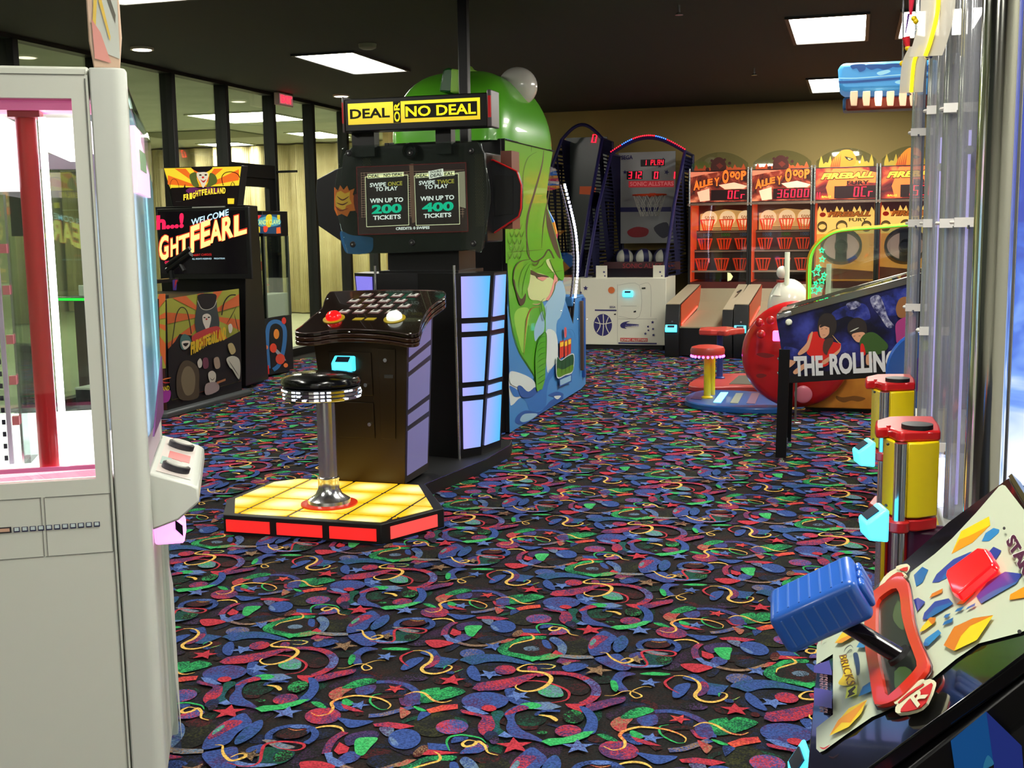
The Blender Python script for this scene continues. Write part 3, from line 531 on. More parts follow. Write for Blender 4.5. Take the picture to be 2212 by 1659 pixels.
# ---------------------------------------------------------------- lights of the rooms
LAMP=M((255,252,240),.5,emit=34.0,name='fluorescent_diffuser',ec=(255,252,240)); LAMPH=M((255,252,240),.5,emit=52.0,name='hall_diffuser',ec=(255,255,236)); RIM=M((30,30,28),.5); RIMW=M((190,195,170),.5)
def troffer(x0,x1,y0,y1,label,grp,hall=False):
    t=thing('ceiling_light',label,'ceiling light',((x0+x1)/2,(y0+y1)/2,CZ),group=grp)
    g=G(); w=.03; z0,z1=CZ-.02,CZ-.001; m=RIMW if hall else RIM
    g.box(x0-w,x0,y0-w,y1+w,z0,z1,m); g.box(x1,x1+w,y0-w,y1+w,z0,z1,m); g.box(x0,x1,y0-w,y0,z0,z1,m); g.box(x0,x1,y1,y1+w,z0,z1,m); g.build('frame',t)
    g=G(); g.box(x0,x1,y0,y1,CZ-.012,CZ-.004,LAMPH if hall else LAMP); g.build('diffuser',t)
gr='fluorescent panels in the black arcade ceiling'
troffer(-4.95,-4.38,9.8,11.12,'bright rectangular ceiling light left of the green fish head',gr)
troffer(-4.95,-4.38,5.9,7.2,'ceiling light only just inside the top left edge of the picture',gr)
troffer(-.54,.04,9.53,10.85,'brightest large ceiling light at upper right above the blue icicle sign',gr)
troffer(-.54,.04,13.5,14.85,'small far ceiling light partly behind the blue icicle sign',gr)
troffer(.32,.9,9.53,10.85,'ceiling light seen through the clear tubes at top right',gr)
for x,y,w in ((-4.95,1.9,'left'),(-.54,1.6,'right'),(-.54,5.6,'middle'),(1.75,5.6,'added right far'),(1.75,1.6,'added right near'),(-2.6,-2.6,'added rear left'),(-.3,-2.6,'added rear right')): troffer(x,x+.57,y,y+1.3,'ceiling light out of the picture over the near carpet, %s one'%w,gr)  # right far, right near and rear ones are unseen lights added for brightness
gh='fluorescent panels in the hall ceiling'
troffer(-8.75,-7.6,14.05,15.3,'large hall ceiling light seen through the glass above the clown marquee',gh,True)
troffer(-11.4,-10.6,18.6,19.2,'far small hall ceiling light near the curtain seen through the glass',gh,True)
troffer(-9.3,-8.7,9.2,10.4,'hall ceiling light added beside the white crane cabinet to brighten the hall',gh,True)  # this hall light and the next two are added to brighten the hall
troffer(-12.5,-11.9,13.5,14.7,'hall ceiling light added out of sight behind the white crane cabinet',gh,True)
troffer(-8.9,-8.3,17.2,18.4,'extra hall ceiling light added behind the deal game marquee',gh,True)
def downlight(x,y,label):
    t=thing('downlight',label,'ceiling light',(x,y,CZ),group='round recessed downlights')
    g=G(); g.lathe((x,y,CZ-.02),[(.085,0),(.1,.0),(.1,.019),(.085,.019)],M((200,190,170),.3),24); g.build('trim_ring',t,smooth=True)
    g=G(); g.cyl((x,y,CZ-.022),(x,y,CZ-.003),.082,M((255,240,215),.5,emit=4,es=False)); g.build('lamp',t)
downlight(-5.99,8.96,'round downlight over the storefront beside the white cabinet top'); downlight(-5.904,12.85,'round downlight just left of the yellow lettered marquee')
g=G(); g.lathe((-4.1,9.5,CZ-.045),[(.05,0),(.075,.012),(.08,.044)],M((120,118,100),.6),20); tag(g.build('smoke_detector',smooth=True),'small pale smoke detector above the left bright ceiling light','smoke detector')
for x,y,w in ((-1.277,8.7,'near'),(-1.04,12.4,'far')):
    g=G(); g.cyl((x,y,CZ-.06),(x,y,CZ),.012,CHROME,8); g.lathe((x,y,CZ-.075),[(.03,0),(.03,.006),(.012,.02)],CHROME,12); tag(g.build('sprinkler_head',smooth=True),'tiny metal sprinkler head on the black ceiling, the %s one of two'%w,'sprinkler',group='sprinkler heads')
g=G(); g.box(-11.2,-9.4,16.2,17.6,CZ-.02,CZ-.002,M((96,104,84),.7)); tag(g.build('ceiling_vent'),'grey square air vent panel in the hall ceiling beyond the glass','vent')
# exit sign on the storefront head
t=thing('exit_sign','red lit exit sign hung over the glass door','exit sign',(-6.42,12.4,2.95))
g=G(); g.box(-6.46,-6.40,12.22,12.58,2.96,3.1,M((205,175,170),.5)); g.box(-6.44,-6.42,12.38,12.42,3.09,CZ,GREY); g.build('housing',t,bevel=.006)
g=G(); g.box(-6.405,-6.395,12.24,12.56,2.975,3.085,M((200,150,155),.5,emit=.25,ec=(255,150,160))); g.build('face',t)
lettering('EXIT',(-6.39,12.27,2.99),(-6.39,12.53,2.99),(-6.39,12.27,3.07),M((255,30,50),.5,emit=5,ec=(255,25,45)),'lettering',t,bold=.02)
# black steel column behind the marquee
g=G(); g.box(-2.625,-2.56,7.62,7.69,0,CZ,BLACK); tag(g.build('steel_column',bevel=.006),'thin black steel column from floor to ceiling behind the yellow marquee','column')
# ================================================================ DEAL GAME
def mat_litpanel(name,c1,c2,e,axis=0,lo=0,hi=1):
    """backlit diffuser with a coloured tube behind one side"""
    m,N,L,b=node_mat(name); t=N.new('ShaderNodeTexCoord'); sp=N.new('ShaderNodeSeparateXYZ'); L.new(t.outputs['Object'],sp.inputs[0]); mr=N.new('ShaderNodeMapRange'); mr.inputs[1].default_value=lo; mr.inputs[2].default_value=hi; L.new(sp.outputs[axis],mr.inputs[0])
    r=N.new('ShaderNodeValToRGB')
    for el,c in zip(r.color_ramp.elements,(c1,c2)): el.color=(lin(c[0]),lin(c[1]),lin(c[2]),1)
    L.new(mr.outputs[0],r.inputs[0]); b.inputs['Base Color'].default_value=(.07,.07,.08,1); L.new(r.outputs[0],b.inputs['Emission Color']); b.inputs['Emission Strength'].default_value=e; b.inputs['Roughness'].default_value=.3; return m
DX,DY=-2.605,5.6
deal=thing('deal_game_cabinet','black walk-up quiz game with yellow marquee, lit yellow platform and bar stool','arcade game',(DX,DY,0))
PH=.105
plan=[(-2.997,4.955),(-2.145,4.955),(-1.96,5.33),(-2.25,5.83),(-3.0,5.83),(-3.14,5.70),(-3.15,5.25)]
g=G(); g.prism([(x,y,0) for x,y in plan],(0,0,PH),BLK2); g.build('platform',deal,bevel=.004); plat=bpy.data.objects[-1] if False else [o for o in C.objects if o.name.startswith('platform')][-1]
# lit yellow tiles, cut by the black grid
def ymat():
    m,N,L,b=node_mat('lit_yellow_tile'); t=N.new('ShaderNodeTexCoord'); sp=N.new('ShaderNodeSeparateXYZ'); L.new(t.outputs['Object'],sp.inputs[0])
    def lamp(ix,off,per):
        a=N.new('ShaderNodeMath'); a.operation='MULTIPLY_ADD'; a.inputs[1].default_value=2*math.pi/per; a.inputs[2].default_value=off; L.new(sp.outputs[ix],a.inputs[0]); c=N.new('ShaderNodeMath'); c.operation='COSINE'; L.new(a.outputs[0],c.inputs[0]); return c
    x=lamp(0,2*math.pi*.19/.27,.27); y=lamp(1,2*math.pi*.3825/.235,.235); ad=N.new('ShaderNodeMath'); ad.operation='MULTIPLY'
    for q,i_ in ((x,0),(y,1)):
        h_=N.new('ShaderNodeMath'); h_.operation='MULTIPLY_ADD'; h_.inputs[1].default_value=.5; h_.inputs[2].default_value=.5; L.new(q.outputs[0],h_.inputs[0]); L.new(h_.outputs[0],ad.inputs[i_])
    mr=N.new('ShaderNodeMapRange'); mr.inputs[1].default_value=.0; mr.inputs[2].default_value=.95; L.new(ad.outputs[0],mr.inputs[0])
    r=N.new('ShaderNodeValToRGB'); r.color_ramp.elements[0].color=(lin(238),lin(178),lin(8),1); r.color_ramp.elements[1].color=(1.6,1.45,.62,1); L.new(mr.outputs[0],r.inputs[0]); L.new(r.outputs[0],b.inputs['Emission Color']); b.inputs['Emission Strength'].default_value=.95
    b.inputs['Base Color'].default_value=(.5,.35,.02,1); b.inputs['Roughness'].default_value=.25; return m
Y_=ymat()
inner=[(-2.955,4.995),(-2.165,4.995),(-2.01,5.305),(-2.275,5.79),(-3.0,5.79),(-3.10,5.68),(-3.11,5.27)]
def clip(poly,a,b,c):
    out=[]
    for i in range(len(poly)):
        p,q=poly[i],poly[(i+1)%len(poly)]; dp=a*p[0]+b*p[1]-c; dq=a*q[0]+b*q[1]-c
        if dp>=0: out.append(p)
        if dp*dq<0: t=dp/(dp-dq); out.append((p[0]+(q[0]-p[0])*t,p[1]+(q[1]-p[1])*t))
    return out
xs=[-3.2,-2.93,-2.66,-2.39,-2.14,-1.9]; yy=[4.9,5.10,5.335,5.57,5.9]; gp=.009
for i in range(5):
    for j in range(4):
        p=inner
        for a,b,c in ((1,0,xs[i]+gp),(-1,0,-xs[i+1]+gp),(0,1,yy[j]+gp),(0,-1,-yy[j+1]+gp)):
            p=clip(p,a,b,c) if len(p)>2 else []
        if len(p)>2: G().prism([(x,y,PH-.004) for x,y in p],(0,0,.008),Y_).build('light_tile',plat)
RL=M((160,30,30),.3,emit=.85,ec=(255,44,40)); RL2=M((170,50,50),.3,emit=.9,ec=(255,84,78))
for a,b in ((-2.98,-2.74),(-2.70,-2.455),(-2.415,-2.17)): g=G(); g.box(a,b,4.949,4.957,.022,.082,RL); g.build('red_light',plat)
def inset(p,q,z0,z1,t0,t1,out,m,name,par):
    p,q=Vector((*p,0)),Vector((*q,0)); d=q-p; nn=Vector((d.y,-d.x,0)).normalized()
    a=p+d*t0+nn*out; b=p+d*t1+nn*out; g=G(); g.prism([(a.x,a.y,z0),(b.x,b.y,z0),(b.x,b.y,z1),(a.x,a.y,z1)],-nn*.006,m); return g.build(name,par)
inset((-2.145,4.955),(-1.96,5.33),.022,.084,.14,.88,.005,RL2,'red_light',plat)
# bar stool
sx,sy=-2.565,5.27
g=G(); g.lathe((sx,sy,PH+.002),[(.145,0),(.145,.01),(.12,.014)],M((190,40,20),.3,emit=.25,ec=(255,60,20)),32); g.build('stool_floor_ring',deal,smooth=True)
g=G(); g.lathe((sx,sy,PH+.012),[(.112,0),(.108,.02),(.07,.045),(.055,.075),(.053,.12),(.056,.125),(.056,.135),(.049,.14)],CHROME,32); g.build('stool_flange',deal,smooth=True)
g=G(); g.cyl((sx,sy,PH+.14),(sx,sy,.66),.048,CHROME,32); g.build('stool_post',deal,smooth=True)
sc_=(-2.592,5.285)
def mirror_band():
    m,N,L,b=node_mat('faceted_chrome_band'); b.inputs['Metallic'].default_value=1; b.inputs['Roughness'].default_value=.12; b.inputs['Base Color'].default_value=(.8,.8,.85,1); return m
g=G(); MBn=mirror_band()
for k in range(3):
    z=.662+.019*k; g.lathe((*sc_,z),[(.195,0),(.2,.003),(.2,.014),(.195,.017)],MBn,48)
g.cyl((*sc_,.66),(*sc_,.72),.194,DGREY,40); WL=M((240,245,255),.2,emit=1.5,es=False)  # glints on the chrome band painted as glowing white facets
for k in range(3):
    for i in range(40):
        a=2*math.pi*i/40
        if i%4!=3 and random.random()<.55:
            z=.668+.019*k; p=Vector((sc_[0]+.2*math.cos(a),sc_[1]+.2*math.sin(a),z)); tt=Vector((-math.sin(a),math.cos(a),0))*.0105; nn=Vector((math.cos(a),math.sin(a),0))*.003
            g.prism([p-tt,p+tt,p+tt+Vector((0,0,.009)),p-tt+Vector((0,0,.009))],nn,WL)
g.build('stool_band',deal)
g=G(); g.lathe((*sc_,.722),[(.185,0),(.203,.012),(.205,.03),(.195,.048),(.16,.062),(.09,.07),(.01,.072)],M((10,10,10),.18,coat=.5,name='black_vinyl'),40); g.build('stool_seat',deal,smooth=True)
# console pedestal
SATIN=M((70,60,46),.34,.9,name='satin_black_steel')
cb=[(-2.79,5.80,PH),(-2.36,5.80,PH),(-2.37,6.2,PH),(-2.78,6.2,PH)]; ct=[(-2.88,5.78,.93),(-2.315,5.78,.93),(-2.325,6.22,1.02),(-2.87,6.22,1.02)]
g=G(); g.hexa([Vector(p) for p in cb],[Vector(p) for p in ct],SATIN); cons=g.build('console',deal,bevel=.004)
FY=5.79
def fr(x,z): # point on console front at x fraction
    t=(z-PH)/.82; xa=-2.79-.09*t; xb=-2.36+.045*t; return Vector((xa+(xb-xa)*x,5.80-.02*t-.004,z))
def cpanel(x0,x1,z0,z1,name,m=None,d=.004):
    g=G(); g.prism([fr(x0,z0),fr(x1,z0),fr(x1,z1),fr(x0,z1)],(0,-d,0),m or SATIN); return g.build(name,cons,bevel=.0015)
cpanel(.16,.62,.60,.84,'access_door'); dd=cpanel(.16,.62,.36,.56,'access_door'); cpanel(.70,.88,.36,.86,'coin_door'); cpanel(.76,.86,.70,.72,'coin_slot',DGREY,.007)
for x,z in ((.78,.80),(.55,.66),(.57,.44)):
    p=fr(x,z); g=G(); g.cyl(p+Vector((0,-.004,0)),p+Vector((0,-.016,0)),.011,CHROME,14); g.build('lock',cons,smooth=True)
# side panels of the console, frosted glowing strips
SP=mat_litpanel('frosted_side_panel',(128,120,172),(104,98,184),.55)
def sd(y,z):
    t=(z-PH)/.85; x=-2.36+.045*t+.003; return Vector((x+(-.01)*(y),5.80-.02*t+.40*y+.04*y*t,z+.09*y*t))
for z0,z1 in ((.15,.40),(.43,.49),(.52,.70),(.73,.78),(.81,.92)):
    g=G(); g.prism([sd(.06,z0),sd(.9,z0),sd(.9,z1),sd(.06,z1)],(.003,0,0),SP); g.build('side_light',cons)
# card reader
def reader(name,par,c,w,h,d,face,glow=(60,215,255),e=2.2,label=None,tilt=.35):
    """wedge shaped glowing card reader; face = unit vector it looks along"""
    f=Vector(face).normalized(); u=Vector((0,0,1)); r=f.cross(u)*-1; c=Vector(c); m=M((120,200,230),.3,emit=e,ec=glow)
    P=lambda a,b,k:c+r*(a*w/2)+u*(b*h)+f*(k*d)
    g=G(); ring=lambda a:[P(a,0,0),P(a,.06,.88),P(a,.58,1),P(a,1,.2),P(a,1,0)]
    g.hexa(ring(-1),ring(1),m); o=g.build(name,par,bevel=w*.07,label=label,seg=3)
    if par is None: pass
    g=G(); nrm=(P(0,.58,1)-P(0,1,.2)).cross(r).normalized(); 
    if nrm.dot(f)<0: nrm=-nrm
    q=[P(-.62,.64,.885),P(.62,.64,.885),P(.62,.92,.352),P(-.62,.92,.352)]; g.prism([a+nrm*.001 for a in q],nrm*.003,M((30,40,58),.6)); g.build('card_slot_display',o)
    return o
reader('card_reader',cons,fr(.33,.735),.125,.085,.06,(0,-1,0),e=1.6)
# control panel top, three stacked sheets with a wavy front edge
def cpt(u,v):   # u across 0..1, v depth 0 (front)..1(back)
    side=.17+.0*v
    xl=-2.975+ (.0 if v<.12 else 0); return None
ZF,ZS=.945,.33
outl=[(-2.955,.0),(-2.90,-.012),(-2.80,.0),(-2.62,.02),(-2.45,.005),(-2.33,-.02),(-2.235,-.01),(-2.225,.03),(-2.255,.1),(-2.27,.2),(-2.255,.32),(-2.215,.43),(-2.19,.5),(-2.2,.56),(-2.98,.56),(-2.985,.5),(-2.95,.40),(-2.90,.3),(-2.9,.2),(-2.945,.1),(-2.965,.04)]
def cp(x,v,dz=0): return Vector((x,5.66+v*.95,ZF+v*ZS+dz))
CN=Vector((0,-.33,.95)).normalized()
outl=[]
for a_,b_ in nums('(135,418)(185,378)(270,302)(345,240)(365,180)(400,120)(470,108)(900,96)(1240,100)(1300,118)(1300,145)(1240,190)(1180,240)(1130,320)(1110,380)(1095,430)(1020,442)(900,424)(760,408)(620,402)(450,405)(300,428)(190,432)'):
    p_=on(600+a_/3.606,600+b_/3.606,cp(0,0,0),CN); outl.append((p_.x,(p_.y-5.66)/.95))
for k in range(3):
    g=G(); dz=-.026*(2-k); a=spline(outl,True,3); g.prism([cp(x,v,dz-.018) for x,v in a],(0,0,.018),M((26,15,11),.18,coat=.6) if k==2 else M((52,30,20),.2,coat=.6)); o_=g.build('control_panel' if k==2 else 'panel_layer',deal,bevel=.002)
    if k==2: cpo=o_
    g=G(); g.tube([cp(x,v,dz+.001) for x,v in a],.0022,M((150,130,125),.15,.8),6,closed=True); g.build('edge_trim',o_,smooth=True)

def pbox(x,v,w,d,h,m,lift=0):
    g=G(); q=[cp(x-w/2,v-d/2,lift),cp(x+w/2,v-d/2,lift),cp(x+w/2+.008,v+d/2,lift),cp(x-w/2+.008,v+d/2,lift)]; g.prism(q,CN*h,m); return g
def c6(a,b):
    p=on(600+a/3.606,600+b/3.606,cp(0,0,.002),CN); return p.x,(p.y-5.66)/.95
rows=[[(685,138),(803,140),(925,140),(1050,138)],[(588,182),(708,182),(825,182),(950,182)],[(608,222),(735,222),(850,222),(982,222)],[(512,265),(632,265),(755,265),(885,265)]]
for rw in rows:
    for ab in rw:
        x,v=c6(*ab)
        b_=pbox(x,v,.064,.050,.003,M((120,86,86),.3),.001).build('case_button',cpo); pbox(x,v+.002,.046,.034,.006,M((225,222,218),.3),.002).build('button_cap',b_); pbox(x,v+.004,.022,.015,.002,M((14,14,14),.3),.0085).build('case_icon',b_)
GOLD=M((150,130,20),.4,emit=.25,ec=(200,170,20))
def dome(x,v,m,nm):
    c=cp(x,v,.001); g=G(); g.lathe(c,[(.062,0),(.062,.003),(.05,.004)],GOLD,28,CN); b=g.build('button_ring',cpo,smooth=True); g=G(); g.lathe(c,[(.043,.003),(.045,.012),(.041,.026),(.03,.038),(.015,.044),(.002,.046)],m,28,CN); return g.build(nm,b,smooth=True)
dome(*c6(437,318),M((230,20,25),.15,emit=.9,ec=(255,25,25)),'red_dome_button'); dome(*c6(910,318),M((240,240,235),.15,emit=.7,ec=(240,255,240)),'white_dome_button')
for x in (c6(622,320)[0],c6(718,320)[0]): pbox(x,c6(622,320)[1],.055,.03,.002,GOLD,.001).build('hint_plate',cpo)
for x,v in ((-2.93,.03),(-2.26,.03),(-2.62,.04),(-2.95,.5),(-2.23,.5),(-2.27,.2),(-2.91,.3)): g=G(); g.lathe(cp(x,v,.001),[(.007,0),(.005,.004)],CHROME,10,CN); g.build('panel_bolt',cpo,smooth=True)
# plinth and tower
pp=[(-2.255,6.0),(-2.335,6.60),(-2.21,6.72),(-2.16,7.0),(-2.16,7.3),(-3.05,7.3),(-3.05,7.0),(-3.0,6.72),(-2.88,6.60),(-2.93,6.0)]
pp=[(-2.25,5.835),(-2.20,6.15),(-2.20,6.65),(-2.13,6.72),(-2.13,7.35),(-3.10,7.35),(-3.10,6.72),(-3.02,6.65),(-3.0,6.15),(-2.98,5.835)]
pp=[(-2.30,5.835),(-2.262,6.1),(-2.168,6.68),(-2.155,7.15),(-2.2,7.35),(-3.01,7.35),(-3.055,7.15),(-3.04,6.68),(-2.95,6.1),(-2.91,5.835)]
g=G(); g.prism([(x,y,0) for x,y in pp],(0,0,.082),BLK2); g.build('plinth',deal,bevel=.004)
g=G(); g.tube([(x,y,.083) for x,y in pp[:4]],.003,M((70,65,120),.2,.6),6); g.build('plinth_trim',deal)
TB=[(-2.335,6.66),(-2.24,6.80),(-2.19,7.06)]; TT=[(-2.345,6.66),(-2.135,6.80),(-2.12,7.02)]
mir=lambda p:(2*DX-p[0],p[1])
for sgn in (0,1):
    f=(lambda p:p) if sgn==0 else mir
    b=[f(p) for p in TB]; t=[f(p) for p in TT]
    ring=lambda w:[Vector((b[i][0]+(t[i][0]-b[i][0])*w,b[i][1]+(t[i][1]-b[i][1])*w,.082+1.153*w)) for i in range(3)]+[Vector((DX,b[2][1]+(t[2][1]-b[2][1])*w,.082+1.153*w)),Vector((DX,b[0][1]+.05,.082+1.153*w))]
    g=G(); NS=8; rg=[ring(i/NS) for i in range(NS+1)]; g.add([v for r in rg for v in r],[(4,3,2,1,0),tuple(NS*5+i for i in range(5))]+[(k*5+i,k*5+(i+1)%5,(k+1)*5+(i+1)%5,(k+1)*5+i) for k in range(NS) for i in range(5)],BLACK); tw=g.build('tower_side',deal)
    g=G(); g.cyl((f(TB[0])[0],6.652,.082),(f(TT[0])[0],6.652,1.285),.0085,CHROME,12); g.build('chrome_trim',deal,smooth=True)
    LA=mat_litpanel('blue_lit_panel_a',(150,150,232),(30,190,235),1.15,0,(.44 if sgn==0 else -.44),(.34 if sgn==0 else -.50)) if False else None
    for face in (0,1):
        def Pq(s,z):
            w=(z-.082)/1.153; a=Vector((*b[face],0)).lerp(Vector((*t[face],0)),w); c=Vector((*b[face+1],0)).lerp(Vector((*t[face+1],0)),w); p=a.lerp(c,s); nn=(c-a).cross(Vector((0,0,1))); nn=nn if sgn==0 else -nn; nn.normalize(); return Vector((p.x,p.y,z))+nn*.009,nn
        s0,s1=(.16,.9) if face==0 else (.1,.86)
        if sgn==0:
            ax=0 if face==0 else 1; lo,hi=((.30,.47) if face==0 else (1.18,1.44))
            mm=mat_litpanel('lit_panel',(172,168,250),(10,186,250),1.05,ax,lo,hi)
        else: mm=mat_litpanel('lit_panel',(110,110,225),(130,120,235),1.0,0,-.6,-.4)
        for z0,z1 in ((.14,.44),(.475,.525),(.56,.84),(.875,.925),(.96,1.215)):
            q=[Pq(s0,z0),Pq(s1,z0),Pq(s1,z1),Pq(s0,z1)]; g=G(); g.prism([a for a,_ in q],q[0][1]*-.007,mm); g.build('light_panel',tw)
g=G(); g.box(-2.87,-2.34,6.72,7.22,.082,1.25,BLACK); ft=g.build('tower_front',deal)
g=G(); YO=M((190,160,60),.4,emit=.25,ec=(230,190,40))
x0,x1,z0,z1=aY(884,750,6.715).x,aY(946,750,6.715).x,aY(946,762,6.715).z,aY(946,740,6.715).z
for a in ((x0,x1,z0,z0+.006),(x0,x1,z1-.006,z1),(x0,x0+.006,z0,z1),(x1-.006,x1,z0,z1)): g.box(a[0],a[1],6.714,6.72,a[2],a[3],YO)
lettering('DEAL',(x0+.015,6.714,z0+.015),(x1-.015,6.714,z0+.015),(x0+.015,6.714,z1-.015),YO,g=g,bold=.01); g.build('small_logo',ft,fix=False)
# monitor head
g=G(); g.box(-2.84,-2.37,6.82,7.15,1.25,1.48,BLACK); g.build('neck',deal); g=G(); g.box(-3.04,-2.17,6.78,7.12,1.42,1.97,BLACK); g.build('monitor_case',deal,bevel=.01)
for x in (-2.95,-2.42): g=G(); g.box(x-.075 if x<-2.6 else x-.05,x+.075 if x<-2.6 else x+.05,6.72,6.80,1.96,2.15,BLACK); g.build('marquee_upright',deal)
BY=6.72
px=lambda s:[aY(u,v,BY) for u,v in nums(s)]
SMK=clear('smoked_acrylic',(.30,.31,.32),.14)
g=G(); g.prism([aY(u,v,6.77) for u,v in nums('(742,335)(760,318)(1030,306)(1046,330)(1054,410)(1040,538)(1000,542)(780,548)(752,540)(733,410)')],(0,.02,0),BLACK); g.build('bezel_board',deal,bevel=.003)
# artwork on the bezel board: speckled metal grid and glow
BD=Vector((0,6.765,0)); bn=(0,-1,0)
art('bezel_art',deal,BD,bn,(0,0),1,[(M((36,110,170),.4),'P','(735,500)(760,508)(800,512)(806,520)(800,545)(755,548)(742,535)'),(M((215,110,28),.4,emit=.15),'p','(722,404)(730,412)(735,400)(742,410)(750,401)(754,412)(766,407)(762,420)(772,432)(764,440)(768,455)(756,456)(750,468)(738,462)(728,466)(722,452)'),(M((245,190,60),.4,emit=.12),'p','(727,416)(736,412)(745,418)(756,414)(755,428)(760,440)(748,444)(744,456)(734,450)(726,446)(724,430)'),(M((120,50,20),.4),'S','(728,424)(740,432)(754,424)',3),(M((120,50,20),.4),'S','(727,438)(740,442)(752,436)',3),(M((150,60,20),.4),'S','(724,445)(735,455)(752,450)',3),(M((120,30,25),.4),'P','(765,420)(790,430)(795,455)(770,460)')])
g=G(); PF=M((130,118,92),.5,.3)
for ix in range(8):
    for iz in range(46):
        for x0,st in ((-2.975,.011),(-2.235,.011)):
            if ix<5: x=x0+ix*st+(st/2 if iz%2 else 0); z=1.52+iz*.0095; g.box(x,x+.004,6.762,6.764,z,z+.004,PF)
g.build('perforated_grille',deal)
SCR=aY
scr_t='(770,360)(1006,350)(1011,500)(774,507)'
g=G(); g.prism([aY(u,v,6.752) for u,v in nums(scr_t)],(0,.01,0),M((12,10,12),.12,emit=.9,ec=(56,42,40))); scn=g.build('monitor_screen',deal)
WH=M((235,240,235),.3,emit=1.0); CR=M((235,235,190),.3,emit=.8); SY=M((190,180,70),.3,emit=.7); TE=M((10,205,160),.3,emit=.8); RDL=M((120,22,30),.3,emit=.3); 
SY_=6.749
def ln(g,a,b,w,m,y=SY_):
    a=aY(*a,y); b=aY(*b,y); d=(b-a).normalized(); nn=d.cross(Vector((0,1,0)))*w/2; g.ngon([a-nn,b-nn,b+nn,a+nn],m)
def tx(g,s,u0,v0,u1,v1,h,m,y=SY_,bold=.025,**k): lettering(s,aY(u0,v0,y),aY(u1,v1,y),aY(u0,v0-h,y),m,g=g,bold=bold,**k)
g=G()
gm=M((60,46,42),.4,emit=.8,ec=(190,150,124))
for i in range(34):
    u=780+i*6.6; ln(g,(u,372),(u+2,470),.0016,gm,6.7505)
for i in range(20): ln(g,(780,374+i*5),(1003,367+i*5),.0016,gm,6.7504)
gl=M((120,115,100),.4,emit=.5,ec=(190,180,150)); g.ngon([aY(u,v,6.7503) for u,v in nums('(984,372)(1004,370)(1006,450)(990,445)')],gl); g.ngon([aY(u,v,6.7503) for u,v in nums('(884,355)(893,353)(897,480)(890,482)')],M((90,70,60),.4,emit=.4,ec=(150,110,90)))
dk=M((16,14,16),.3,emit=.5,ec=(58,46,44)); 
for q in ('(790,385)(880,380)(882,486)(792,489)','(896,382)(989,376)(992,484)(899,487)'): g.ngon([aY(u,v,6.7496) for u,v in nums(q)],dk)
for a in (((770,361),(1006,351)),((1006,351),(1011,500)),((1011,500),(774,507)),((774,507),(770,361))): ln(g,*a,.005,RDL)
for bx in (((789,382),(881,378),(883,486),(792,490)),((895,380),(990,375),(993,484),(899,487))):
    for i in range(4): ln(g,bx[i],bx[(i+1)%4],.004,CR)
for q in ('(794,376)(872,371)(872,381)(794,386)','(898,375)(926,373)(926,383)(898,385)','(956,371)(982,369)(982,379)(956,381)'): g.ngon([aY(u,v,6.7490) for u,v in nums(q)],CR)
g.ngon([aY(u,v,6.7487) for u,v in nums('(925,370)(957,364)(959,380)(927,387)')],M((240,240,225),.3,emit=.9))
dt=M((20,20,20),.5)
tx(g,'DEAL',796,384.5,820,383,7,dt,6.7484); tx(g,'NO DEAL',829,382.5,870,380,7,dt,6.7484); tx(g,'DEAL',900,383.5,924,382,7,dt,6.7484); tx(g,'EAL',960,379.5,980,378,7,dt,6.7484); tx(g,'DOUBLE',930,375,954,371,5,dt,6.7483); tx(g,'DEAL',930,384,955,379,7,dt,6.7483)
tx(g,'SWIPE',799,404.5,834,402.5,9,WH); tx(g,'ONCE',838,402.2,869,400,9,SY); tx(g,'TO PLAY',811,413.5,859,411,9,WH)
tx(g,'SWIPE',905,400,940,398,9,WH); tx(g,'TWICE',944,397.8,981,395.5,9,SY); tx(g,'TO PLAY',917,409,968,406,9,WH)
tx(g,'WIN UP TO',799,439,871,436,10,WH,bold=.03); tx(g,'WIN UP TO',908,434.5,981,431,10,WH,bold=.03)
tx(g,'200',803,462.5,868,459.5,20,TE,bold=.045); tx(g,'400',912,458.5,980,455,20,TE,bold=.045)
tx(g,'TICKETS',806,475.5,866,472.5,9.5,WH,bold=.03); tx(g,'TICKETS',915,471.5,975,468.5,9.5,WH,bold=.03); tx(g,'CREDITS: 0 SWIPES',855,497,928,494.5,6,WH,bold=.03)
g.build('screen_picture',scn,fix=False)
# clear curved guard over the screen with its knobs
g=G(); gp_=nums('(736,318)(742,316)(800,322)(900,332)(985,328)(1035,304)(1047,330)(1060,410)(1060,440)(1045,520)(1040,546)(1006,540)(950,545)(930,470)(880,505)(806,505)(800,548)(752,550)(738,500)(724,440)(722,400)')
a=spline(gp_,True,3); f=[aY(u,v,6.70+.00*u) for u,v in a]; g.prism([aY(u,v,6.69) for u,v in nums('(738,322)(748,315)(1028,304)(1040,310)(1058,400)(1060,430)(1045,535)(1038,546)(1010,540)(775,550)(750,548)(738,500)(724,440)(724,395)')],(0,.006,0),ACRYL); gd=g.build('clear_guard',deal,bevel=.002)
for u,v in ((753,331),(1017,326),(762,528),(1022,526),(886,330),(890,524)):
    p=aY(u,v,6.688); g=G(); g.lathe(p,[(.02,0),(.016,.006)],BLK2,16,(0,-1,0)); g.lathe(p+Vector((0,-.006,0)),[(.008,0),(.006,.006)],CHROME,12,(0,-1,0)); g.build('knob',gd,smooth=True)
g=G(); g.lathe(aY(886,326,6.73),[(.05,0),(.045,.02),(.03,.026),(.028,.01)],M((40,42,44),.3,.5),28,(0,-1,0)); g.build('camera_ring',deal,smooth=True)
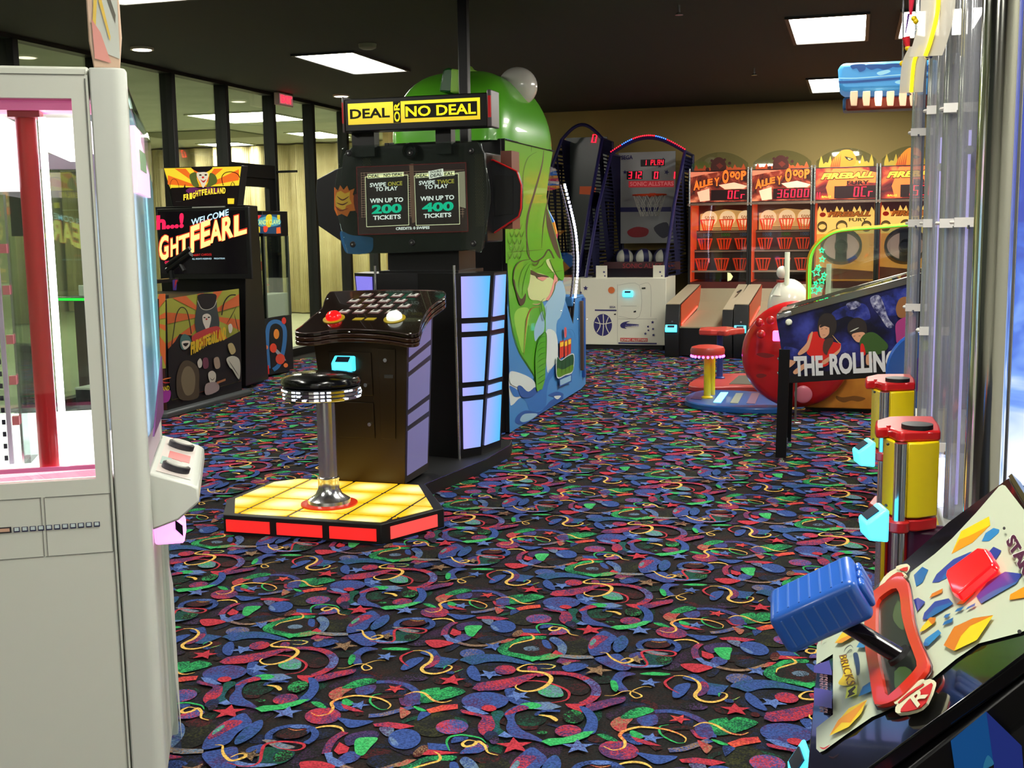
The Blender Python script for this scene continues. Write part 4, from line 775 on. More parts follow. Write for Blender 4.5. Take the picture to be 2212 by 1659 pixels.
for q,nm in (('(742,360)(724,366)(684,388)(682,420)(688,488)(735,520)(760,520)(760,360)','l'),('(1050,345)(1066,346)(1116,370)(1126,400)(1125,450)(1120,468)(1068,503)(1045,505)','r')):
    pts=[aY(u,v,6.9) for u,v in nums(q)]; g=G(); g.prism(pts,(0,.05,0),M((22,22,26),.4)); w_=g.build('side_speaker',deal,bevel=.004)
    if nm=='r': g=G(); g.tube([aY(u,v,6.897) for u,v in nums('(1050,345)(1066,346)(1116,370)(1126,400)(1125,450)(1120,468)(1068,503)')],.006,RED,6); g.build('red_edge',w_,smooth=True); g=G(); g.prism([aY(u,v,6.895) for u,v in nums('(1068,378)(1108,380)(1108,462)(1070,466)')],(0,.004,0),BLK2); g.build('speaker_cloth',w_); g=G(); g.box(-2.12,-2.05,6.93,7.1,1.50,1.98,M((110,62,50),.4)); g.build('rear_panel',deal)
# marquee
MY=6.6; mq=[aY(u,v,MY) for u,v in nums('(741,228)(1052,193)(1056,270)(745,281)')]
xl,xr,zb,zt=-3.02,-2.10,2.105,2.30
g=G(); g.box(xl,xr,MY+.01,MY+.15,zb,zt,BLACK); mqo=g.build('marquee',deal,bevel=.006)
LY=mat_litpanel('marquee_yellow',(225,185,10),(245,240,20),1.15,2,2.12,2.3)
x0,x1,z0,z1=-2.993,-2.145,2.146,2.272
g=G(); g.box(x0,x1,MY+.004,MY+.012,z0,z1,LY); g.build('lit_face',mqo)
INK=M((25,22,8),.5); LYF=M((245,225,20),.4,emit=1.1)
xa,xb=-2.695,-2.638
g=G(); e_=MY+.003
def rc(a,b,c,d,m,y): g.ngon([(a,y,c),(b,y,c),(b,y,d),(a,y,d)],m)
rc(xa,xb-.008,z0,z1,INK,e_); rc(xb+.018,x1-.016,z0+.022,z1-.020,INK,e_)
lettering('DEAL',(x0+.014,e_,z0+.034),(xa-.022,e_,z0+.034),(x0+.014,e_,z1-.034),INK,g=g,bold=.028)
lettering('NO DEAL',(xb+.024,e_-.0006,z0+.032),(x1-.024,e_-.0006,z0+.032),(xb+.024,e_-.0006,z1-.032),LYF,g=g,bold=.022)
lettering('OR',(xb-.014,e_-.0006,z0+.006),(xb-.014,e_-.0006,z1-.006),(xa+.006,e_-.0006,z0+.006),LYF,g=g,bold=.022,off=-.0)
g.build('lettering',mqo,fix=False)
for s,x in ((1,xr),(-1,xl)):
    g=G(); g.box(x if s>0 else x-.012,x+.028 if s>0 else x,MY+.0,MY+.16,zb-.005,zt+.015,M((88,80,84),.35)); c_=g.build('marquee_end_cap',mqo,bevel=.006)
    g=G(); g.box(x+.008 if s>0 else x-.010,x+.026 if s>0 else x-.002,MY-.004,MY+.002,zb+.05,zt-.02,M((170,20,25),.4,emit=.4)); g.build('red_lens',c_)
# ================================================================ FISH WHEEL GAME
FX=-2.406
fish=thing('fish_wheel_game','tall prize wheel game with a huge green bass head on top and painted blue side','arcade game',(-2.85,9.2,0))
prof=[(7.98,.012),(10.30,.02),(10.49,.04),(10.46,.868),(10.09,.87),(10.0,.646),(9.64,.937),(9.645,1.076),(9.63,1.227),(9.49,1.376),(9.30,1.535),(9.18,1.643),(9.11,1.754),(9.20,1.935),(9.335,2.138),(7.98,2.14)]
def fishside(x,dx,m,name,par):
    g=G(); g.prism([(x,y,z) for y,z in prof],(dx,0,0),m); return g.build(name,par,bevel=.004)
fishside(-3.30,.86,BLACK,'cabinet_body',fish)
BLU=M((72,140,205),.3,name='blue_side_laminate'); GRN=M((92,178,42),.28,name='bass_green',coat=.3)
sp=fishside(-2.44,.034,BLACK,'side_panel',fish)
g=G(); g.ngon([(FX+.0009,y,z) for y,z in prof],BLU); g.build('blue_print',sp,fix=False)
fishside(-3.335,.034,BLACK,'side_panel',fish)
DG=M((40,105,20),.35); BRN=M((70,55,35),.5); LB=M((150,190,215),.4); WS=M((215,225,222),.4); CRM=M((205,215,150),.4); PNK=M((225,150,140),.4); LG=M((150,205,80),.35); RDB=M((170,60,35),.4); DB=M((45,90,165),.4); MB_=M((55,115,190),.4)
p0=Vector((FX,0,0)); nx=(1,0,0)
# lower half, traced from the side of the cabinet
A2=[(LB,'P','(600,170)(640,300)(600,480)(560,560)(560,880)(480,960)(470,600)(380,700)(400,480)(460,400)(500,330)(560,200)'),
(WS,'P','(160,980)(250,1000)(380,1050)(420,1080)(380,1200)(260,1180)(190,1240)(165,1220)'),
(WS,'P','(470,620)(560,640)(570,880)(500,940)(480,940)'),
(MB_,'P','(240,1160)(330,1170)(380,1130)(430,1110)(500,960)(560,890)(540,980)(500,1040)(480,1130)(470,1250)(420,1290)(340,1300)(300,1210)'),
(DB,'P','(210,1390)(230,1330)(300,1290)(420,1300)(520,1200)(620,1180)(580,1220)(480,1280)(380,1350)(280,1410)'),(LB,'P','(250,1370)(290,1320)(400,1320)(340,1370)(280,1390)'),
(DB,'P','(490,1160)(560,1130)(620,1150)(600,1200)(540,1220)(500,1230)(540,1180)'),(WS,'P','(540,1170)(600,1165)(570,1195)'),
(MB_,'P','(160,1080)(220,1110)(260,1160)(200,1170)'),
(GRN,'p','(140,0)(150,180)(158,420)(190,620)(240,780)(300,880)(370,990)(395,1120)(440,1110)(465,1020)(470,640)(470,540)(465,420)(440,360)(500,330)(560,200)(600,170)(620,0)'),
(LB,'P','(380,700)(370,620)(390,540)(440,440)(455,500)(460,560)(450,620)(410,660)'),
(LG,'P','(200,500)(240,420)(330,430)(310,600)(280,800)(240,700)'),
(DG,'S','(150,180)(160,420)(190,620)(240,780)(300,880)(370,990)(385,1100)',8),
(BLU,'p','(140,380)(156,470)(190,640)(240,790)(300,890)(370,1000)(350,1060)(160,980)'),
(WS,'P','(165,960)(260,975)(360,1030)(390,1110)(330,1150)(250,1100)(170,1060)'),(DG,'S','(152,440)(188,640)(238,790)(298,890)(368,1000)(380,1060)',7),(DB,'P','(230,1090)(260,1080)(320,1130)(380,1090)(390,1140)(330,1180)(260,1170)'),
(CRM,'P','(340,0)(350,100)(420,120)(500,150)(545,200)(500,320)(450,360)(400,350)(330,330)(310,180)(330,60)'),(CRM,'P','(480,0)(600,10)(620,150)(580,170)(540,120)(490,60)'),
(GRN,'P','(500,0)(530,60)(560,130)(600,180)(625,160)(620,60)(600,0)'),(PNK,'P','(470,340)(500,300)(530,210)(545,170)(575,185)(560,210)(540,260)(520,310)(495,350)'),(PNK,'P','(545,130)(570,160)(565,195)(540,190)'),
(DG,'S','(490,350)(520,310)(545,250)(550,205)(575,180)',7),(BRN,'P','(340,90)(400,120)(480,140)(495,155)(430,150)(400,165)(380,140)(345,130)'),(PNK,'P','(400,155)(480,155)(440,185)'),
(DG,'S','(500,0)(530,70)(570,150)(610,180)',8),(BRN,'S','(480,118)(620,95)',3),
(GRN,'P','(335,0)(250,20)(205,80)(195,180)(230,290)(280,380)(300,300)(330,200)(340,100)'),(BRN,'P','(190,180)(215,280)(250,390)(290,370)(300,290)(260,340)(220,260)(205,180)'),
(BRN,'S','(340,0)(250,20)(205,80)(192,180)',9),(DG,'S','(330,20)(270,90)(240,200)(245,280)',6),(DG,'S','(335,40)(300,120)(275,230)(270,310)',6),(BRN,'S','(350,30)(390,50)(420,0)',8),(DG,'S','(360,90)(430,60)(460,10)',4),
(RDB,'S','(420,405)(350,420)(315,490)(300,600)(285,820)',7),(PNK,'S','(355,380)(400,385)(440,365)',5),
(GRN,'P','(400,720)(440,650)(470,630)(475,700)(470,900)(460,1020)(430,1100)(395,1120)(385,1000)(380,850)'),(DG,'S','(380,740)(430,650)(472,630)(476,760)(470,920)',7)]
for i in range(9): A2.append((DG,'S','(%d,%d)(%d,%d)(%d,%d)'%(470,660+i*45,430,665+i*48,395+(i%2)*8,700+i*46),5))
A2+=[(DG,'S','(460,330)(430,380)(460,520)(475,400)',7),
(M((205,60,40),.4),'p','(590,700)(625,690)(622,830)(588,852)'),(M((205,60,40),.4),'p','(630,695)(655,684)(655,812)(632,842)'),(M((205,60,40),.4),'p','(660,682)(688,672)(684,800)(660,820)'),
(M((245,200,50),.4),'p','(592,712)(622,702)(621,740)(592,750)'),(M((245,200,50),.4),'p','(632,706)(653,695)(653,735)(632,745)'),(M((245,200,50),.4),'p','(662,690)(686,682)(685,720)(661,730)'),
(WS,'P','(563,830)(600,860)(660,820)(712,812)(700,960)(640,990)(565,1010)'),(M((30,80,45),.4),'P','(568,838)(600,866)(660,828)(707,820)(698,950)(640,980)(570,1000)'),(M((90,140,30),.4),'P','(570,930)(620,940)(700,900)(697,955)(640,982)(571,1002)'),
(BLK2,'S','(608,860)(606,985)',3),(BLK2,'S','(640,850)(638,975)',3),(BLK2,'S','(672,835)(670,965)',3),(DB,'p','(585,1020)(692,975)(690,1045)(588,1090)'),(LB,'p','(592,1030)(685,990)(684,1036)(594,1078)'),
(M((215,90,90),.4),'P','(628,590)(645,585)(648,650)(632,668)'),(DB,'S','(645,600)(690,600)(715,640)(722,690)',3)]
art('bass_painting',sp,p0,nx,(1060,560),3.95,A2,off=.0015,step=.00035)
# upper half (crop frame 620,100 at 3.0729)
A3=[(GRN,'p','(1446,615)(1764,690)(1740,850)(1722,996)(1736,1090)(1762,1180)(1800,1305)(1829,1420)(1829,1440)(1700,1440)(1600,1440)(1452,1440)(1446,1000)'),
(DG,'S','(1660,700)(1600,740)(1570,830)(1565,940)(1570,1010)',7),(BRN,'S','(1705,690)(1690,800)(1640,980)(1600,1120)(1590,1260)(1610,1390)',13),(BRN,'S','(1745,800)(1740,960)(1715,1100)(1700,1200)(1690,1340)',7),
(BRN,'P','(1722,1080)(1736,1110)(1765,1200)(1795,1310)(1815,1390)(1812,1410)(1785,1370)(1748,1280)(1724,1180)'),
(DG,'S','(1622,640)(1622,700)',5),(BRN,'S','(1460,1368)(1700,1350)',3),
(BRN,'S','(1590,1290)(1600,1380)(1640,1430)(1700,1400)(1740,1350)(1790,1440)(1830,1470)',9)]
for r in range(5):
    for c in range(3):
        x=1480+c*32+(r%2)*14; y=1180+r*48; A3.append((DG,'S','(%d,%d)(%d,%d)(%d,%d)'%(x-16,y,x,y+38,x+18,y-4),4))
art('scale_painting',sp,p0,nx,(620,100),3.0729,A3,off=.004,step=.00035)
# bass head: bulging shell on top
def shell(name,par,cx_,cy_,cz,rx,ry,rz,m,ex=2.6,n=36,k=14,lean=0):
    g=G(); vs=[]
    sg=lambda v,p:math.copysign(abs(v)**p,v)
    for j in range(k+1):
        t=(math.pi/2)*j/k
        for i in range(n):
            a=2*math.pi*i/n; c=math.cos(t)**(2/ex); vs.append(Vector((cx_+rx*c*sg(math.cos(a),2/5.5),cy_+ry*c*sg(math.sin(a),2/5.5)+lean*math.sin(t),cz+rz*math.sin(t)**(.95) if t>0 else cz)))
    fs=[(j*n+i,j*n+(i+1)%n,(j+1)*n+(i+1)%n,(j+1)*n+i) for j in range(k) for i in range(n)]+[tuple(range(n))[::-1]]
    g.add(vs,fs,m); return g.build(name,par,smooth=True)
hd=shell('bass_head',fish,-2.86,8.71,2.13,.47,.80,.56,GRN,2.9,lean=-.02)
g=G(); g.tube([(-2.398,7.97+.06*i,2.13) for i in range(24)],.006,BLK2,6); g.build('head_seam',hd)
for x in (-2.545,-3.02):
    c=Vector((x,8.80,2.595)) if x>-2.8 else Vector((x,9.0,2.47)); g=G(); g.ell(c,(.155,.16,.15),M((212,208,200),.2,coat=.5,name='eye_white'),28,16); e1=g.build('eye',fish,smooth=True)
    g=G(); g.lathe(c+Vector((.04 if x>-2.8 else -.04,.148,.0)),[(.075,-.03),(.06,.0),(.03,.01),(.002,.014)],BLK2,20,(.25,1,0)); g.build('pupil',e1,smooth=True)
g=G(); g.prism([aY(u,v,7.95) for u,v in nums('(948,198)(957,150)(968,146)(986,150)(984,200)')],(0,.25,0),M((20,85,30),.25)); fn=g.build('back_fin',fish,bevel=.012); g=G(); g.prism([aY(u,v,7.945) for u,v in nums('(972,200)(974,148)(990,150)(992,200)')],(0,.25,0),LG); g.build('fin_ray',fn,bevel=.01)
g=G(); g.prism([aY(u,v,8.6) for u,v in nums('(1004,172)(1012,140)(1020,150)(1028,152)(1032,172)')],(0,.08,0),LG); g.build('back_spike',fish,bevel=.01)
# curved front shield with the wheel behind it and the lamp strip
arc=[(9.44,2.12),(9.56,2.0),(9.70,1.865),(9.92,1.66),(10.08,1.48),(10.16,1.28),(10.15,1.08),(10.06,.89)]
g=G(); g.rib([(-2.87,y,z) for y,z in arc],[Vector((.43,0,0))]*len(arc),ACRYL); g.build('front_shield',fish,fix=False)
LEDW=M((235,235,255),.3,emit=7,ec=(225,225,255)); g=G()
g2=spline(arc[2:],False,7)
for y,z in g2: g.box(-2.405,-2.39,y-.011,y+.011,z-.011,z+.011,LEDW)
g.build('lamp_strip',fish)
g=G()
for y,z in g2[::1]: g.box(-2.445,-2.43,y-.02,y+.02,z-.004,z+.004,M((150,150,160),.3,.8))
g.tube([(-2.437,y,z) for y,z in g2],.009,DGREY,6)
g.build('lamp_strip_backing',fish)
whl=thing; g=G()
cols=[(235,70,100),(250,235,225),(60,130,220),(250,160,60)]
N_=24
wc=Vector((-2.87,9.62,1.45)); ax=Vector((0,1,.35)).normalized(); uu=Vector((1,0,0)); ww=ax.cross(uu)
for i in range(N_):
    a0,a1=2*math.pi*i/N_,2*math.pi*(i+1)/N_; c=cols[i%4]; P_=lambda a,r:wc+uu*(r*math.cos(a))+ww*(r*math.sin(a)); g.prism([wc,P_(a0,.42),P_(a1,.42)],ax*.02,M(c,.4,emit=.35))
g.build('prize_wheel',fish)
art('wheel_lettering',sp,p0,nx,(620,100),3.0729,[],off=.01) if False else None
g=G(); g.box(-3.30,-2.42,10.05,10.5,.80,.885,BLU); g.build('console_top',fish,bevel=.01)
g=G(); g.box(-2.395,-2.365,10.22,10.25,.2,.84,M((95,70,45),.4)); g.box(-2.404,-2.38,10.34,10.40,.12,.86,DB); g.build('side_bumper',fish,bevel=.004)
g=G(); 
for y in (8.1,10.1):
    for x in (-2.5,-3.2): G().cyl((x,y,0),(x,y,.10),.03,BLK2,12).build('foot',fish)
for i in range(7): 
    p=Vector((FX,10.15,0)); 
g=G()
for u,v in ((1103,533),(1240,655),(1262,655),(1212,672),(1248,690),(1268,690),(1262,708),(1176,617)): g.lathe(aX(u,v,FX+.001),[(.008,0),(.004,.005)],CHROME,8,(1,0,0))
g.build('screws',fish,smooth=True)

# ================================================================ CLOWN SHOOTER
FF=(-5.95,9.6,0)
frt=thing('clown_shooter_game','black gun game cabinet with clown marquee and orange sunburst art left of centre','arcade game',FF)
OR_=M((235,110,30),.4); YE_=M((225,200,40),.4); PUR=M((90,30,95),.4); LGN=M((150,170,80),.5)
g=G(); g.hexa([Vector(p) for p in ((-6.44,9.78,.03),(-5.60,9.78,.03),(-5.66,10.35,.03),(-6.44,10.35,.03))],[Vector(p) for p in ((-6.44,9.70,1.76),(-5.48,9.72,1.76),(-5.62,10.2,1.76),(-6.44,10.2,1.76))],BLACK); g.build('cabinet_body',frt,bevel=.006)
g=G(); g.box(-6.40,-5.42,9.665,9.70,1.07,1.74,BLK2); mon=g.build('monitor_bezel',frt,bevel=.006)
SC_=M((8,7,10),.12,emit=.3,ec=(25,20,24)); yq=9.66
g=G(); g.box(-6.385,-5.46,yq,yq+.006,1.12,1.71,SC_); scr2=g.build('monitor_screen',mon)
TITLE=M((250,240,130),.3,emit=1.35,ec=(250,238,125)); TRED=M((215,60,40),.3,emit=.9); PKR=M((235,30,80),.3,emit=1.1); CYW=M((190,225,240),.3,emit=1.0)
g=G(); q=aY
def L2(s,pts,h,m,bold=.03,off=0,y=yq-.002,**k): lettering(s,aY(*pts[0],y-off),aY(*pts[1],y-off),aY(pts[0][0],pts[0][1]-h,y-off),m,g=g,bold=bold,**k)
big=[('G',344,572,362,565,50),('H',365,567,385,558,60),('T',383,560,405,550,50),('F',404,548,430,532,50),('E',425,548,452,530,58),('F',0,0,0,0,0),('A',450,528,477,518,45),('R',476,524,503,512,50),('L',502,512,535,505,50)]
big=[('G',342,566,365,560,56),('H',367,556,386,550,42),('T',384,553,410,545,44),('F',410,548,432,541,60),('E',432,538,455,530,58),('A',452,527,480,520,50),('R',478,522,505,512,52),('L',504,513,534,505,48)]
for s,u0,v0,u1,v1,h in big:
    L2(s,((u0,v0),(u1,v1)),h,TRED,.07); L2(s,((u0+2,v0-1),(u1-1,v1-1)),h-3,TITLE,.03,.001)
L2('WELCOME',((413,488),(494,465)),14,CYW,.02,warp=lambda x:.0); L2('h...!',((338,497),(397,492)),32,PKR,.05); L2('INSERT CARD(S)',((415,555),(457,553)),6,M((220,40,40),.3,emit=.8),.0)
L2('ALL RIGHTS RESERVED    FRIGHTFEAR',((415,561),(486,560)),3.5,CYW,.0); L2('00',((356,570),(366,569)),6,PKR,.02)
g.build('screen_picture',scr2,fix=False)
# marquee with the clown
mqt='(352,362)(522,357)(512,448)(374,450)'
g=G(); g.prism([aY(u,v,9.72) for u,v in nums(mqt)],(0,.12,0),BLACK); mq2=g.build('marquee',frt,bevel=.005)
n_y=(0,-1,0); P0=Vector((0,9.718,0)); E_=.75
OY=M((238,110,30),.4,emit=E_); YY=M((245,215,50),.4,emit=E_); DK=M((30,12,22),.4); SK=M((235,225,200),.4,emit=.6); PU=M((120,40,110),.4,emit=.4)
def burst(cx_,cy_,R,n,m1,m2,pts0,sx=1):
    out=[(m2,'p',pts0)]
    return out
def wedge(cx_,cy_,box,n,m,ph=0):
    x0,y0,x1,y1=box; res=[]
    for i in range(n):
        a0=math.radians(180+180*(i*2+ph)/(2*n)); a1=math.radians(180+180*(i*2+1+ph)/(2*n)); pts=[(cx_,cy_)]
        for a in (a0,a1):
            c,s=math.cos(a),math.sin(a); t=min([abs((x1-cx_)/c) if c>0 else abs((x0-cx_)/c) if c<0 else 9e9,abs((y0-cy_)/s) if s<0 else 9e9]); pts.append((cx_+c*t,cy_+s*t))
        res.append((m,'p',pts))
    return res
# crop frame (300,340) scale 2.962
im=[(YY,'p','(160,70)(655,58)(640,180)(200,200)')]+wedge(400,190,(185,72,640,185),6,OY,.3)+[(DK,'p','(205,195)(640,180)(628,310)(222,318)'),(DK,'P','(340,62)(465,60)(450,85)(405,100)(360,85)'),(SK,'P','(370,100)(395,95)(430,95)(445,110)(435,150)(412,195)(392,160)(375,130)'),(M((215,50,40),.4,emit=.5),'E','(410,128)(8,7)'),(DK,'E','(393,113)(9,5)'),(DK,'E','(428,112)(9,5)'),(M((205,40,50),.4,emit=.4),'P','(392,140)(412,150)(432,138)(414,162)'),
(LGN,'P','(325,110)(365,95)(372,140)(385,185)(350,185)(330,150)'),(LGN,'P','(455,100)(490,115)(500,160)(460,185)(430,190)(445,150)'),(PU,'P','(300,215)(340,190)(400,200)(460,190)(540,210)(500,230)(420,225)(350,240)'),
(DK,'S','(200,215)(200,170)(215,140)(240,145)(255,180)(258,215)',3,0),(DK,'S','(540,180)(530,130)(550,100)(590,92)(630,105)(645,130)',5,0),(DK,'S','(575,230)(600,155)(625,225)',4,0),(DK,'p','(283,200)(295,170)(300,200)'),(YY,'p','(567,262)(610,262)(608,298)(568,298)'),(GREY,'p','(235,282)(272,282)(272,284)(235,284)')]
art('marquee_art',mq2,P0,n_y,(300,340),2.962,im,step=.0004)
g=G(); yy_=9.70
cl='FRIGHTFEARLAND'; 
for i,ch in enumerate(cl):
    t=i/(len(cl)-1); u0=396+92*i/14; v=430-7*math.sin(math.pi*t*.6)-5*t+ (3 if t<.3 else 0); 
    lettering(ch,aY(u0,v,yy_),aY(u0+6.2,v-.5,yy_),aY(u0,v-14,yy_),DK,g=g,bold=.09); lettering(ch,aY(u0+.4,v,yy_-.002),aY(u0+5.8,v-.5,yy_-.002),aY(u0+.4,v-13,yy_-.002),M((250,215,60),.4,emit=1.0),g=g,bold=.04)
g.build('lettering',mq2,fix=False)
g=G(); g.prism([aY(u,v,9.70) for u,v in nums('(415,447)(485,445)(485,449)(415,451)')],(0,.03,0),WHITE); g.build('lamp_lip',mq2)
# gun pedestal with painted side
g=G(); g.box(-6.25,-5.42,8.18,9.4,.05,.97,BLACK); ped=g.build('gun_pedestal',frt,bevel=.006)
g=G(); g.box(-6.28,-5.34,8.05,9.45,0,.055,M((72,76,78),.45)); g.build('base_plate',frt,bevel=.015); g=G(); g.box(-6.3,-5.68,9.45,10.3,0,.05,M((72,76,78),.45)); g.build('base_plate',frt,bevel=.015)
PS=Vector((-5.42,0,0)); PAL=M((165,165,65),.45); ORD=M((215,105,55),.45)
def wedge2(c,poly,n,m,ph):
    res=[]; cx_,cy_=c
    for i in range(n):
        a0=math.pi*2*(i+ph)/n; a1=a0+math.pi*2*.42/n; q=poly
        for a,sg in ((a0,1),(a1,-1)):
            nx_,ny_=-math.sin(a)*sg,math.cos(a)*sg; q=clip(q,nx_,ny_,nx_*cx_+ny_*cy_) if len(q)>2 else []
        if len(q)>2: res.append((m,'p',q))
    return res
panel=nums('(178,905)(400,870)(640,840)(655,1430)(210,1555)(185,1200)')
im=[(PAL,'p',panel)]+wedge2((430,1010),panel,9,ORD,.18)
gb=M((58,64,66),.5); sk2=M((215,205,190),.5); mon_=M((80,66,50),.5); mon2=M((125,110,85),.5); dkk=M((22,16,20),.5); yt=M((205,170,40),.45); tq=M((70,110,105),.5)
im+=[(dkk,'p','(185,1230)(230,1180)(260,1130)(340,1140)(330,1230)(560,1160)(650,1110)(658,1428)(212,1552)(190,1400)'),
(gb,'P','(380,905)(420,895)(490,905)(500,960)(515,1060)(500,1110)(430,1160)(380,1140)(358,1060)(370,960)'),(dkk,'P','(380,880)(490,875)(488,930)(470,960)(430,975)(395,950)'),(M((200,195,180),.5),'S','(375,915)(400,965)(440,975)(480,955)(498,915)',4,0),
(sk2,'P','(410,1010)(440,1000)(462,1020)(455,1070)(438,1110)(420,1080)(408,1045)'),(M((190,40,40),.5),'E','(433,1035)(6,6)'),(dkk,'E','(420,1025)(7,4)'),(dkk,'E','(448,1023)(7,4)'),(M((190,60,60),.5),'P','(345,1140)(420,1100)(500,1080)(520,1110)(420,1150)(350,1180)'),
(tq,'P','(265,1160)(290,1130)(325,1150)(335,1190)(300,1230)(270,1220)'),(M((225,215,200),.5),'P','(275,1180)(325,1175)(320,1210)(290,1228)'),(dkk,'P','(282,1192)(318,1188)(300,1210)'),
(mon_,'P','(270,1320)(320,1300)(380,1350)(385,1450)(375,1540)(260,1545)(240,1420)'),(mon2,'P','(290,1350)(330,1340)(360,1400)(350,1500)(300,1520)(270,1430)'),
(sk2,'P','(375,1310)(392,1285)(405,1310)(400,1340)(383,1345)'),(M((120,60,80),.5),'P','(410,1290)(440,1285)(445,1340)(415,1350)'),(sk2,'P','(445,1380)(470,1365)(492,1385)(490,1430)(465,1450)(448,1420)'),(dkk,'S','(455,1410)(470,1425)(485,1408)',4),(M((170,150,150),.5),'P','(430,1450)(500,1440)(510,1490)(430,1520)'),
(sk2,'P','(572,1075)(590,1065)(600,1090)(592,1120)(578,1120)'),(M((190,170,120),.5),'P','(570,1200)(600,1190)(620,1240)(590,1260)'),(M((200,195,180),.5),'P','(560,1290)(600,1270)(640,1290)(650,1350)(640,1420)(600,1360)(580,1340)'),(dkk,'S','(575,1300)(640,1400)',4),(M((175,150,130),.5),'P','(480,1290)(510,1280)(520,1340)(490,1350)'),(M((190,120,80),.5),'p','(500,1435)(555,1415)(555,1428)(500,1450)'),
(dkk,'S','(205,1240)(220,1130)(240,1010)(270,960)(305,980)(325,1060)(335,1130)',6,0),(dkk,'S','(530,1010)(545,930)(580,885)(620,880)',8,0),(dkk,'S','(560,1070)(600,1000)(625,950)',4),(dkk,'S','(610,1000)(640,1130)',5)]
art('sunburst_art',ped,PS,nx,(300,340),2.962,im,step=.0005)
g=G(); yt2=M((205,165,35),.45,emit=.12)
for i,ch in enumerate(cl):
    t=i/(len(cl)-1); u0=412+76*i/14; v=(1265-8*t*12+ (1-abs(2*t-1))*(-14))/2.962+340
    lettering(ch,aX(u0,v,-5.40),aX(u0+5.3,v-1.2,-5.40),aX(u0,v-24-4*abs(2*t-1),-5.40),yt2,g=g,bold=.05)
g.build('lettering',ped,fix=False)
# narrow striped front of the pedestal
g=G(); g.box(-6.25,-5.42,8.165,8.18,.06,.96,M((60,20,15),.5)); fp=g.build('front_panel',ped)
im=[(PAL,'p','(30,880)(170,872)(172,1350)(30,1360)')]+wedge2((60,1050),nums('(30,880)(170,872)(172,1350)(30,1360)'),9,ORD,.3)+[(DK,'p','(95,905)(128,905)(135,1345)(100,1345)'),(M((20,200,205),.4,emit=1.6),'p','(85,940)(110,935)(110,990)(85,995)')]
art('front_art',fp,Vector((0,8.164,0)),n_y,(300,340),2.962,im,step=.0005)
g=G(); g.box(-6.30,-5.50,8.0,8.42,.965,1.0,M((28,30,30),.3)); sh=g.build('gun_shelf',frt,bevel=.008); g=G(); g.box(-6.28,-5.51,7.985,8.0,.972,.990,M((20,255,60),.3,emit=2.2,ec=(10,255,60))); g.build('green_lamp_edge',sh)
g=G(); g.box(-6.15,-5.82,8.1,8.4,1.0,1.09,WHITE); g.build('shelf_box',sh,bevel=.006); g=G(); g.box(-5.80,-5.64,8.1,8.35,1.0,1.10,YEL); art('holster_art',g.build('gun_holster',sh,bevel=.01),Vector((0,8.098,0)),n_y,(300,340),2.962,[(M((60,40,120),.5),'p','(215,785)(245,780)(240,850)(218,850)'),(M((150,30,40),.5),'p','(232,785)(250,782)(225,845)')],step=.0005)
g=G(); GM=M((16,17,19),.3,.3,name='gun_black')
a_=aY(362,585,8.7); b_=aY(412,548,8.7); 
g.cyl(a_,b_,.03,GM,10); d_=(b_-a_).normalized(); up=Vector((0,-.2,1)).normalized(); g.cyl(a_+up*.045,b_+up*.045,.02,GM,8); g.cyl(a_+d_*.04,a_+d_*.05-Vector((0,0,.17)),.026,GM,8); g.cyl(a_+d_*.14,a_+d_*.19-Vector((0,0,.1)),.02,GM,8); g.box(a_.x-.03,a_.x+.08,8.3,8.74,1.09,1.12,GM)
g.build('toy_gun',frt,smooth=True)
g=G(); g.box(-6.0,-5.62,7.78,8.04,0.0,.27,M((40,22,35),.5)); pb=g.build('foot_pedal_box',frt,bevel=.01); g=G(); g.box(-6.0,-5.62,7.775,8.04,.27,.285,WHITE); g.build('pedal_top',pb)
im=[(PU,'P','(120,1500)(200,1490)(190,1560)(125,1565)'),(M((220,120,60),.4),'S','(120,1440)(160,1420)(205,1410)',8),(M((200,60,60),.4),'S','(130,1410)(160,1440)(200,1440)',6)]
art('pedal_art',pb,Vector((0,7.779,0)),n_y,(300,340),2.962,im); lettering('RLAND',aY(343,846,7.775),aY(366,843,7.775),aY(343,836,7.775),YE_,parent=pb,name='lettering')

# ================================================================ CANDY CRANE behind the shooter
can=thing('candy_crane','narrow clear-sided candy crane with planet artwork between the clown game and the curtain','crane machine',(-5.95,10.9,0))
xa,xb,ya,yb=-6.3,-5.80,10.62,11.17
g=G(); g.box(xa,xb,ya,yb,.03,.62,BLACK); cb_=g.build('cabinet_base',can,bevel=.006); g=G(); g.box(xa,xb,ya,yb,1.46,1.72,BLACK); ct_=g.build('cabinet_top',can,bevel=.006)
for x in (xa+.015,xb-.015):
    for y in (ya+.015,yb-.015): g=G(); g.box(x-.015,x+.015,y-.015,y+.015,.62,1.46,M((60,66,60),.4)); g.build('corner_post',can)
g=G(); g.box(xa+.03,xb-.002,ya,ya+.004,.62,1.46,GLASS); g.box(xb-.006,xb-.002,ya+.03,yb-.03,.62,1.46,GLASS); g.build('glass_pane',can)
g=G(); CND=M((210,190,170),.4); cd=[M((200,60,60),.4),M((225,220,200),.4),M((160,110,110),.4)]
for i in range(260):
    x=random.uniform(xa+.05,xa+.27); y=random.uniform(ya+.05,yb-.05); z=.63+random.uniform(0,.32)
    a=random.uniform(0,3.14); dx,dy=.022*math.cos(a),.022*math.sin(a); g.box(x-.016,x+.016,y-.01,y+.01,z,z+.014,cd[i%3])
o=g.build('candy_heap',can); o['kind']='stuff'
g=G(); g.box(xa+.30,xb-.02,ya+.03,yb-.03,.62,.86,M((205,208,195),.5)); g.build('prize_chute',can,bevel=.005)
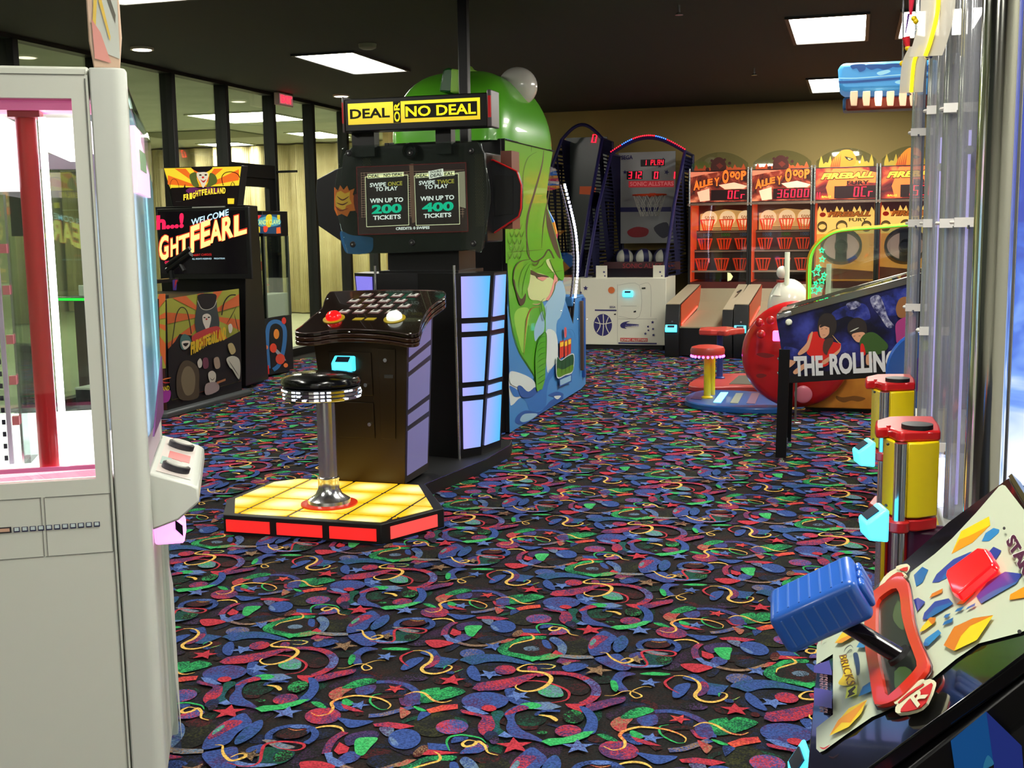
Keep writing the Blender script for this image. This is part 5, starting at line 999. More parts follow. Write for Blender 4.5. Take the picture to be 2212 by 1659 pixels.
g=G(); g.tube([(xb-.05,ya+.05,1.42),(xb-.12,ya+.15,1.28),(xb-.2,ya+.25,1.25),(xb-.26,ya+.3,1.42)],.006,WHITE,6); g.cyl((xb-.2,ya+.25,1.22),(xb-.2,ya+.25,1.42),.02,GREY,10); g.build('claw_cable',can,smooth=True)
g=G(); c=Vector((xb-.2,ya+.25,1.12)); g.cyl(c+Vector((0,0,.08)),c,.045,M((200,80,60),.4),12)
for i in range(3): a=i*2.09; v=Vector((math.cos(a),math.sin(a),0)); g.tube([c,c+v*.07-Vector((0,0,.03)),c+v*.05-Vector((0,0,.1))],.008,CHROME,6)
g.build('claw',can,smooth=True)
im=[(DKB:=M((10,12,18),.4),'p','(785,1035)(940,1010)(965,1370)(805,1395)')]
im+=[(M((50,110,170),.4),'S','(830,1350)(820,1200)(830,1080)(880,1050)(930,1090)(930,1200)(900,1320)(860,1360)',26,0),(M((150,150,160),.4),'S','(850,1200)(900,1260)(940,1300)',22),(M((235,140,50),.4),'E','(880,1130)(18,32)'),(M((225,60,50),.4),'E','(928,1045)(14,22)'),(M((225,70,45),.4),'E','(860,1220)(22,30)'),(M((215,70,50),.4),'E','(905,1290)(30,34)'),(M((235,120,60),.4),'E','(940,1330)(14,14)'),(M((220,40,40),.4),'p','(805,1335)(832,1330)(835,1385)(808,1390)'),(M((235,130,90),.4),'E','(815,1215)(12,14)'),(M((220,50,60),.4),'E','(792,1085)(12,16)')]
art('planet_art',cb_,Vector((xb,0,0)),nx,(300,340),2.962,im,step=.0005)
lettering('SPACE CAPTURE',aX(800.0/2.962+300+1,1335/2.962+340,xb+.008),aX(808/2.962+300,1070/2.962+340,xb+.008),aX(828/2.962+300,1335/2.962+340,xb+.008),WHITE,parent=cb_,name='lettering') if False else None
im=[(M((30,60,90),.4,emit=.3),'p','(750,368)(905,365)(910,490)(752,485)'),(M((60,130,150),.4,emit=.6),'P','(755,400)(830,375)(900,395)(900,430)(820,445)(756,430)'),(M((190,40,40),.4,emit=.4),'p','(755,370)(785,370)(760,400)'),(YE_,'P','(815,375)(850,370)(845,440)(815,440)'),(M((200,60,40),.4,emit=.4),'P','(798,440)(825,445)(818,475)(800,475)'),(YE_,'p','(885,368)(903,368)(903,400)(885,395)'),(M((210,90,40),.4,emit=.4),'p','(880,450)(905,445)(908,485)(880,488)'),(YE_,'p','(755,440)(775,445)(775,480)(757,485)')]
art('header_art',ct_,Vector((xb,0,0)),nx,(300,340),2.962,im,step=.0005)
lettering('CANDY CLAWS',aX(752/2.962+300,432/2.962+340,xb+.007),aX(903/2.962+300,428/2.962+340,xb+.007),aX(752/2.962+300,400/2.962+340,xb+.007),M((190,210,130),.4,emit=.6),parent=ct_,name='lettering')

# ================================================================ BASKETBALL MACHINES
NAVY=M((34,30,84),.4,name='navy_tube'); CAB=M((226,224,205),.35,name='hoop_white'); NET=M((30,30,60),.5)
def net_mat():
    m=bpy.data.materials.new('mesh_net'); m.use_nodes=True; N=m.node_tree.nodes; L=m.node_tree.links; N.clear(); o=N.new('ShaderNodeOutputMaterial'); mx=N.new('ShaderNodeMixShader'); t=N.new('ShaderNodeBsdfTransparent'); d=N.new('ShaderNodeBsdfDiffuse'); d.inputs[0].default_value=(.02,.02,.05,1)
    tc=N.new('ShaderNodeTexCoord'); br=N.new('ShaderNodeTexBrick'); br.offset=0; br.inputs['Scale'].default_value=1; br.inputs['Brick Width'].default_value=.045; br.inputs['Row Height'].default_value=.045; br.inputs['Mortar Size'].default_value=.007; br.inputs['Color1'].default_value=(0,0,0,1); br.inputs['Color2'].default_value=(0,0,0,1); br.inputs['Mortar'].default_value=(1,1,1,1)
    mp=N.new('ShaderNodeMapping'); mp.inputs['Rotation'].default_value=(math.pi/2,0,0); L.new(tc.outputs['Object'],mp.inputs[0]); L.new(mp.outputs[0],br.inputs['Vector']); L.new(br.outputs['Color'],mx.inputs[0]); L.new(t.outputs[0],mx.inputs[1]); L.new(d.outputs[0],mx.inputs[2]); L.new(mx.outputs[0],o.inputs[0]); return m
NETM=net_mat()
LEDR=M((255,25,50),.4,emit=4.5,ec=(255,20,45)); LEDB=M((60,110,255),.4,emit=4,ec=(50,110,255)); DIG=M((255,20,45),.4,emit=4,ec=(255,18,45),es=False)
def hoop(name,label,x0,x1,yf,yb,zc,lead=True,fa=.17,fb=.06,H=2.45):
    t=thing(name,label,'arcade game',((x0+x1)/2,(yf+yb)/2,0)); xc=(x0+x1)/2
    g=G(); g.box(x0,x1,yf,yf+.75,.06,zc,CAB); g.box(x0+.04,x1-.04,yf+.03,yf+.7,0,.06,BLK2); cab=g.build('front_cabinet',t,bevel=.008)
    g=G(); g.box(x0+.1,x1-.05,yf+.75,yb,.0,.45,NAVY); g.build('ball_ramp_body',t)
    ramp=G(); ramp.prism([(x0+.1,yf+.1,zc-.02),(x0+.1,yb,zc+.3),(x0+.1,yb,zc+.28),(x0+.1,yf+.1,zc-.04)],(x1-x0-.15,0,0),M((20,20,30),.6)); ramp.build('ball_ramp',t)
    g=G(); R=.022
    fx0,fx1=x0+fa,x1+fb
    for x,xc_ in ((fx0,x0+.05),(fx1,x1-.05)):
        g.tube([(xc_,yf+.1,zc),(xc_*.5+x*.5,yf+.55,1.75),(x,yf+1.1,H),(x,yb,H),(x,yb,.46)],R,NAVY,8)
    n=14; arcp=[(fx0+(fx1-fx0)*i/n,yf+1.1,H+.19*math.sin(math.pi*i/n)) for i in range(n+1)]; g.tube(arcp,R,NAVY,8); fr_=g.build('tube_frame',t,smooth=True)
    if lead:
        for i in range(40):
            u=i/39; p=Vector((fx0+(fx1-fx0)*u,yf+1.085,H+.03+.19*math.sin(math.pi*u))); g=G() if i==0 else g; g.ell(p,(.009,.009,.009),LEDB if (i//6)%3==1 or (i//6)==4 else LEDR,6,4)
        g.build('lamp_arc',fr_,fix=False)
    for x,xc_ in ((fx0,x0+.05),(fx1,x1-.05)):
        g=G(); g.prism([(xc_,yf+.1,zc),(xc_*.5+x*.5,yf+.55,1.75),(x,yf+1.1,H),(x,yb,H),(x,yb,zc)],(.004,0,0),NETM); g.build('side_net',t)
    return t,cab,xc
ht,hc,xc=hoop('basketball_game','white fronted basketball machine with red and blue lamp arch and red score digits',-3.25,-2.18,13.9,15.75,.885)
bx0,bx1,by=-3.10,-2.33,15.6
g=G(); g.box(bx0,bx1,by,by+.03,1.28,2.50,M((160,162,162),.3)); bb=g.build('backboard',ht)
NV=M((40,38,100),.5)
im=[(NV,'*','(1455,380)(9,10)(1430,385)(7,0)(1395,470)(6,0)(1440,420)(6,20)(1330,400)(5,0)'),(NV,'p','(1340,448)(1448,447)(1448,456)(1340,457)'),(DKN:=M((30,28,60),.5),'P','(1355,440)(1365,432)(1382,436)(1385,450)(1375,480)(1368,520)(1356,500)(1360,460)')]
im=[(NV,'*','(1432,346)(6,10)(1425,358)(5,0)(1440,372)(6,20)(1350,372)(5,0)(1400,350)(4,0)(1385,372)(5,10)'),(NV,'p','(1340,448)(1450,447)(1450,457)(1340,458)'),(M((190,40,50),.5,emit=.3),'p','(1358,391)(1456,390)(1456,404)(1358,405)'),(M((165,38,48),.5),'P','(1355,500)(1375,490)(1400,495)(1395,510)(1365,512)'),(M((60,60,75),.5),'P','(1412,492)(1440,480)(1446,505)(1430,514)')]
art('backboard_print',bb,Vector((0,by,0)),(0,-1,0),(0,0),1,im,step=.001)
g=G(); yy_=by-.008
lettering('SEGA',aY(1342,345,yy_),aY(1367,344,yy_),aY(1342,336,yy_),NV,g=g,bold=.03); lettering('SONIC ALLSTARS',aY(1361,402,yy_),aY(1455,401,yy_),aY(1361,393,yy_),M((215,120,120),.5,emit=.3),g=g,bold=.02); g.build('lettering',bb,fix=False)
g=G(); 
for q in ('(1384,345)(1436,343)(1436,358)(1384,360)','(1354,370)(1388,369)(1388,387)(1354,388)','(1408,370)(1424,369)(1424,387)(1408,388)'): g.ngon([aY(u,v,by-.006) for u,v in nums(q)],M((30,8,12),.4))
g.build('display_window',bb,fix=False)
g=G(); yy_=by-.01
led('1 PLAY',aY(1390,357,yy_),aY(1434,356,yy_),aY(1390,346,yy_),DIG,g=g,th=.14); led('312',aY(1356,386,yy_),aY(1387,385.5,yy_),aY(1356,371,yy_),DIG,g=g); led('0',aY(1411,386,yy_),aY(1423,386,yy_),aY(1411,371,yy_),DIG,g=g); led('1',aY(1448,386,yy_),aY(1460,386,yy_),aY(1448,371,yy_),DIG,g=g); g.build('score_digits',bb,fix=False)
g=G(); 
for i in range(24): a=2*math.pi*i/24; 
c=Vector((-2.63,by-.28,1.92)); g.tube([c+Vector((.22*math.cos(2*math.pi*i/24),.22*math.sin(2*math.pi*i/24),0)) for i in range(24)],.011,M((225,70,30),.4),8,closed=True); g.box(c.x-.04,c.x+.04,by-.06,by,1.9,1.95,M((225,70,30),.4)); hp=g.build('hoop_ring',ht,smooth=True)
g=G(); 
for i in range(12):
    a=2*math.pi*i/12
    for s_ in (1,-1): g.tube([c+Vector((.22*math.cos(a),.22*math.sin(a),0)),c+Vector((.17*math.cos(a+s_*.35),.17*math.sin(a+s_*.35),-.14)),c+Vector((.12*math.cos(a),.12*math.sin(a),-.28))],.004,M((200,200,190),.6),4)
g.build('hoop_net',hp)
# printed front of the white cabinet (crop 1180,200 at 2.765)
im=[(NV,'p','(290,1295)(420,1297)(420,1306)(290,1304)'),(M((40,38,105),.5),'E','(338,1388)(55,66)'),(CAB,'S','(340,1325)(342,1390)(336,1452)',5,0),(CAB,'S','(290,1372)(340,1382)(392,1372)',5,0),(CAB,'S','(305,1340)(322,1390)(302,1432)',5,0),(CAB,'S','(372,1340)(356,1390)(374,1436)',5,0),
(M((180,178,165),.5),'S','(425,1145)(425,1500)',2,0),(M((180,178,165),.5),'S','(430,1150)(555,1150)(555,1338)(432,1335)',2,0),(M((180,178,165),.5),'S','(445,1275)(540,1275)',2,0),(M((180,178,165),.5),'S','(430,1352)(660,1352)',2,0),(M((180,178,165),.5),'S','(558,1148)(622,1150)(624,1340)',2,0),
(NV,'P','(442,1388)(460,1372)(500,1365)(480,1378)(555,1385)(520,1392)(470,1400)(480,1410)(450,1405)'),(M((205,60,60),.5),'p','(442,1465)(605,1467)(605,1488)(442,1486)'),(NV,'p','(430,1492)(660,1495)(660,1503)(430,1500)'),
(NV,'*','(635,1372)(11,5)(608,1398)(9,20)(638,1412)(9,0)(610,1420)(8,10)(592,1440)(10,0)(640,1448)(10,15)(235,1168)(16,0)(205,1195)(10,10)'),(M((215,110,50),.5),'E','(389,1180)(20,20)'),(BLK2,'p','(570,1165)(592,1163)(592,1172)(570,1173)'),(BLK2,'p','(522,1305)(536,1302)(536,1312)(522,1314)'),(BLK2,'p','(404,1322)(416,1320)(416,1328)(404,1328)')]
art('cabinet_print',hc,Vector((0,13.9,0)),(0,-1,0),(1180,200),2.765,im,step=.0006)
g=G(); yy_=13.885
ccp=lambda a,b:(1180+a/2.765,200+b/2.765)
lettering('SEGA',aY(*ccp(378,1286),yy_),aY(*ccp(414,1286),yy_),aY(*ccp(378,1275),yy_),NV,g=g,bold=.03); lettering('SONIC ALLSTARS',aY(*ccp(446,1484),yy_),aY(*ccp(601,1485),yy_),aY(*ccp(446,1470),yy_),CAB,g=g,bold=.02); lettering('ALLSTARS',aY(*ccp(470,1396),yy_-.006),aY(*ccp(552,1397),yy_-.006),aY(*ccp(470,1386),yy_-.006),M((120,120,170),.5),g=g,bold=.02); g.build('lettering',hc,fix=False)
reader('card_reader',hc,aY(*ccp(488,1210),13.895)-Vector((0,0,.02)),.12,.075,.04,(0,-1,0),e=2.5)
g=G(); g.box(-3.1,-2.12,14.6,14.64,.96,1.06,M((60,16,24),.5)); lettering('SONIC ALLSTARS',(-2.85,14.595,.98),(-2.2,14.595,.98),(-2.85,14.595,1.04),M((150,40,50),.5),g=g); g.build('ball_rail',ht)
for i,(x,m1) in enumerate(((-2.90,0),(-2.645,1),(-2.39,0))):
    c=Vector((x,14.95,1.10)); g=G(); g.ell(c,(.12,.12,.12),M((205,205,190),.4),24,14); 
    for a in (0,1.57): g.lathe(c,[(.121,-.035),(.1215,0),(.121,.035)],M((30,34,80),.4),24,(math.cos(a+.5),math.sin(a+.5),0))
    tag(g.build('basketball',smooth=True),'white and navy basketball in the dark trough, %s of three'%('leftmost','middle one','rightmost')[i],'ball',group='basketballs in the machine')
for x,z in ((-2.99,.885),(-2.28,.885)):
    g=G(); g.box(x-.07,x+.07,13.95,13.96,z,z+.15,CAB); 
    s=g.build('star_card',hc); im=[(NV,'*',[(x_,y_) for x_,y_ in ((0,0),)]) ]
    art('card_stars',s,Vector((0,13.95,0)),(0,-1,0),(1180,200),2.765,[(NV,'*','(%d,1072)(9,0)(%d,1095)(7,10)'%((345,350) if x<-2.6 else (680,690)))])
# second, darker basketball machine behind it on the left
ht2,hc2,_=hoop('basketball_game','tall dark basketball machine with a single red zero, behind the bright lamp arch machine',-4.25,-3.28,14.0,15.75,.885,lead=False,fa=.48,fb=.06,H=2.66)
g=G(); g.box(-3.82,-3.25,15.55,15.58,1.2,2.72,M((70,78,74),.25)); b2=g.build('backboard',ht2); led('0',aY(1275,308,15.53),aY(1290,308,15.53),aY(1277,290,15.53),DIG,parent=b2); 
art('orange_print',b2,Vector((0,15.55,0)),(0,-1,0),(1180,200),2.765,[(M((190,80,30),.5,emit=.2),'p','(200,560)(300,560)(290,612)(198,606)')])

# ================================================================ ALLEY ROLLERS
HW=.778; TANL=M((178,166,140),.45,name='alley_rail_top'); LANE=M((150,140,112),.6,name='alley_lane'); ORS=M((215,80,40),.4,name='orange_side')
LEDS=M((255,50,40),.4,emit=6,ec=(255,58,44))
def mott(nm,c1,c2,c3,e,sc):
    m,N,L,b=node_mat(nm); t=N.new('ShaderNodeTexCoord'); n=N.new('ShaderNodeTexNoise'); n.inputs['Scale'].default_value=sc; n.inputs['Detail'].default_value=4; n.inputs['Distortion'].default_value=.8; L.new(t.outputs['Object'],n.inputs['Vector']); r=N.new('ShaderNodeValToRGB'); r.color_ramp.elements[0].position=.36; r.color_ramp.elements[1].position=.68; q=r.color_ramp.elements.new(.52)
    for el,c in zip(r.color_ramp.elements,(c1,c2,c3)): el.color=(lin(c[0]),lin(c[1]),lin(c[2]),1)
    L.new(n.outputs['Fac'],r.inputs[0]); L.new(r.outputs[0],b.inputs['Emission Color']); L.new(r.outputs[0],b.inputs['Base Color']); b.inputs['Emission Strength'].default_value=e; b.inputs['Roughness'].default_value=.3; return m
HDA=mott('printed_orange_cave',(48,18,14),(130,42,26),(225,130,92),.6,6); HDB=mott('printed_flames',(60,14,24),(150,42,34),(236,118,56),.65,4)
def alley(x0,kind,label,score,grp):
    x1=x0+HW; t=thing('alley_roller',label,'arcade game',((x0+x1)/2,14.2,0),group=grp); YF=13.2; YH=15.02
    xl=x0; rl=x0+.165; rr=x1-.13
    g=G(); g.prism([(rl,YF+.02,.02),(rl,YF+.02,.340),(rl,YH-.35,.425),(rl,YH,.46),(rl,YH,.02)],(rr-rl,0,0),BLACK); g.build('lane_body',t)
    g=G(); g.prism([(rl,YF,.353),(rl,YH-.35,.44),(rl,YH-.12,.54),(rl,YH,.70),(rl,YH,.66),(rl,YH-.14,.50),(rl,YH-.35,.425),(rl,YF,.340)],(rr-rl,0,0),LANE); g.build('lane',t)
    for a,b,nm in ((xl,rl,'left_rail'),(rr,x1-.008,'right_rail')):
        big_=nm=='left_rail'; zf=.61 if big_ else .55
        g=G(); g.prism([(a,YF-.06,.0),(a,YF-.10,.28),(a,YF+.0,zf),(a,YH,.745),(a,YH,.0)],(b-a,0,0),BLACK); r_=g.build(nm,t,bevel=.006)
        g=G(); g.prism([(a+.004,YF+.012,zf+.001),(a+.004,YH,.747),(a+.004,YH,.753),(a+.004,YF+.012,zf+.008)],(b-a-.008,0,0),TANL); g.build('rail_cap',r_)
        if big_:
            g=G(); g.prism([(b+.002,YF+.05,.36),(b+.002,YF+.05,zf-.01),(b+.002,YH,.742),(b+.002,YH,.5)],(.004,0,0),ORS); g.build('orange_side',r_)
            g=G()
            for i in range(20): y=YF+.08+.07*i; g.box(b+.007,b+.014,y,y+.028,.372+.0055*i,.392+.0055*i,LEDS)
            g.build('red_lamp_row',r_)
            reader('card_reader',r_,(a+.08,YF-.105,.30),.13,.085,.045,(0,-1,0),e=2.6)
            g=G(); g.lathe((a+.085,YF-.065,.42),[(.012,0),(.01,.01)],CHROME,12,(0,-1,0)); g.build('lock',r_,smooth=True)
        else:
            g=G(); g.box(a+.0,b,YF+.01,YF+.04,.44,.545,TANL); g.box(a+.03,b-.03,YF+.004,YF+.012,.458,.53,BLK2); g.box(a+.08,a+.092,14.0,14.5,.70,.713,BLK2); g.build('ball_outlet',r_)
    # head
    HZ=1.79
    g=G(); 
    for a,b in ((x0,x0+.03),(x1-.03,x1)): g.prism([(a,YH-.02,0),(a,YH-.02,1.76),(a,YH+.02,2.2),(a,15.9,2.2),(a,15.9,0)],(b-a,0,0),BLACK)
    g.box(x0+.03,x1-.03,15.86,15.9,.5,2.2,BLACK); g.box(x0+.03,x1-.03,YH+.1,15.88,2.17,2.2,BLACK); hdx=g.build('head_case',t,bevel=.004)
    g=G(); g.box(x0+.03,x0+.042,YH+.02,15.86,.78,1.79,M((235,90,50),.4,emit=.35,ec=(255,70,30))); g.build('orange_wall',hdx)
    g=G(); g.box(x0+.03,x1-.03,YH+.02,15.86,.70,.78,M((90,28,20),.5)); g.build('front_sill',hdx)
    g=G(); g.box(x0+.03,x1-.03,YH-.012,YH-.008,.785,1.77,clear('head_glass',(.95,.95,.93),.05)); g.build('front_glass',hdx)
    # header box
    g=G(); g.box(x0+.01,x1-.01,YH-.03,YH+.3,1.79,2.20,M((30,12,10),.4)); hb=g.build('header',t,bevel=.004)
    X=lambda f:x0+HW*f; yh=YH-.032
    red1=HDA if kind=='A' else HDB; w1=M((235,190,160),.35,emit=.55,ec=(250,200,160)); org=M((240,110,35),.35,emit=.9,ec=(245,105,30)); dk_=M((40,14,10),.4); yel_=M((240,190,60),.4,emit=.9)
    g=G(); o3=lambda k:yh-.0015*k
    def pl(pts,m,k): g.ngon([(X(a),o3(k),HZ+.41*b) for a,b in pts],m)
    pl([(.02,.03),(.98,.03),(.98,.97),(.02,.97)],red1,0)
    if kind=='A':
        pl([(.2,.05),(.15,.35),(.35,.45),(.36,.08)],w1,1); pl([(.5,.55),(.75,.62),(.97,.5),(.9,.42),(.6,.42)],w1,1); pl([(.03,.8),(.3,.9),(.5,.95),(.03,.97)],M((215,120,90),.35,emit=.7),1)
        sd_=[('A',.09,.40,.30,15),('L',.19,.47,.2,0),('L',.25,.51,.2,5),('E',.32,.54,.2,0),('Y',.43,.51,.26,0),('O',.56,.58,.42,0),('o',.68,.75,.2,0),('O',.765,.69,.25,0),('P',.86,.68,.28,-15)]
        for ch,a,b,h,_r in sd_:
            w=.085 if h<.3 else .105
            for mm,e,k,bo in ((dk_,.012,2,.12),(org,0,3,.05)):
                lettering(ch,(X(a-e),o3(k),HZ+.41*(b-e)),(X(a+w+e),o3(k),HZ+.41*(b-e+.02)),(X(a-e),o3(k),HZ+.41*(b+h+e)),mm,g=g,bold=bo)
        wn=(.38,.98,.08,.40) 
    else:
        pl([(.25,.05),(.2,.4),(.3,.95),(.7,.95),(.97,.8),(.97,.5),(.6,.55),(.4,.3),(.36,.05)],M((240,120,50),.35,emit=.8,ec=(250,110,50)),1)
        lettering('FIREBALL',(X(.12),o3(3),HZ+.41*.64),(X(.93),o3(3),HZ+.41*.66),(X(.12),o3(3),HZ+.41*.82),yel_,g=g,bold=.05,shear=.3); lettering('FIREBALL',(X(.11),o3(2),HZ+.41*.62),(X(.94),o3(2),HZ+.41*.64),(X(.11),o3(2),HZ+.41*.84),dk_,g=g,bold=.1,shear=.3)
        lettering('FURY',(X(.52),o3(3),HZ+.41*.46),(X(.86),o3(3),HZ+.41*.46),(X(.52),o3(3),HZ+.41*.58),dk_,g=g,bold=.05,space=1.1); lettering('BALLS',(X(.14),o3(3),HZ+.41*.09),(X(.28),o3(3),HZ+.41*.09),(X(.14),o3(3),HZ+.41*.15),yel_,g=g,bold=.03)
        wn=(.33,.97,.06,.43)
    g.build('header_art',hb,fix=False)
    g=G(); g.box(X(wn[0]),X(wn[1]),yh-.006,yh,HZ+.41*wn[2],HZ+.41*wn[3],M((38,6,10),.3)); dw=g.build('score_window',hb)
    n=len(score); wd=.105*n if kind=='A' else .11*n; xr_=wn[1]-.03
    led(score,(X(xr_-wd),yh-.008,HZ+.41*(wn[2]+.04)),(X(xr_),yh-.008,HZ+.41*(wn[2]+.04)),(X(xr_-wd),yh-.008,HZ+.41*(wn[3]-.03)),DIG,'score_digits',dw,th=.15)
    if kind=='B' and score!='15000': led('U',(X(.05),yh-.008,HZ+.41*.07),(X(.12),yh-.008,HZ+.41*.07),(X(.05),yh-.008,HZ+.41*.26),DIG,'ball_digit',dw,th=.15)
    g=G(); g.box(x0,x1,YH-.05,YH+.0,1.762,1.79,M((200,170,150),.15,.9)); g.build('chrome_strip',hb)
    for a in (x0+.02,x1-.02): g=G(); g.cyl((a,YH-.035,1.75),(a,YH-.035,2.23),.016,CHROME,10); g.build('edge_post',hb,smooth=True)
    # clear topper with artwork
    g=G(); n_=16; tp=[(X(.04+.92*i/n_),YH+.08,2.200+.235*(math.sin(math.pi*(.06+.88*i/n_)))**.6) for i in range(n_+1)]; tp=[(X(.04),YH+.08,2.180)]+tp+[(X(.96),YH+.08,2.180)]
    g.prism(tp,(0,.008,0),ACRYL); tpo=g.build('clear_topper',t)
    g=G(); yt_=YH+.078
    fl=M((200,80,30),.5) if kind=='A' else M((176,150,46),.5)
    base=[(X(.08),yt_,2.180)]; 
    for i in range(25):
        u=.08+.84*i/24; base.append((X(u),yt_,2.200+(.06 if kind=='A' else .11)*(1 if i%2 else .45)*(1+.4*math.sin(i*1.7))))
    base.append((X(.92),yt_,2.180)); g.ngon(base,fl)
    if kind=='A': 
        g.ngon([(X(.48+.13*math.cos(a)),yt_-.002,2.240+.12*math.sin(a)*(1.1 if math.sin(a)>0 else 1)) for a in [2*math.pi*i/18 for i in range(18)]],M((70,22,14),.5)); 
        for u,z,r in ((.37,2.330,.018),(.58,2.335,.018),(.66,2.290,.02),(.30,2.220,.025)): g.ngon([(X(u)+r*math.cos(a),yt_-.003,z+r*math.sin(a)) for a in [2*math.pi*i/12 for i in range(12)]],M((70,22,14),.5))
        g.ngon([(X(.44),yt_-.004,2.270),(X(.50),yt_-.004,2.300),(X(.56),yt_-.004,2.260),(X(.50),yt_-.004,2.220)],M((120,40,25),.5))
    else:
        FB=M((235,130,30),.5,emit=.15)
        hp_=[(.25,2.180),(.28,2.260),(.34,2.340),(.42,2.400),(.5,2.415),(.58,2.400),(.63,2.350),(.655,2.290),(.64,2.240),(.58,2.200),(.5,2.180)]
        g.ngon([(X(a),yt_-.002,b) for a,b in spline(hp_,True,3)],FB); 
        g.ngon([(X(a),yt_-.003,b) for a,b in ((.47,2.335),(.54,2.320),(.62,2.300),(.60,2.290),(.55,2.275),(.50,2.300))],M((25,25,15),.5)); g.ngon([(X(a),yt_-.0035,b) for a,b in ((.52,2.315),(.58,2.300),(.555,2.285),(.53,2.295))],M((190,190,120),.5))
        for k in range(5): g.ngon([(X(.25+.03*k),yt_-.003,2.180),(X(.30+.03*k),yt_-.003,2.340+.008*k),(X(.285+.03*k),yt_-.003,2.180)],M((190,80,20),.5))
    g.build('topper_art',tpo,fix=False)
    g=G(); g.box(X(.2),X(.8),YH+.06,YH+.10,1.782,1.788,M((255,235,200),.4,emit=6,ec=(255,225,180))); g.build('inner_lamp',hdx)
    # inside
    if kind=='A':
        bl=M((252,240,200),.5,emit=.75,ec=(255,228,175))
        g=G(); g.box(x0+.03,x1-.03,15.75,15.78,1.38,1.79,M((120,92,90),.6)); g.box(x0+.03,x1-.03,15.55,15.57,1.12,1.44,M((92,60,48),.6)); g.box(x0+.03,x1-.03,15.35,15.37,.80,1.19,M((60,42,36),.6)); bk=g.build('back_board',t)
        g=G(); g.ngon([(X(.08),15.745,1.40),(X(.95),15.745,1.40),(X(.95),15.745,1.68),(X(.5),15.745,1.72),(X(.08),15.745,1.66)],M((225,190,110),.5,emit=.45,ec=(240,200,120)))
        for c_ in (.24,.55,.86): g.ngon([(min(X(c_)+.105*math.cos(a),x1-.031),15.74,1.60+.10*math.sin(a)) for a in [2*math.pi*i/20 for i in range(20)]],bl); lettering('5000' if c_!=.55 else '8000',(X(c_-.08),15.735,1.575),(X(min(c_+.08,.95)),15.735,1.575),(X(c_-.08),15.735,1.63),M((200,130,50),.5),g=g)
        for k in range(4): g.ngon([(X(.3),15.738,1.41+.02*k),(X(.95),15.738,1.41+.02*k),(X(.95),15.738,1.418+.02*k),(X(.3),15.738,1.418+.02*k)],M((120,95,60),.5))
        for c_,cc in ((.24,(60,100,130)),(.55,(50,130,40)),(.86,(60,100,130))): lettering('1000',(X(c_-.07),15.545,1.36),(X(min(c_+.07,.95)),15.545,1.36),(X(c_-.07),15.545,1.405),M(cc,.5,emit=.3),g=g)
        g.build('back_print',bk,fix=False)
        for k,(yy0,zz) in enumerate(((15.54,1.455),(15.34,1.205),(15.12,.95))):
            g=G(); g.box(x0+.035,x1-.03,yy0-.04,yy0+.20,zz-.045,zz-.028,M((170,150,135),.35)); sf=g.build('shelf',t)
            for c_ in (.22,.54,.86):
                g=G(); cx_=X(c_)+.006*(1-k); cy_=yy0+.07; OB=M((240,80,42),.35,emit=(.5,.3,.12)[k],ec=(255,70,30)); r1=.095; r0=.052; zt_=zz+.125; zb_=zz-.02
                if cx_+r1>x1-.03: cx_=x1-.03-r1
                for R_,z_ in ((r1,zt_),(r0,zb_)): g.tube([(cx_+R_*math.cos(a),cy_+R_*.7*math.sin(a),z_) for a in [2*math.pi*i/16 for i in range(16)]],.0065,OB,5,closed=True)
                for i in range(12): a=2*math.pi*i/12; g.cyl((cx_+r1*math.cos(a),cy_+r1*.7*math.sin(a),zt_),(cx_+r0*math.cos(a),cy_+r0*.7*math.sin(a),zb_),.0042,OB,4)
                g.build('wire_basket',t,fix=False)
    else:
        fbk=M((240,150,60),.5,emit=.45,ec=(255,160,60)); fbt=M((95,70,75),.5)
        g=G(); g.prism([(x0+.03,15.30,.80),(x0+.03,15.62,1.79),(x0+.03,15.65,1.79),(x0+.03,15.33,.78)],(HW-.06,0,0),M((238,156,70),.5,emit=.75,ec=(255,172,76))); bk=g.build('target_board',t)
        def T_(a,b,k=0): # board coordinates
            return Vector((X(a),15.30+.32*b-.002-.002*k,.80+.99*b+.0007*k))
        g=G(); 
        g.ngon([T_(.04,.86),T_(.96,.86),T_(.96,1),T_(.04,1)],M((110,75,78),.5,emit=.15)); g.ngon([T_(.04,.58,1)]+[T_(.04+.92*i/20,(.92 if i%2 else .84)+.03*math.sin(i),1) for i in range(21)]+[T_(.96,.58,1)],M((250,205,110),.5,emit=.95,ec=(255,210,110)))
        lettering('FIREBALL',T_(.22,.80,3),T_(.90,.80,3),T_(.22,.865,3),M((225,130,50),.5,emit=.4),g=g,bold=.05,shear=.3); lettering('FIREBALL',T_(.215,.795,2),T_(.91,.795,2),T_(.215,.87,2),M((120,30,15),.5),g=g,bold=.1,shear=.3); lettering('FURY',T_(.56,.735,3),T_(.85,.735,3),T_(.56,.78,3),M((110,110,40),.5),g=g,bold=.03)
        g.ngon([T_(.14+.05*math.cos(a),.83+.03*math.sin(a),2) for a in [2*math.pi*i/14 for i in range(14)]],M((190,50,30),.5,emit=.3))
        g.ngon([T_(.04,0,1),T_(.96,0,1),T_(.96,.1,1),T_(.04,.16,1)],M((150,70,30),.5))
        g.build('target_print',bk,fix=False)
        nb=(T_(1,0)-T_(0,0)).cross(T_(0,1)-T_(0,0)).normalized(); DKR=M((52,34,20),.4); 
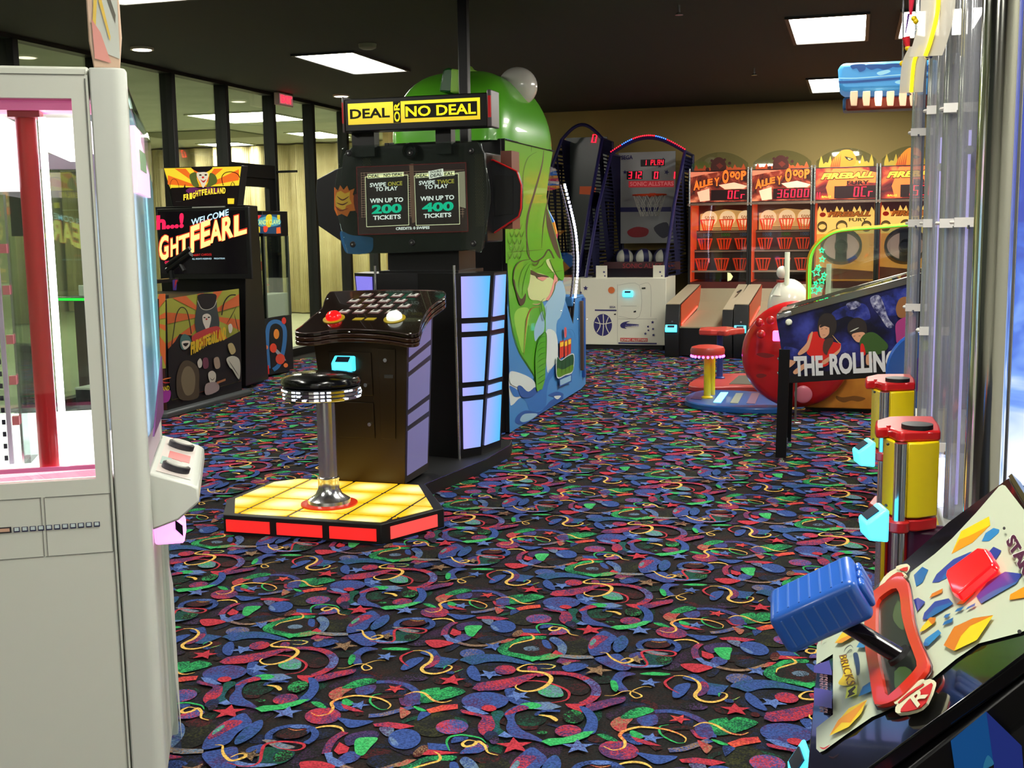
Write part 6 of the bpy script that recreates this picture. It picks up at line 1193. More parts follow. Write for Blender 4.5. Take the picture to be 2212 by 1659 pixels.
        def ring_(a,b,r,h,th,nm,ry=1.0):
            c=T_(a,b); u=Vector((1,0,0)); v=(T_(0,1)-T_(0,0)).normalized(); g=G(); n=28; pts=lambda R,hh:[c+u*(R*math.cos(2*math.pi*i/n))+v*(R*ry*math.sin(2*math.pi*i/n))+nb*hh for i in range(n)]
            A_,B_,C_,D_=pts(r,0),pts(r,h),pts(r-th,h),pts(r-th,.002); vs=A_+B_+C_+D_
            fs=[(k*n+i,k*n+(i+1)%n,(k+1)*n+(i+1)%n,(k+1)*n+i) for k in range(3) for i in range(n)]; g.add(vs,fs,DKR); g.build(nm,bk,smooth=True)
        ring_(.45,.40,.255,.13,.03,'big_target_ring',.88,)
        g=G(); g.ngon([T_(.45,.40,2)+Vector((.222*math.cos(a),0,0))+(T_(0,1)-T_(0,0)).normalized()*(.2*math.sin(a)) for a in [2*math.pi*i/28 for i in range(28)]],M((215,170,165),.4,emit=.55,ec=(230,175,165))); g.build('target_floor',bk,fix=False)
        ring_(.45,.40,.08,.14,.012,'target_ring',1); ring_(.45,.66,.07,.09,.01,'target_ring',1); ring_(.14,.66,.06,.09,.01,'target_ring'); ring_(.84,.66,.06,.09,.01,'target_ring')
        g=G(); c=T_(.45,.40,3); v=(T_(0,1)-T_(0,0)).normalized(); g.prism([c-Vector((.07,0,0))-v*.2,c+Vector((.07,0,0))-v*.2,c+Vector((.07,0,0))+v*.26,c-Vector((.07,0,0))+v*.26],nb*.004,M((60,45,36),.4)); g.build('centre_strip',bk)
    return t
# heads measured from left: the seams between the four machines
x_=-2.075
al0=alley(x_,'A','rolling alley game with orange wire baskets, leftmost of the four, score window reading 0Cr','0Cr','basket alley rollers')
g=G(); g.prism([aY(1480+a/5.72,330+b/5.72,14.99) for a,b in nums('(523,1480)(560,1488)(590,1530)(565,1575)(523,1587)')],(0,.006,0),M((232,236,170),.4,emit=.5)); g.build('pale_half_disc',al0)
alley(x_+HW,'A','rolling alley game with orange wire baskets and the score 36000','36000','basket alley rollers')
alley(x_+HW*2,'B','flame-themed rolling alley with ring targets and a flaming head showing 0Cr','0Cr','flame alley rollers')
alley(x_+HW*3,'B','flame-themed rolling alley at the right, partly behind the clear tubes','15000','flame alley rollers')
# ================================================================ KIDDIE BOWLING
kb=thing('kiddie_bowling_game','wooden kiddie bowling game with big red ball-shaped end panel and green-edged clear hood','arcade game',(-.1,9.7,0))
WOOD=noise_mat('honey_wood',(214,140,48),(190,116,36),6,.4)
g=G(); g.prism([(-.36,9.42,.04),(.52,9.42,.04),(.52,9.42,.62),(-.36,9.42,.52)],(0,1.05,0),WOOD); kbw=g.build('lane_case',kb,bevel=.01); g=G(); g.box(-.30,.50,9.46,10.4,0,.05,BLK2); g.build('toe_kick',kb)
art('wood_stain',kbw,Vector((0,9.42,0)),(0,-1,0),(1470,560),4.879,[(M((130,80,25),.5),'P','(1640,1440)(1700,1455)(1760,1450)(1830,1440)(1900,1450)(1950,1470)(1880,1500)(1800,1490)(1720,1510)(1650,1480)')])
BR_=M((196,26,28),.3,name='ball_red',coat=.4)
g=G(); cc=Vector((-.43,9.30,.475)); g.lathe(cc,[(.36,.0),(.41,-.03),(.425,-.06),(.425,-.11),(.41,-.12)],BR_,56,(0,-1,0)); rb=g.build('red_ball_panel',kb,smooth=True)
for u,v,a,b in ((1640,697,9,9),(1665,692,9,9),(1644,722,9,9)):
    c=aY(u,v,9.18); g=G(); g.lathe(c,[(.034,.0),(.032,-.012),(.022,-.018),(.002,-.02)] if False else [(.034,0),(.03,.012),(.018,.02),(.002,.022)],BR_,20,(0,-1,0)); g.build('finger_knob',rb,smooth=True)
g=G(); g.ell(aY(1735,852,9.18),(.07,.02,.07),M((220,120,140),.25),20,12); g.build('painted_reflection',rb,smooth=True)  # pale reflection on the red ball, modelled as a flat pink bump
art('ball_print',rb,Vector((0,9.18,0)),(0,-1,0),(1470,560),4.879,[(M((120,20,22),.4),'P','(800,1000)(860,985)(960,1000)(990,1020)(920,1040)(850,1030)'),(M((120,20,22),.4),'P','(800,1215)(860,1205)(910,1225)(860,1250)(810,1245)')])
g=G(); g.box(-.60,-.5,9.14,9.2,.60,.68,M((235,120,210),.3,emit=2.2,ec=(255,110,215))); g.build('pink_card_reader',kb,bevel=.01)
g=G(); cb2=Vector((0,0,0))
g=G(); hood=[(-.375,.55),(-.375,.62),(-.37,.9),(-.372,1.16),(-.345,1.28),(-.27,1.375),(-.17,1.435),(-.05,1.455),(.2,1.47),(.60,1.50)]
for y,nm in ((10.02,'hood_panel'),(10.42,'hood_panel')):
    g=G(); g.prism([(x,y,z) for x,z in hood]+[(.60,y,.55)],(0,.008,0),ACRYL); hp2=g.build(nm,kb)
    g=G(); sp_=spline(hood,False,4); g.tube([(x,y-.006,z) for x,z in sp_],.019,M((190,158,34),.35),6); g.build('amber_edge',hp2,smooth=True)
    g=G(); g.tube([(x+.006,y-.022,z-.004) for x,z in sp_],.0045,M((70,255,70),.3,emit=1.5,ec=(70,255,60)),6); g.build('green_glow_edge',hp2,smooth=True)
    if y<10.1: 
        TEAL=M((40,230,150),.3,emit=1.5,ec=(30,235,150)); ts=[(1775,541,6,0),(1776,560,7,5),(1763,588,10,-8),(1768,577,6,20),(1780,594,6,10),(1775,606,8,0),(1762,612,5,15),(1760,627,10,10),(1770,625,6,0)]
        g=G(); q=Vector((0,y-.012,0))
        for k,(u,v,r,ro) in enumerate(ts):
            P_=[aY(u+r*(1 if i%2==0 else .45)*math.sin(math.radians(ro+36*i)),v-r*(1 if i%2==0 else .45)*math.cos(math.radians(ro+36*i)),y-.012) for i in range(10)]; g.tube(P_,.005,TEAL,5,closed=True)
        g.build('star_light',hp2,fix=False)
g=G(); g.box(-.36,.58,10.02,10.44,.53,.56,BLACK); g.build('hood_deck',kb)
PL_=M((222,228,205),.3,emit=.25,ec=(225,240,200))
g=G(); g.cyl((-.21,10.05,.56),(-.205,10.05,1.17),.022,PL_,10); g.cyl((-.55,10.1,.82),(-.55,10.1,1.27),.022,PL_,10); g.build('pale_upright',kb,smooth=True)  # two plain pale upright cylinders
g=G(); g.box(-.70,-.395,10.0,10.5,.45,.80,BR_); g.build('left_end_case',kb,bevel=.02)
PW=M((222,224,208),.22,coat=.5,name='pin_white'); g=G(); c=Vector((-.555,10.18,.80)); g.ell(c+Vector((.02,0,.0)),(.18,.16,.24),PW,28,14,v0=-.3); pbd=g.build('white_figure_body',kb,smooth=True)
g=G(); c=aY(1686,610,10.12); g.lathe(c+Vector((0,0,-.11)),[(.075,0),(.05,.05),(.032,.09),(.03,.12)],PW,20,(.05,0,1)); g.ell(c+Vector((.01,0,.085)),(.046,.046,.056),PW,20,12); g.build('white_figure_head',pbd,smooth=True)
g=G(); g.lathe(c+Vector((0,0,0)),[(.034,0),(.036,.008),(.034,.022)],M((150,40,30),.4),18); g.build('red_collar',pbd,smooth=True)
# molded bases and stools
bpz=.055
def pad(name,label,trace,m,cat,loc):
    t=thing(name,label,cat,loc); pts=[aZ(u,v,bpz) for u,v in spline(nums(trace),True,3)]; g=G(); g.prism([(p.x,p.y,0) for p in pts],(0,0,bpz),m); return t,g.build('molded_base',t,bevel=.012)
t1,b1=pad('stool_base','blue molded floor base with lit blue and clear strips and a yellow-post stool on it','(1479,862)(1500,846)(1560,842)(1680,850)(1700,868)(1690,880)(1600,880)(1520,874)',M((34,92,165),.35,coat=.3),'stool base',(-.95,9.75,0))
q=[('(1557,848)(1573,848)(1557,870)(1541,869)',M((120,220,255),.3,emit=2.2,ec=(120,215,255))),('(1590,850)(1606,850)(1594,872)(1577,871)',M((150,160,140),.3)),('(1624,850)(1641,850)(1631,873)(1612,872)',M((125,105,130),.3)),('(1503,848)(1523,846)(1515,864)(1492,862)',M((70,60,110),.4))]
for s_,m in q: pts=[aZ(u,v,bpz) for u,v in nums(s_)]; g=G(); g.prism(pts,(0,0,.004),m); g.build('floor_light',b1)
def stool(t,x,y,z0,zs,r,mp,star=False,leds=True):
    g=G(); g.lathe((x,y,z0),[(.05,0),(.05,.01),(.03,.02)],mp,20); g.cyl((x,y,z0),(x,y,zs-.02),.03,mp,20); po=g.build('stool_post',t,smooth=True)
    g=G(); SR=M((188,60,48),.4,coat=.2)
    if star:
        pr_=[]; 
        for i in range(40): a=2*math.pi*i/40; R_=r*(1+.16*math.sin(5*a+1)+.08*math.sin(9*a)); pr_.append((x+R_*math.cos(a),y+R_*math.sin(a)))
        g.prism([(a,b,zs-.02) for a,b in pr_],(0,0,.055),SR)
    else: g.lathe((x,y,zs-.02),[(r*.8,0),(r*.98,.015),(r,.05),(r*.93,.075),(r*.6,.088),(.002,.09)],SR,36)
    se=g.build('stool_seat',t,bevel=.012 if star else 0,smooth=not star)
    if leds:
        g=G(); ML=M((255,130,255),.3,emit=5,ec=(255,90,250))
        for i in range(22): a=2*math.pi*i/22; g.ell((x+r*.93*math.cos(a),y+r*.93*math.sin(a),zs-.02),(.011,.011,.011),ML,8,6)
        g.build('pink_lamp_ring',se,fix=False)
stool(t1,-1.17,9.70,bpz,.435,.145,M((225,200,30),.35)); 
g=G(); g.cyl((-1.155,9.90,bpz),(-1.155,9.90,.40),.028,M((225,200,30),.35),16); g.build('second_post',t1,smooth=True)
t2,b2=pad('stool_base','red molded floor base with grey mat and splash-shaped stool seat','(1487,831)(1508,815)(1535,808)(1640,806)(1700,812)(1690,836)(1600,834)(1530,836)',M((178,62,56),.4),'stool base',(-.95,10.5,0))
g=G(); g.prism([aZ(u,v,bpz) for u,v in nums('(1596,812)(1650,811)(1655,832)(1575,830)')],(0,0,.004),M((84,80,66),.7)); g.build('grey_mat',b2)
stool(t2,-1.21,11.0,bpz,.50,.19,M((36,60,130),.35),star=True,leds=False)

# ================================================================ PINBALL
def cloud(nm,c1,c2,c3,sc):
    m,N,L,b=node_mat(nm); t=N.new('ShaderNodeTexCoord'); n=N.new('ShaderNodeTexNoise'); n.inputs['Scale'].default_value=sc; n.inputs['Detail'].default_value=6; n.inputs['Roughness'].default_value=.6; L.new(t.outputs['Object'],n.inputs['Vector']); r=N.new('ShaderNodeValToRGB'); r.color_ramp.elements[0].position=.38; r.color_ramp.elements[1].position=.72; q=r.color_ramp.elements.new(.52)
    for el,c in zip(r.color_ramp.elements,(c1,c2,c3)): el.color=(lin(c[0]),lin(c[1]),lin(c[2]),1)
    L.new(n.outputs['Fac'],r.inputs[0]); L.new(r.outputs[0],b.inputs['Base Color']); b.inputs['Roughness'].default_value=.3; return m
pb_=thing('pinball_machine','black pinball machine with rock band artwork and THE ROLLING lettering on its side','pinball machine',(.3,7.66,0))
PX0,PX1=-.43,.95; bz=lambda x:.505+.094*(x+.41); tz=lambda x:.925+.285*(x+.41)
g=G(); g.prism([(PX0,7.38,bz(PX0)),(PX1,7.38,bz(PX1)),(PX1,7.38,tz(.72)),(.72,7.38,tz(.72)),(PX0,7.38,tz(PX0))],(0,.56,0),BLACK); bd=g.build('cabinet',pb_,bevel=.004)
g=G(); g.box(.78,1.0,7.33,7.99,1.15,1.85,BLACK); g.build('back_box',pb_,bevel=.01)
LEGM=M((20,20,21),.3,.4)
for x,y,sx_ in ((PX0,7.38,1),(PX0,7.94,1),(PX1,7.38,-1),(PX1,7.94,-1)):
    sy=1 if y<7.6 else -1; zt=bz(x)+.22; g=G(); a=.012; d=.055
    b0=[(x-a*sx_,y-a*sy),(x+d*sx_,y-a*sy),(x+d*sx_,y),(x,y),(x,y+d*sy),(x-a*sx_,y+d*sy)]
    g.hexa([Vector((p[0]-.012*sx_,p[1],.03)) for p in b0],[Vector((*p,zt)) for p in b0],LEGM); lg=g.build('leg',pb_)
    g=G(); g.cyl((x-.0*sx_+.012*sx_,y+.01*sy,0),(x+.012*sx_,y+.01*sy,.06),.012,CHROME,10); g.lathe((x+.012*sx_,y+.01*sy,0),[(.022,0),(.02,.012)],CHROME,14); g.build('leveler',lg,smooth=True)
    g=G(); 
    for z in (.66,.57): g.lathe((x-a*sx_,y+.03*sy,z),[(.012,0),(.01,.008),(.004,.012)],CHROME,12,(-sx_,0,0))
    g.build('leg_bolt',lg,smooth=True)
g=G(); CH2=M((170,165,150),.16,.95)
for y in (7.372,7.93): g.prism([(PX0-.005,y,tz(PX0)),(.74,y,tz(.74)),(.74,y,tz(.74)+.05),(PX0+.0,y,tz(PX0)+.045)],(0,.02,0),CH2)
g.build('side_rail',pb_,bevel=.003)
g=G(); g.prism([(PX0-.03,7.36,tz(PX0)-.01),(PX0+.06,7.36,tz(PX0)+.02),(PX0+.06,7.36,tz(PX0)+.05),(PX0-.03,7.36,tz(PX0)+.03)],(0,.60,0),CHROME); g.build('lockdown_bar',pb_,bevel=.008)
g=G(); g.prism([(PX0+.06,7.40,tz(PX0)+.045),(.72,7.40,tz(.72)+.045),(.72,7.92,tz(.72)+.045),(PX0+.06,7.92,tz(PX0)+.045)],(0,0,.004),clear('playfield_glass',(.75,.78,.78),.18)); g.build('playfield_glass',pb_)
g=G(); g.prism([(PX0+.06,7.40,tz(PX0)+.02),(.72,7.40,tz(.72)+.02),(.72,7.92,tz(.72)+.02),(PX0+.06,7.92,tz(PX0)+.02)],(0,0,-.01),BLK2); g.build('playfield',pb_)
g=G(); g.lathe(aY(1704,696,7.376),[(.021,0),(.021,.012),(.014,.022),(.002,.025)],M((225,225,205),.3),20,(0,-1,0)); g.build('flipper_button',bd,smooth=True)
c3=lambda s:' '.join('(%.1f,%.1f)'%(a,b) for a,b in nums(s))
NVB=cloud('dark_navy_haze',(12,12,30),(26,28,84),(58,66,150),5); NV2=cloud('blue_haze',(20,22,60),(40,50,130),(104,108,170),9); WSP=cloud('stage_smoke',(30,32,80),(120,120,150),(190,190,200),40); HAIR=M((34,24,20),.5); FLS=M((205,150,115),.4); RSH=M((205,34,26),.35); TANA=M((190,120,60),.4); GSH=M((50,80,30),.4); MAG=M((150,50,110),.4); BRH=M((130,85,45),.5)
pin=[(NVB,'p','(1010,620)(1120,590)(2480,225)(2480,1050)(1180,1230)(1100,1200)'),(NV2,'P','(1600,560)(1800,470)(1950,480)(2000,620)(1900,640)(1760,600)(1640,640)'),(NV2,'P','(1100,920)(1250,960)(1180,1060)(1100,1000)'),(NV2,'P','(2080,420)(2300,330)(2440,300)(2400,500)(2250,600)(2120,560)'),(WSP,'P','(1750,470)(1850,440)(1900,480)(1820,530)(1770,520)'),(WSP,'P','(2000,410)(2090,380)(2140,470)(2190,620)(2250,700)(2180,720)(2100,600)(2030,510)'),(NV2,'P','(1660,900)(1760,880)(1740,980)(1660,960)'),
(RSH,'P','(1340,830)(1370,780)(1450,765)(1500,830)(1560,860)(1650,880)(1690,900)(1640,1000)(1560,1060)(1560,1110)(1480,1130)(1380,1030)(1330,980)'),
(FLS,'P','(1395,770)(1370,780)(1330,880)(1240,985)(1260,1010)(1340,960)(1370,880)'),(FLS,'P','(1690,900)(1670,950)(1560,1030)(1490,1080)(1510,1110)(1600,1050)(1680,970)'),
(HAIR,'P','(1445,720)(1455,640)(1500,580)(1570,570)(1625,610)(1645,700)(1620,790)(1580,830)(1480,830)(1450,790)'),(FLS,'P','(1462,705)(1510,690)(1560,700)(1568,770)(1545,810)(1500,835)(1470,800)'),(HAIR,'P','(1470,700)(1520,680)(1565,695)(1570,720)(1520,705)(1475,722)'),(HAIR,'S','(1480,738)(1500,732)',5),(HAIR,'S','(1525,732)(1548,735)',5),(M((150,70,60),.5),'S','(1495,800)(1530,797)',5),(M((70,40,30),.5),'P','(1520,850)(1600,830)(1610,870)(1560,960)(1540,1010)(1500,960)'),(M((230,190,90),.5),'S','(1600,800)(1660,870)(1690,890)',6),
(HAIR,'P','(1760,740)(1780,660)(1850,615)(1930,640)(1965,720)(1955,800)(1900,820)(1800,800)'),(FLS,'P','(1805,800)(1850,775)(1930,770)(1945,810)(1900,870)(1850,865)'),(M((190,190,175),.5),'S','(1785,765)(1880,720)',12),(GSH,'P','(1940,790)(2030,770)(2120,830)(2190,920)(2100,1000)(1980,1000)(1900,930)(1890,860)'),(RSH,'P','(1900,900)(1930,900)(1950,1000)(1900,1010)'),(HAIR,'S','(1820,815)(1845,805)',5),(HAIR,'S','(1875,808)(1900,805)',5),(FLS,'P','(1960,1010)(2010,1010)(2020,1100)(1960,1110)'),
(BRH,'P','(2270,520)(2300,430)(2360,395)(2430,420)(2450,520)(2400,600)(2340,620)(2290,600)'),(FLS,'P','(2400,470)(2450,480)(2460,560)(2420,600)(2395,540)'),(MAG,'P','(2270,680)(2340,620)(2430,600)(2490,640)(2490,860)(2300,900)(2270,800)'),(FLS,'P','(1110,1080)(1150,1060)(1210,1075)(1200,1100)(1150,1140)(1120,1130)'),(FLS,'P','(1190,1180)(1300,1100)(1330,1130)(1220,1210)')]
art('band_art',bd,Vector((0,7.38,0)),(0,-1,0),(1470,560),4.879,pin,step=.00025)
g=G(); SIL=M((205,205,205),.3); yl=7.369
lettering('THE',aY(1716,813,yl),aY(1779,811,yl),aY(1714,770,yl),SIL,g=g,bold=.045); lettering('ROLLING STONES',aY(1793,810,yl),aY(2085,795,yl),aY(1791,764,yl),SIL,g=g,bold=.045); g.build('lettering',bd,fix=False)
g=G(); g.box(-.41,-.395,8.86,8.89,0,.44,M((120,118,110),.3,.6)); g.box(-.45,-.36,8.83,8.92,0,.015,CHROME); g.box(-.43,-.39,8.86,9.2,.41,.44,CHROME)
g.build('steel_leg',kb,bevel=.003)

# ================================================================ ICICLE SIGN GAME (mostly behind the tubes)
ic=thing('icicle_sign_game','blue rounded icicle sign with a row of glowing tags, seen left of the clear tubes','arcade game',(.45,6.1,0))
y=6.0; ICE=M((70,150,205),.4,emit=.45,ec=(75,155,215)); 
sgn=nums('(1818,136)(1940,131)(2030,128)(2030,192)(1960,193)(1824,197)(1812,190)(1810,150)')
g=G(); g.prism([aY(u,v,y) for u,v in sgn],(0,.30,0),ICE); sg_=g.build('sign_case',ic,bevel=.02,seg=3)
D1=M((28,80,150),.4,emit=.3); D2=M((150,205,225),.4,emit=.5)
art('ice_art',sg_,Vector((0,y,0)),(0,-1,0),(1700,0),3.318,[(D1,'S','(370,590)(500,585)(700,570)(830,560)(1040,550)',18,0),(D2,'S','(370,560)(500,560)(700,545)(830,535)(1040,525)',8,0),(D1,'P','(455,470)(500,460)(560,462)(560,500)(520,515)(500,490)(470,495)'),(D1,'P','(560,470)(620,460)(760,465)(740,490)(690,500)(650,490)(600,500)'),(D2,'P','(645,520)(720,500)(740,515)(670,540)'),(D1,'P','(700,460)(810,455)(820,480)(760,480)'),(D2,'P','(775,585)(830,570)(835,600)(790,600)'),(D1,'P','(970,480)(1020,470)(1040,510)(990,510)')],step=.0008)
g=G(); g.box(-.075,.42,6.05,6.25,2.06,2.12,M((36,90,140),.4)); g.box(-.06,.40,6.04,6.06,2.055,2.115,M((140,50,30),.5)); g.build('tag_rail',ic,bevel=.01)
for i,u in enumerate((1844,1871,1897,1923,1950,1973)):
    br_=[.5,.7,3,.9,.8,.7][i]; pts=[aY(a,b,5.99) for a,b in ((u-7,197),(u+9,196),(u+9,206),(u+7,228),(u-6,228),(u-8,212))]; g=G(); g.prism(pts,(0,.02,0),M((250,205,165),.4,emit=br_,ec=(255,215,170))); g.build('glowing_tag',ic,bevel=.003)
g=G(); g.box(.37,.95,6.0,6.6,0,2.3,M((26,28,74),.4)); g.build('cabinet_body',ic,bevel=.01)
g=G(); c=aY(2012,802,5.96); g.lathe(c,[(.205,0),(.215,.01),(.215,.03),(.205,.04)],M((34,96,190),.3,coat=.3),48,(0,-1,0)); rbp=g.build('round_blue_panel',ic,smooth=True)
art('round_panel_print',rbp,c+Vector((0,-.041,0)),(0,-1,0),(1925,700),1,[(M((70,40,150),.4),'P','(60,70)(95,60)(110,120)(60,150)(48,110)'),(M((150,190,60),.4),'P','(62,40)(80,36)(84,52)(66,58)')])

# ================================================================ TUBE TOWER + PLAYER STATIONS
tt=thing('clear_tube_tower','tall clear tube tower with white clips, thick chrome pole and glowing sea scene cabinet','arcade game',(.35,3.6,0))
def vt(u,v,d,r,z0,z1,m,name,par,inner=True,ir=.82):
    p=aD(u,v,d); g=G(); n=28
    R=lambda q,z:[Vector((p.x+q*math.cos(2*math.pi*i/n),p.y+q*math.sin(2*math.pi*i/n),z)) for i in range(n)]
    vs=R(r,z0)+R(r,z1)+R(r*ir,z1)+R(r*ir,z0); fs=[(k*n+i,k*n+(i+1)%n,((k+1)%4)*n+(i+1)%n,((k+1)%4)*n+i) for k in range(4) for i in range(n)]
    g.add(vs,fs,m); return g.build(name,par,smooth=True),p
def tubmat(k):
    m=clear('tube_acrylic',(.97,.97,.97),.30,.10); N=m.node_tree.nodes; L=m.node_tree.links; o=[n for n in N if n.type=='OUTPUT_MATERIAL'][0]; mx=o.inputs[0].links[0].from_node
    d=N.new('ShaderNodeBsdfDiffuse'); d.inputs[0].default_value=(.85,.84,.88,1); tr=N.new('ShaderNodeBsdfTranslucent'); tr.inputs[0].default_value=(.85,.84,.9,1); a=N.new('ShaderNodeMixShader'); a.inputs[0].default_value=.5; L.new(d.outputs[0],a.inputs[1]); L.new(tr.outputs[0],a.inputs[2])
    b=N.new('ShaderNodeMixShader'); b.inputs[0].default_value=k; L.new(mx.outputs[0],b.inputs[1]); L.new(a.outputs[0],b.inputs[2]); L.new(b.outputs[0],o.inputs[0]); return m
TUB=tubmat(.12); TUB2=tubmat(.17)
# lit base the tubes rise from
g=G(); g.box(.24,.62,3.15,5.6,0,.62,YEL); base_=g.build('tower_base',tt,bevel=.01)
g=G(); g.box(.255,.62,3.1,5.5,.62,.66,WHITE); g.build('tower_deck',tt,bevel=.005)
tubes=[(1973,600,4.35,.022),(2012,600,3.95,.031),(2024,600,3.7,.018),(2053,600,3.6,.036),(2084,600,3.45,.034)]
tp_=[]
for i,(u,v,d,r) in enumerate(tubes):
    o,p=vt(u,v,d,r,.66,2.95,(TUB if i==0 else TUB2),'clear_tube',tt); tp_.append((o,p,r))
CLW=M((225,222,215),.45)
def clip_(k,zz,px_,side=1):
    o,p,r=tp_[k]; g=G(); n=20; R=r+.006
    g.tube([(p.x+R*math.cos(2*math.pi*i/n),p.y+R*math.sin(2*math.pi*i/n),zz) for i in range(n)],.006,CLW,6,closed=True)
    g.box(p.x-R*.9,p.x+R+.02,p.y-R-.008,p.y-R+.006,zz-.013,zz+.013,CLW); g.cyl((p.x,p.y-R-.012,zz-.018),(p.x,p.y-R-.012,zz-.008),.004,CHROME,8); g.build('tube_clip',o)
for k,vv in ((0,287),(0,482),(0,663),(1,240),(1,482),(1,713),(3,236),(3,482),(3,962),(4,480)):
    u,v_,d,r=tubes[k]; clip_(k,aD(u,vv,d).z,0)
for k,vv in ((3,612),(4,325),(2,362),(4,897),(3,792)):
    u,v_,d,r=tubes[k]; p=aD(u+8,vv,d-.05); g=G(); g.cyl(p,p+Vector((0,-.02,0)),.009,CHROME,12); g.cyl(p+Vector((0,-.02,0)),p+Vector((0,-.026,0)),.013,CHROME,6); g.build('tube_bolt',tp_[k][0],smooth=True)
LW=M((235,232,255),.3,emit=4.5,ec=(225,225,255))
for k in (1,3): o,p,r=tp_[k]; g=G(); g.cyl((p.x,p.y,.67),(p.x,p.y,.80 if k==3 else .72),r*.55,LW,16); g.build('lamp_core',o,smooth=True)
o,p,r=tp_[3]; g=G(); g.cyl((p.x,p.y,.82),(p.x,p.y,.95),r*.7,M((240,240,240),.3),16); g.build('white_sleeve',o,smooth=True)
# thin violet lamp tubes inside two tubes
for k in (2,4): o,p,r=tp_[k]; g=G(); g.cyl((p.x,p.y,.7),(p.x,p.y,1.75),.004,M((200,190,255),.3,emit=.9,ec=(190,180,255)),8); g.build('violet_lamp',o)
p=aD(2146,500,2.75); g=G(); g.cyl((p.x,p.y,.05),(p.x,p.y,2.95),.041,M((236,238,230),.11,1),40); pole=g.build('chrome_pole',tt,smooth=True); PP=p
g=G(); g.cyl((p.x,p.y,0),(p.x,p.y,.05),.06,CHROME,32); g.build('pole_foot',tt,smooth=True)
# sea scene cabinet right of the pole
def sea():
    m,N,L,b=node_mat('backlit_sea_scene'); t=N.new('ShaderNodeTexCoord'); n=N.new('ShaderNodeTexNoise'); n.inputs['Scale'].default_value=5; n.inputs['Detail'].default_value=3; n.inputs['Distortion'].default_value=1.5
    sp=N.new('ShaderNodeSeparateXYZ'); L.new(t.outputs['Object'],sp.inputs[0]); L.new(t.outputs['Object'],n.inputs['Vector']); mr=N.new('ShaderNodeMapRange'); mr.inputs[1].default_value=.9; mr.inputs[2].default_value=1.9; mr.inputs[3].default_value=0; mr.inputs[4].default_value=.8; L.new(sp.outputs[2],mr.inputs[0])
    a=N.new('ShaderNodeMath'); a.operation='MULTIPLY_ADD'; a.inputs[1].default_value=.9; L.new(n.outputs['Fac'],a.inputs[0]); L.new(mr.outputs[0],a.inputs[2]); r=N.new('ShaderNodeValToRGB'); cr=r.color_ramp
    cr.elements[0].position=.35; cr.elements[0].color=(.95,.97,1,1); cr.elements[1].position=1.15/1.2; cr.elements[1].color=(lin(40),lin(60),lin(150),1); e=cr.elements.new(.62); e.color=(lin(110),lin(150),lin(215),1); e=cr.elements.new(.75); e.color=(lin(60),lin(100),lin(190),1)
    L.new(a.outputs[0],r.inputs[0]); L.new(r.outputs[0],b.inputs['Emission Color']); b.inputs['Emission Strength'].default_value=1.5; b.inputs['Base Color'].default_value=(.1,.1,.15,1); b.inputs['Roughness'].default_value=.2; return m
g=G(); g.box(.352,1.0,2.86,3.1,0,2.9,M((150,155,160),.35,.3)); sc2=g.build('scene_cabinet',tt,bevel=.006); g=G(); g.box(.354,.98,2.845,2.858,.55,2.88,sea()); g.build('backlit_scene',sc2)
g=G(); g.box(.337,.352,2.835,2.865,0,2.9,M((170,172,178),.25,.9)); g.build('steel_edge',sc2,bevel=.003)
g=G(); g.box(.62,1.0,3.1,5.6,0,2.4,M((34,40,90),.5)); g.build('rear_cabinet',tt,bevel=.01)
# curved frosted fins with yellow neon edges, high on the tower
FRO=M((196,190,176),.55,alpha=.72); NEO=M((255,235,30),.3,emit=1.6,ec=(255,228,20))
for trace,d in (('(2026,-60)(2026,10)(2020,50)(2008,95)(1998,122)',3.5),('(1990,100)(1976,128)(1971,160)(1968,200)',3.9)):
    pts=[aD(u,v,d) for u,v in spline(nums(trace),False,4)]; w=Vector((.045 if d<3.8 else .035,.0,0)); g=G(); g.rib(pts,[w]*len(pts),FRO); f_=g.build('frosted_fin',tt,fix=False); s_=f_.modifiers.new('t','SOLIDIFY'); s_.thickness=.006
    g=G(); g.tube([p_+Vector((.0,-.012,0)) for p_ in pts],.0055,NEO,8); g.build('yellow_neon_edge',f_,smooth=True)
g=G(); p=aD(1995,60,3.8); g.box(p.x-.08,p.x+.3,p.y-.02,p.y+.02,2.7,2.95,M((60,40,90),.4)); g.cyl((p.x+.02,p.y+.06,2.0),(p.x+.02,p.y+.06,2.95),.012,CHROME,10); cr_=g.build('crown_frame',tt,bevel=.005)
g=G(); jp=lambda u,v:aD(u,v,4.0)
for (u,v),(u2,v2),m,r in (((1957,80),(1962,106),M((215,40,50),.3),.013),((1983,78),(1983,108),M((60,100,110),.3),.012),((1963,30),(1956,72),M((80,40,120),.3),.004),((1970,-10),(1967,32),M((225,40,70),.3),.010)):
    g.cyl(jp(u,v),jp(u2,v2),r,m,12,r2=r*.45)
for u,v in ((1961,104),(1982,108),(1974,40),(1949,137),(1950,192),(1978,46)): g.ell(jp(u,v),(.009,.009,.009),YEL,12,8)
g.tube([jp(u,v) for u,v in ((1951,-40),(1951,60),(1950,137),(1952,192),(1968,205))],.003,CHROME,6); g.build('juggling_pin_mobile',tt,smooth=True)
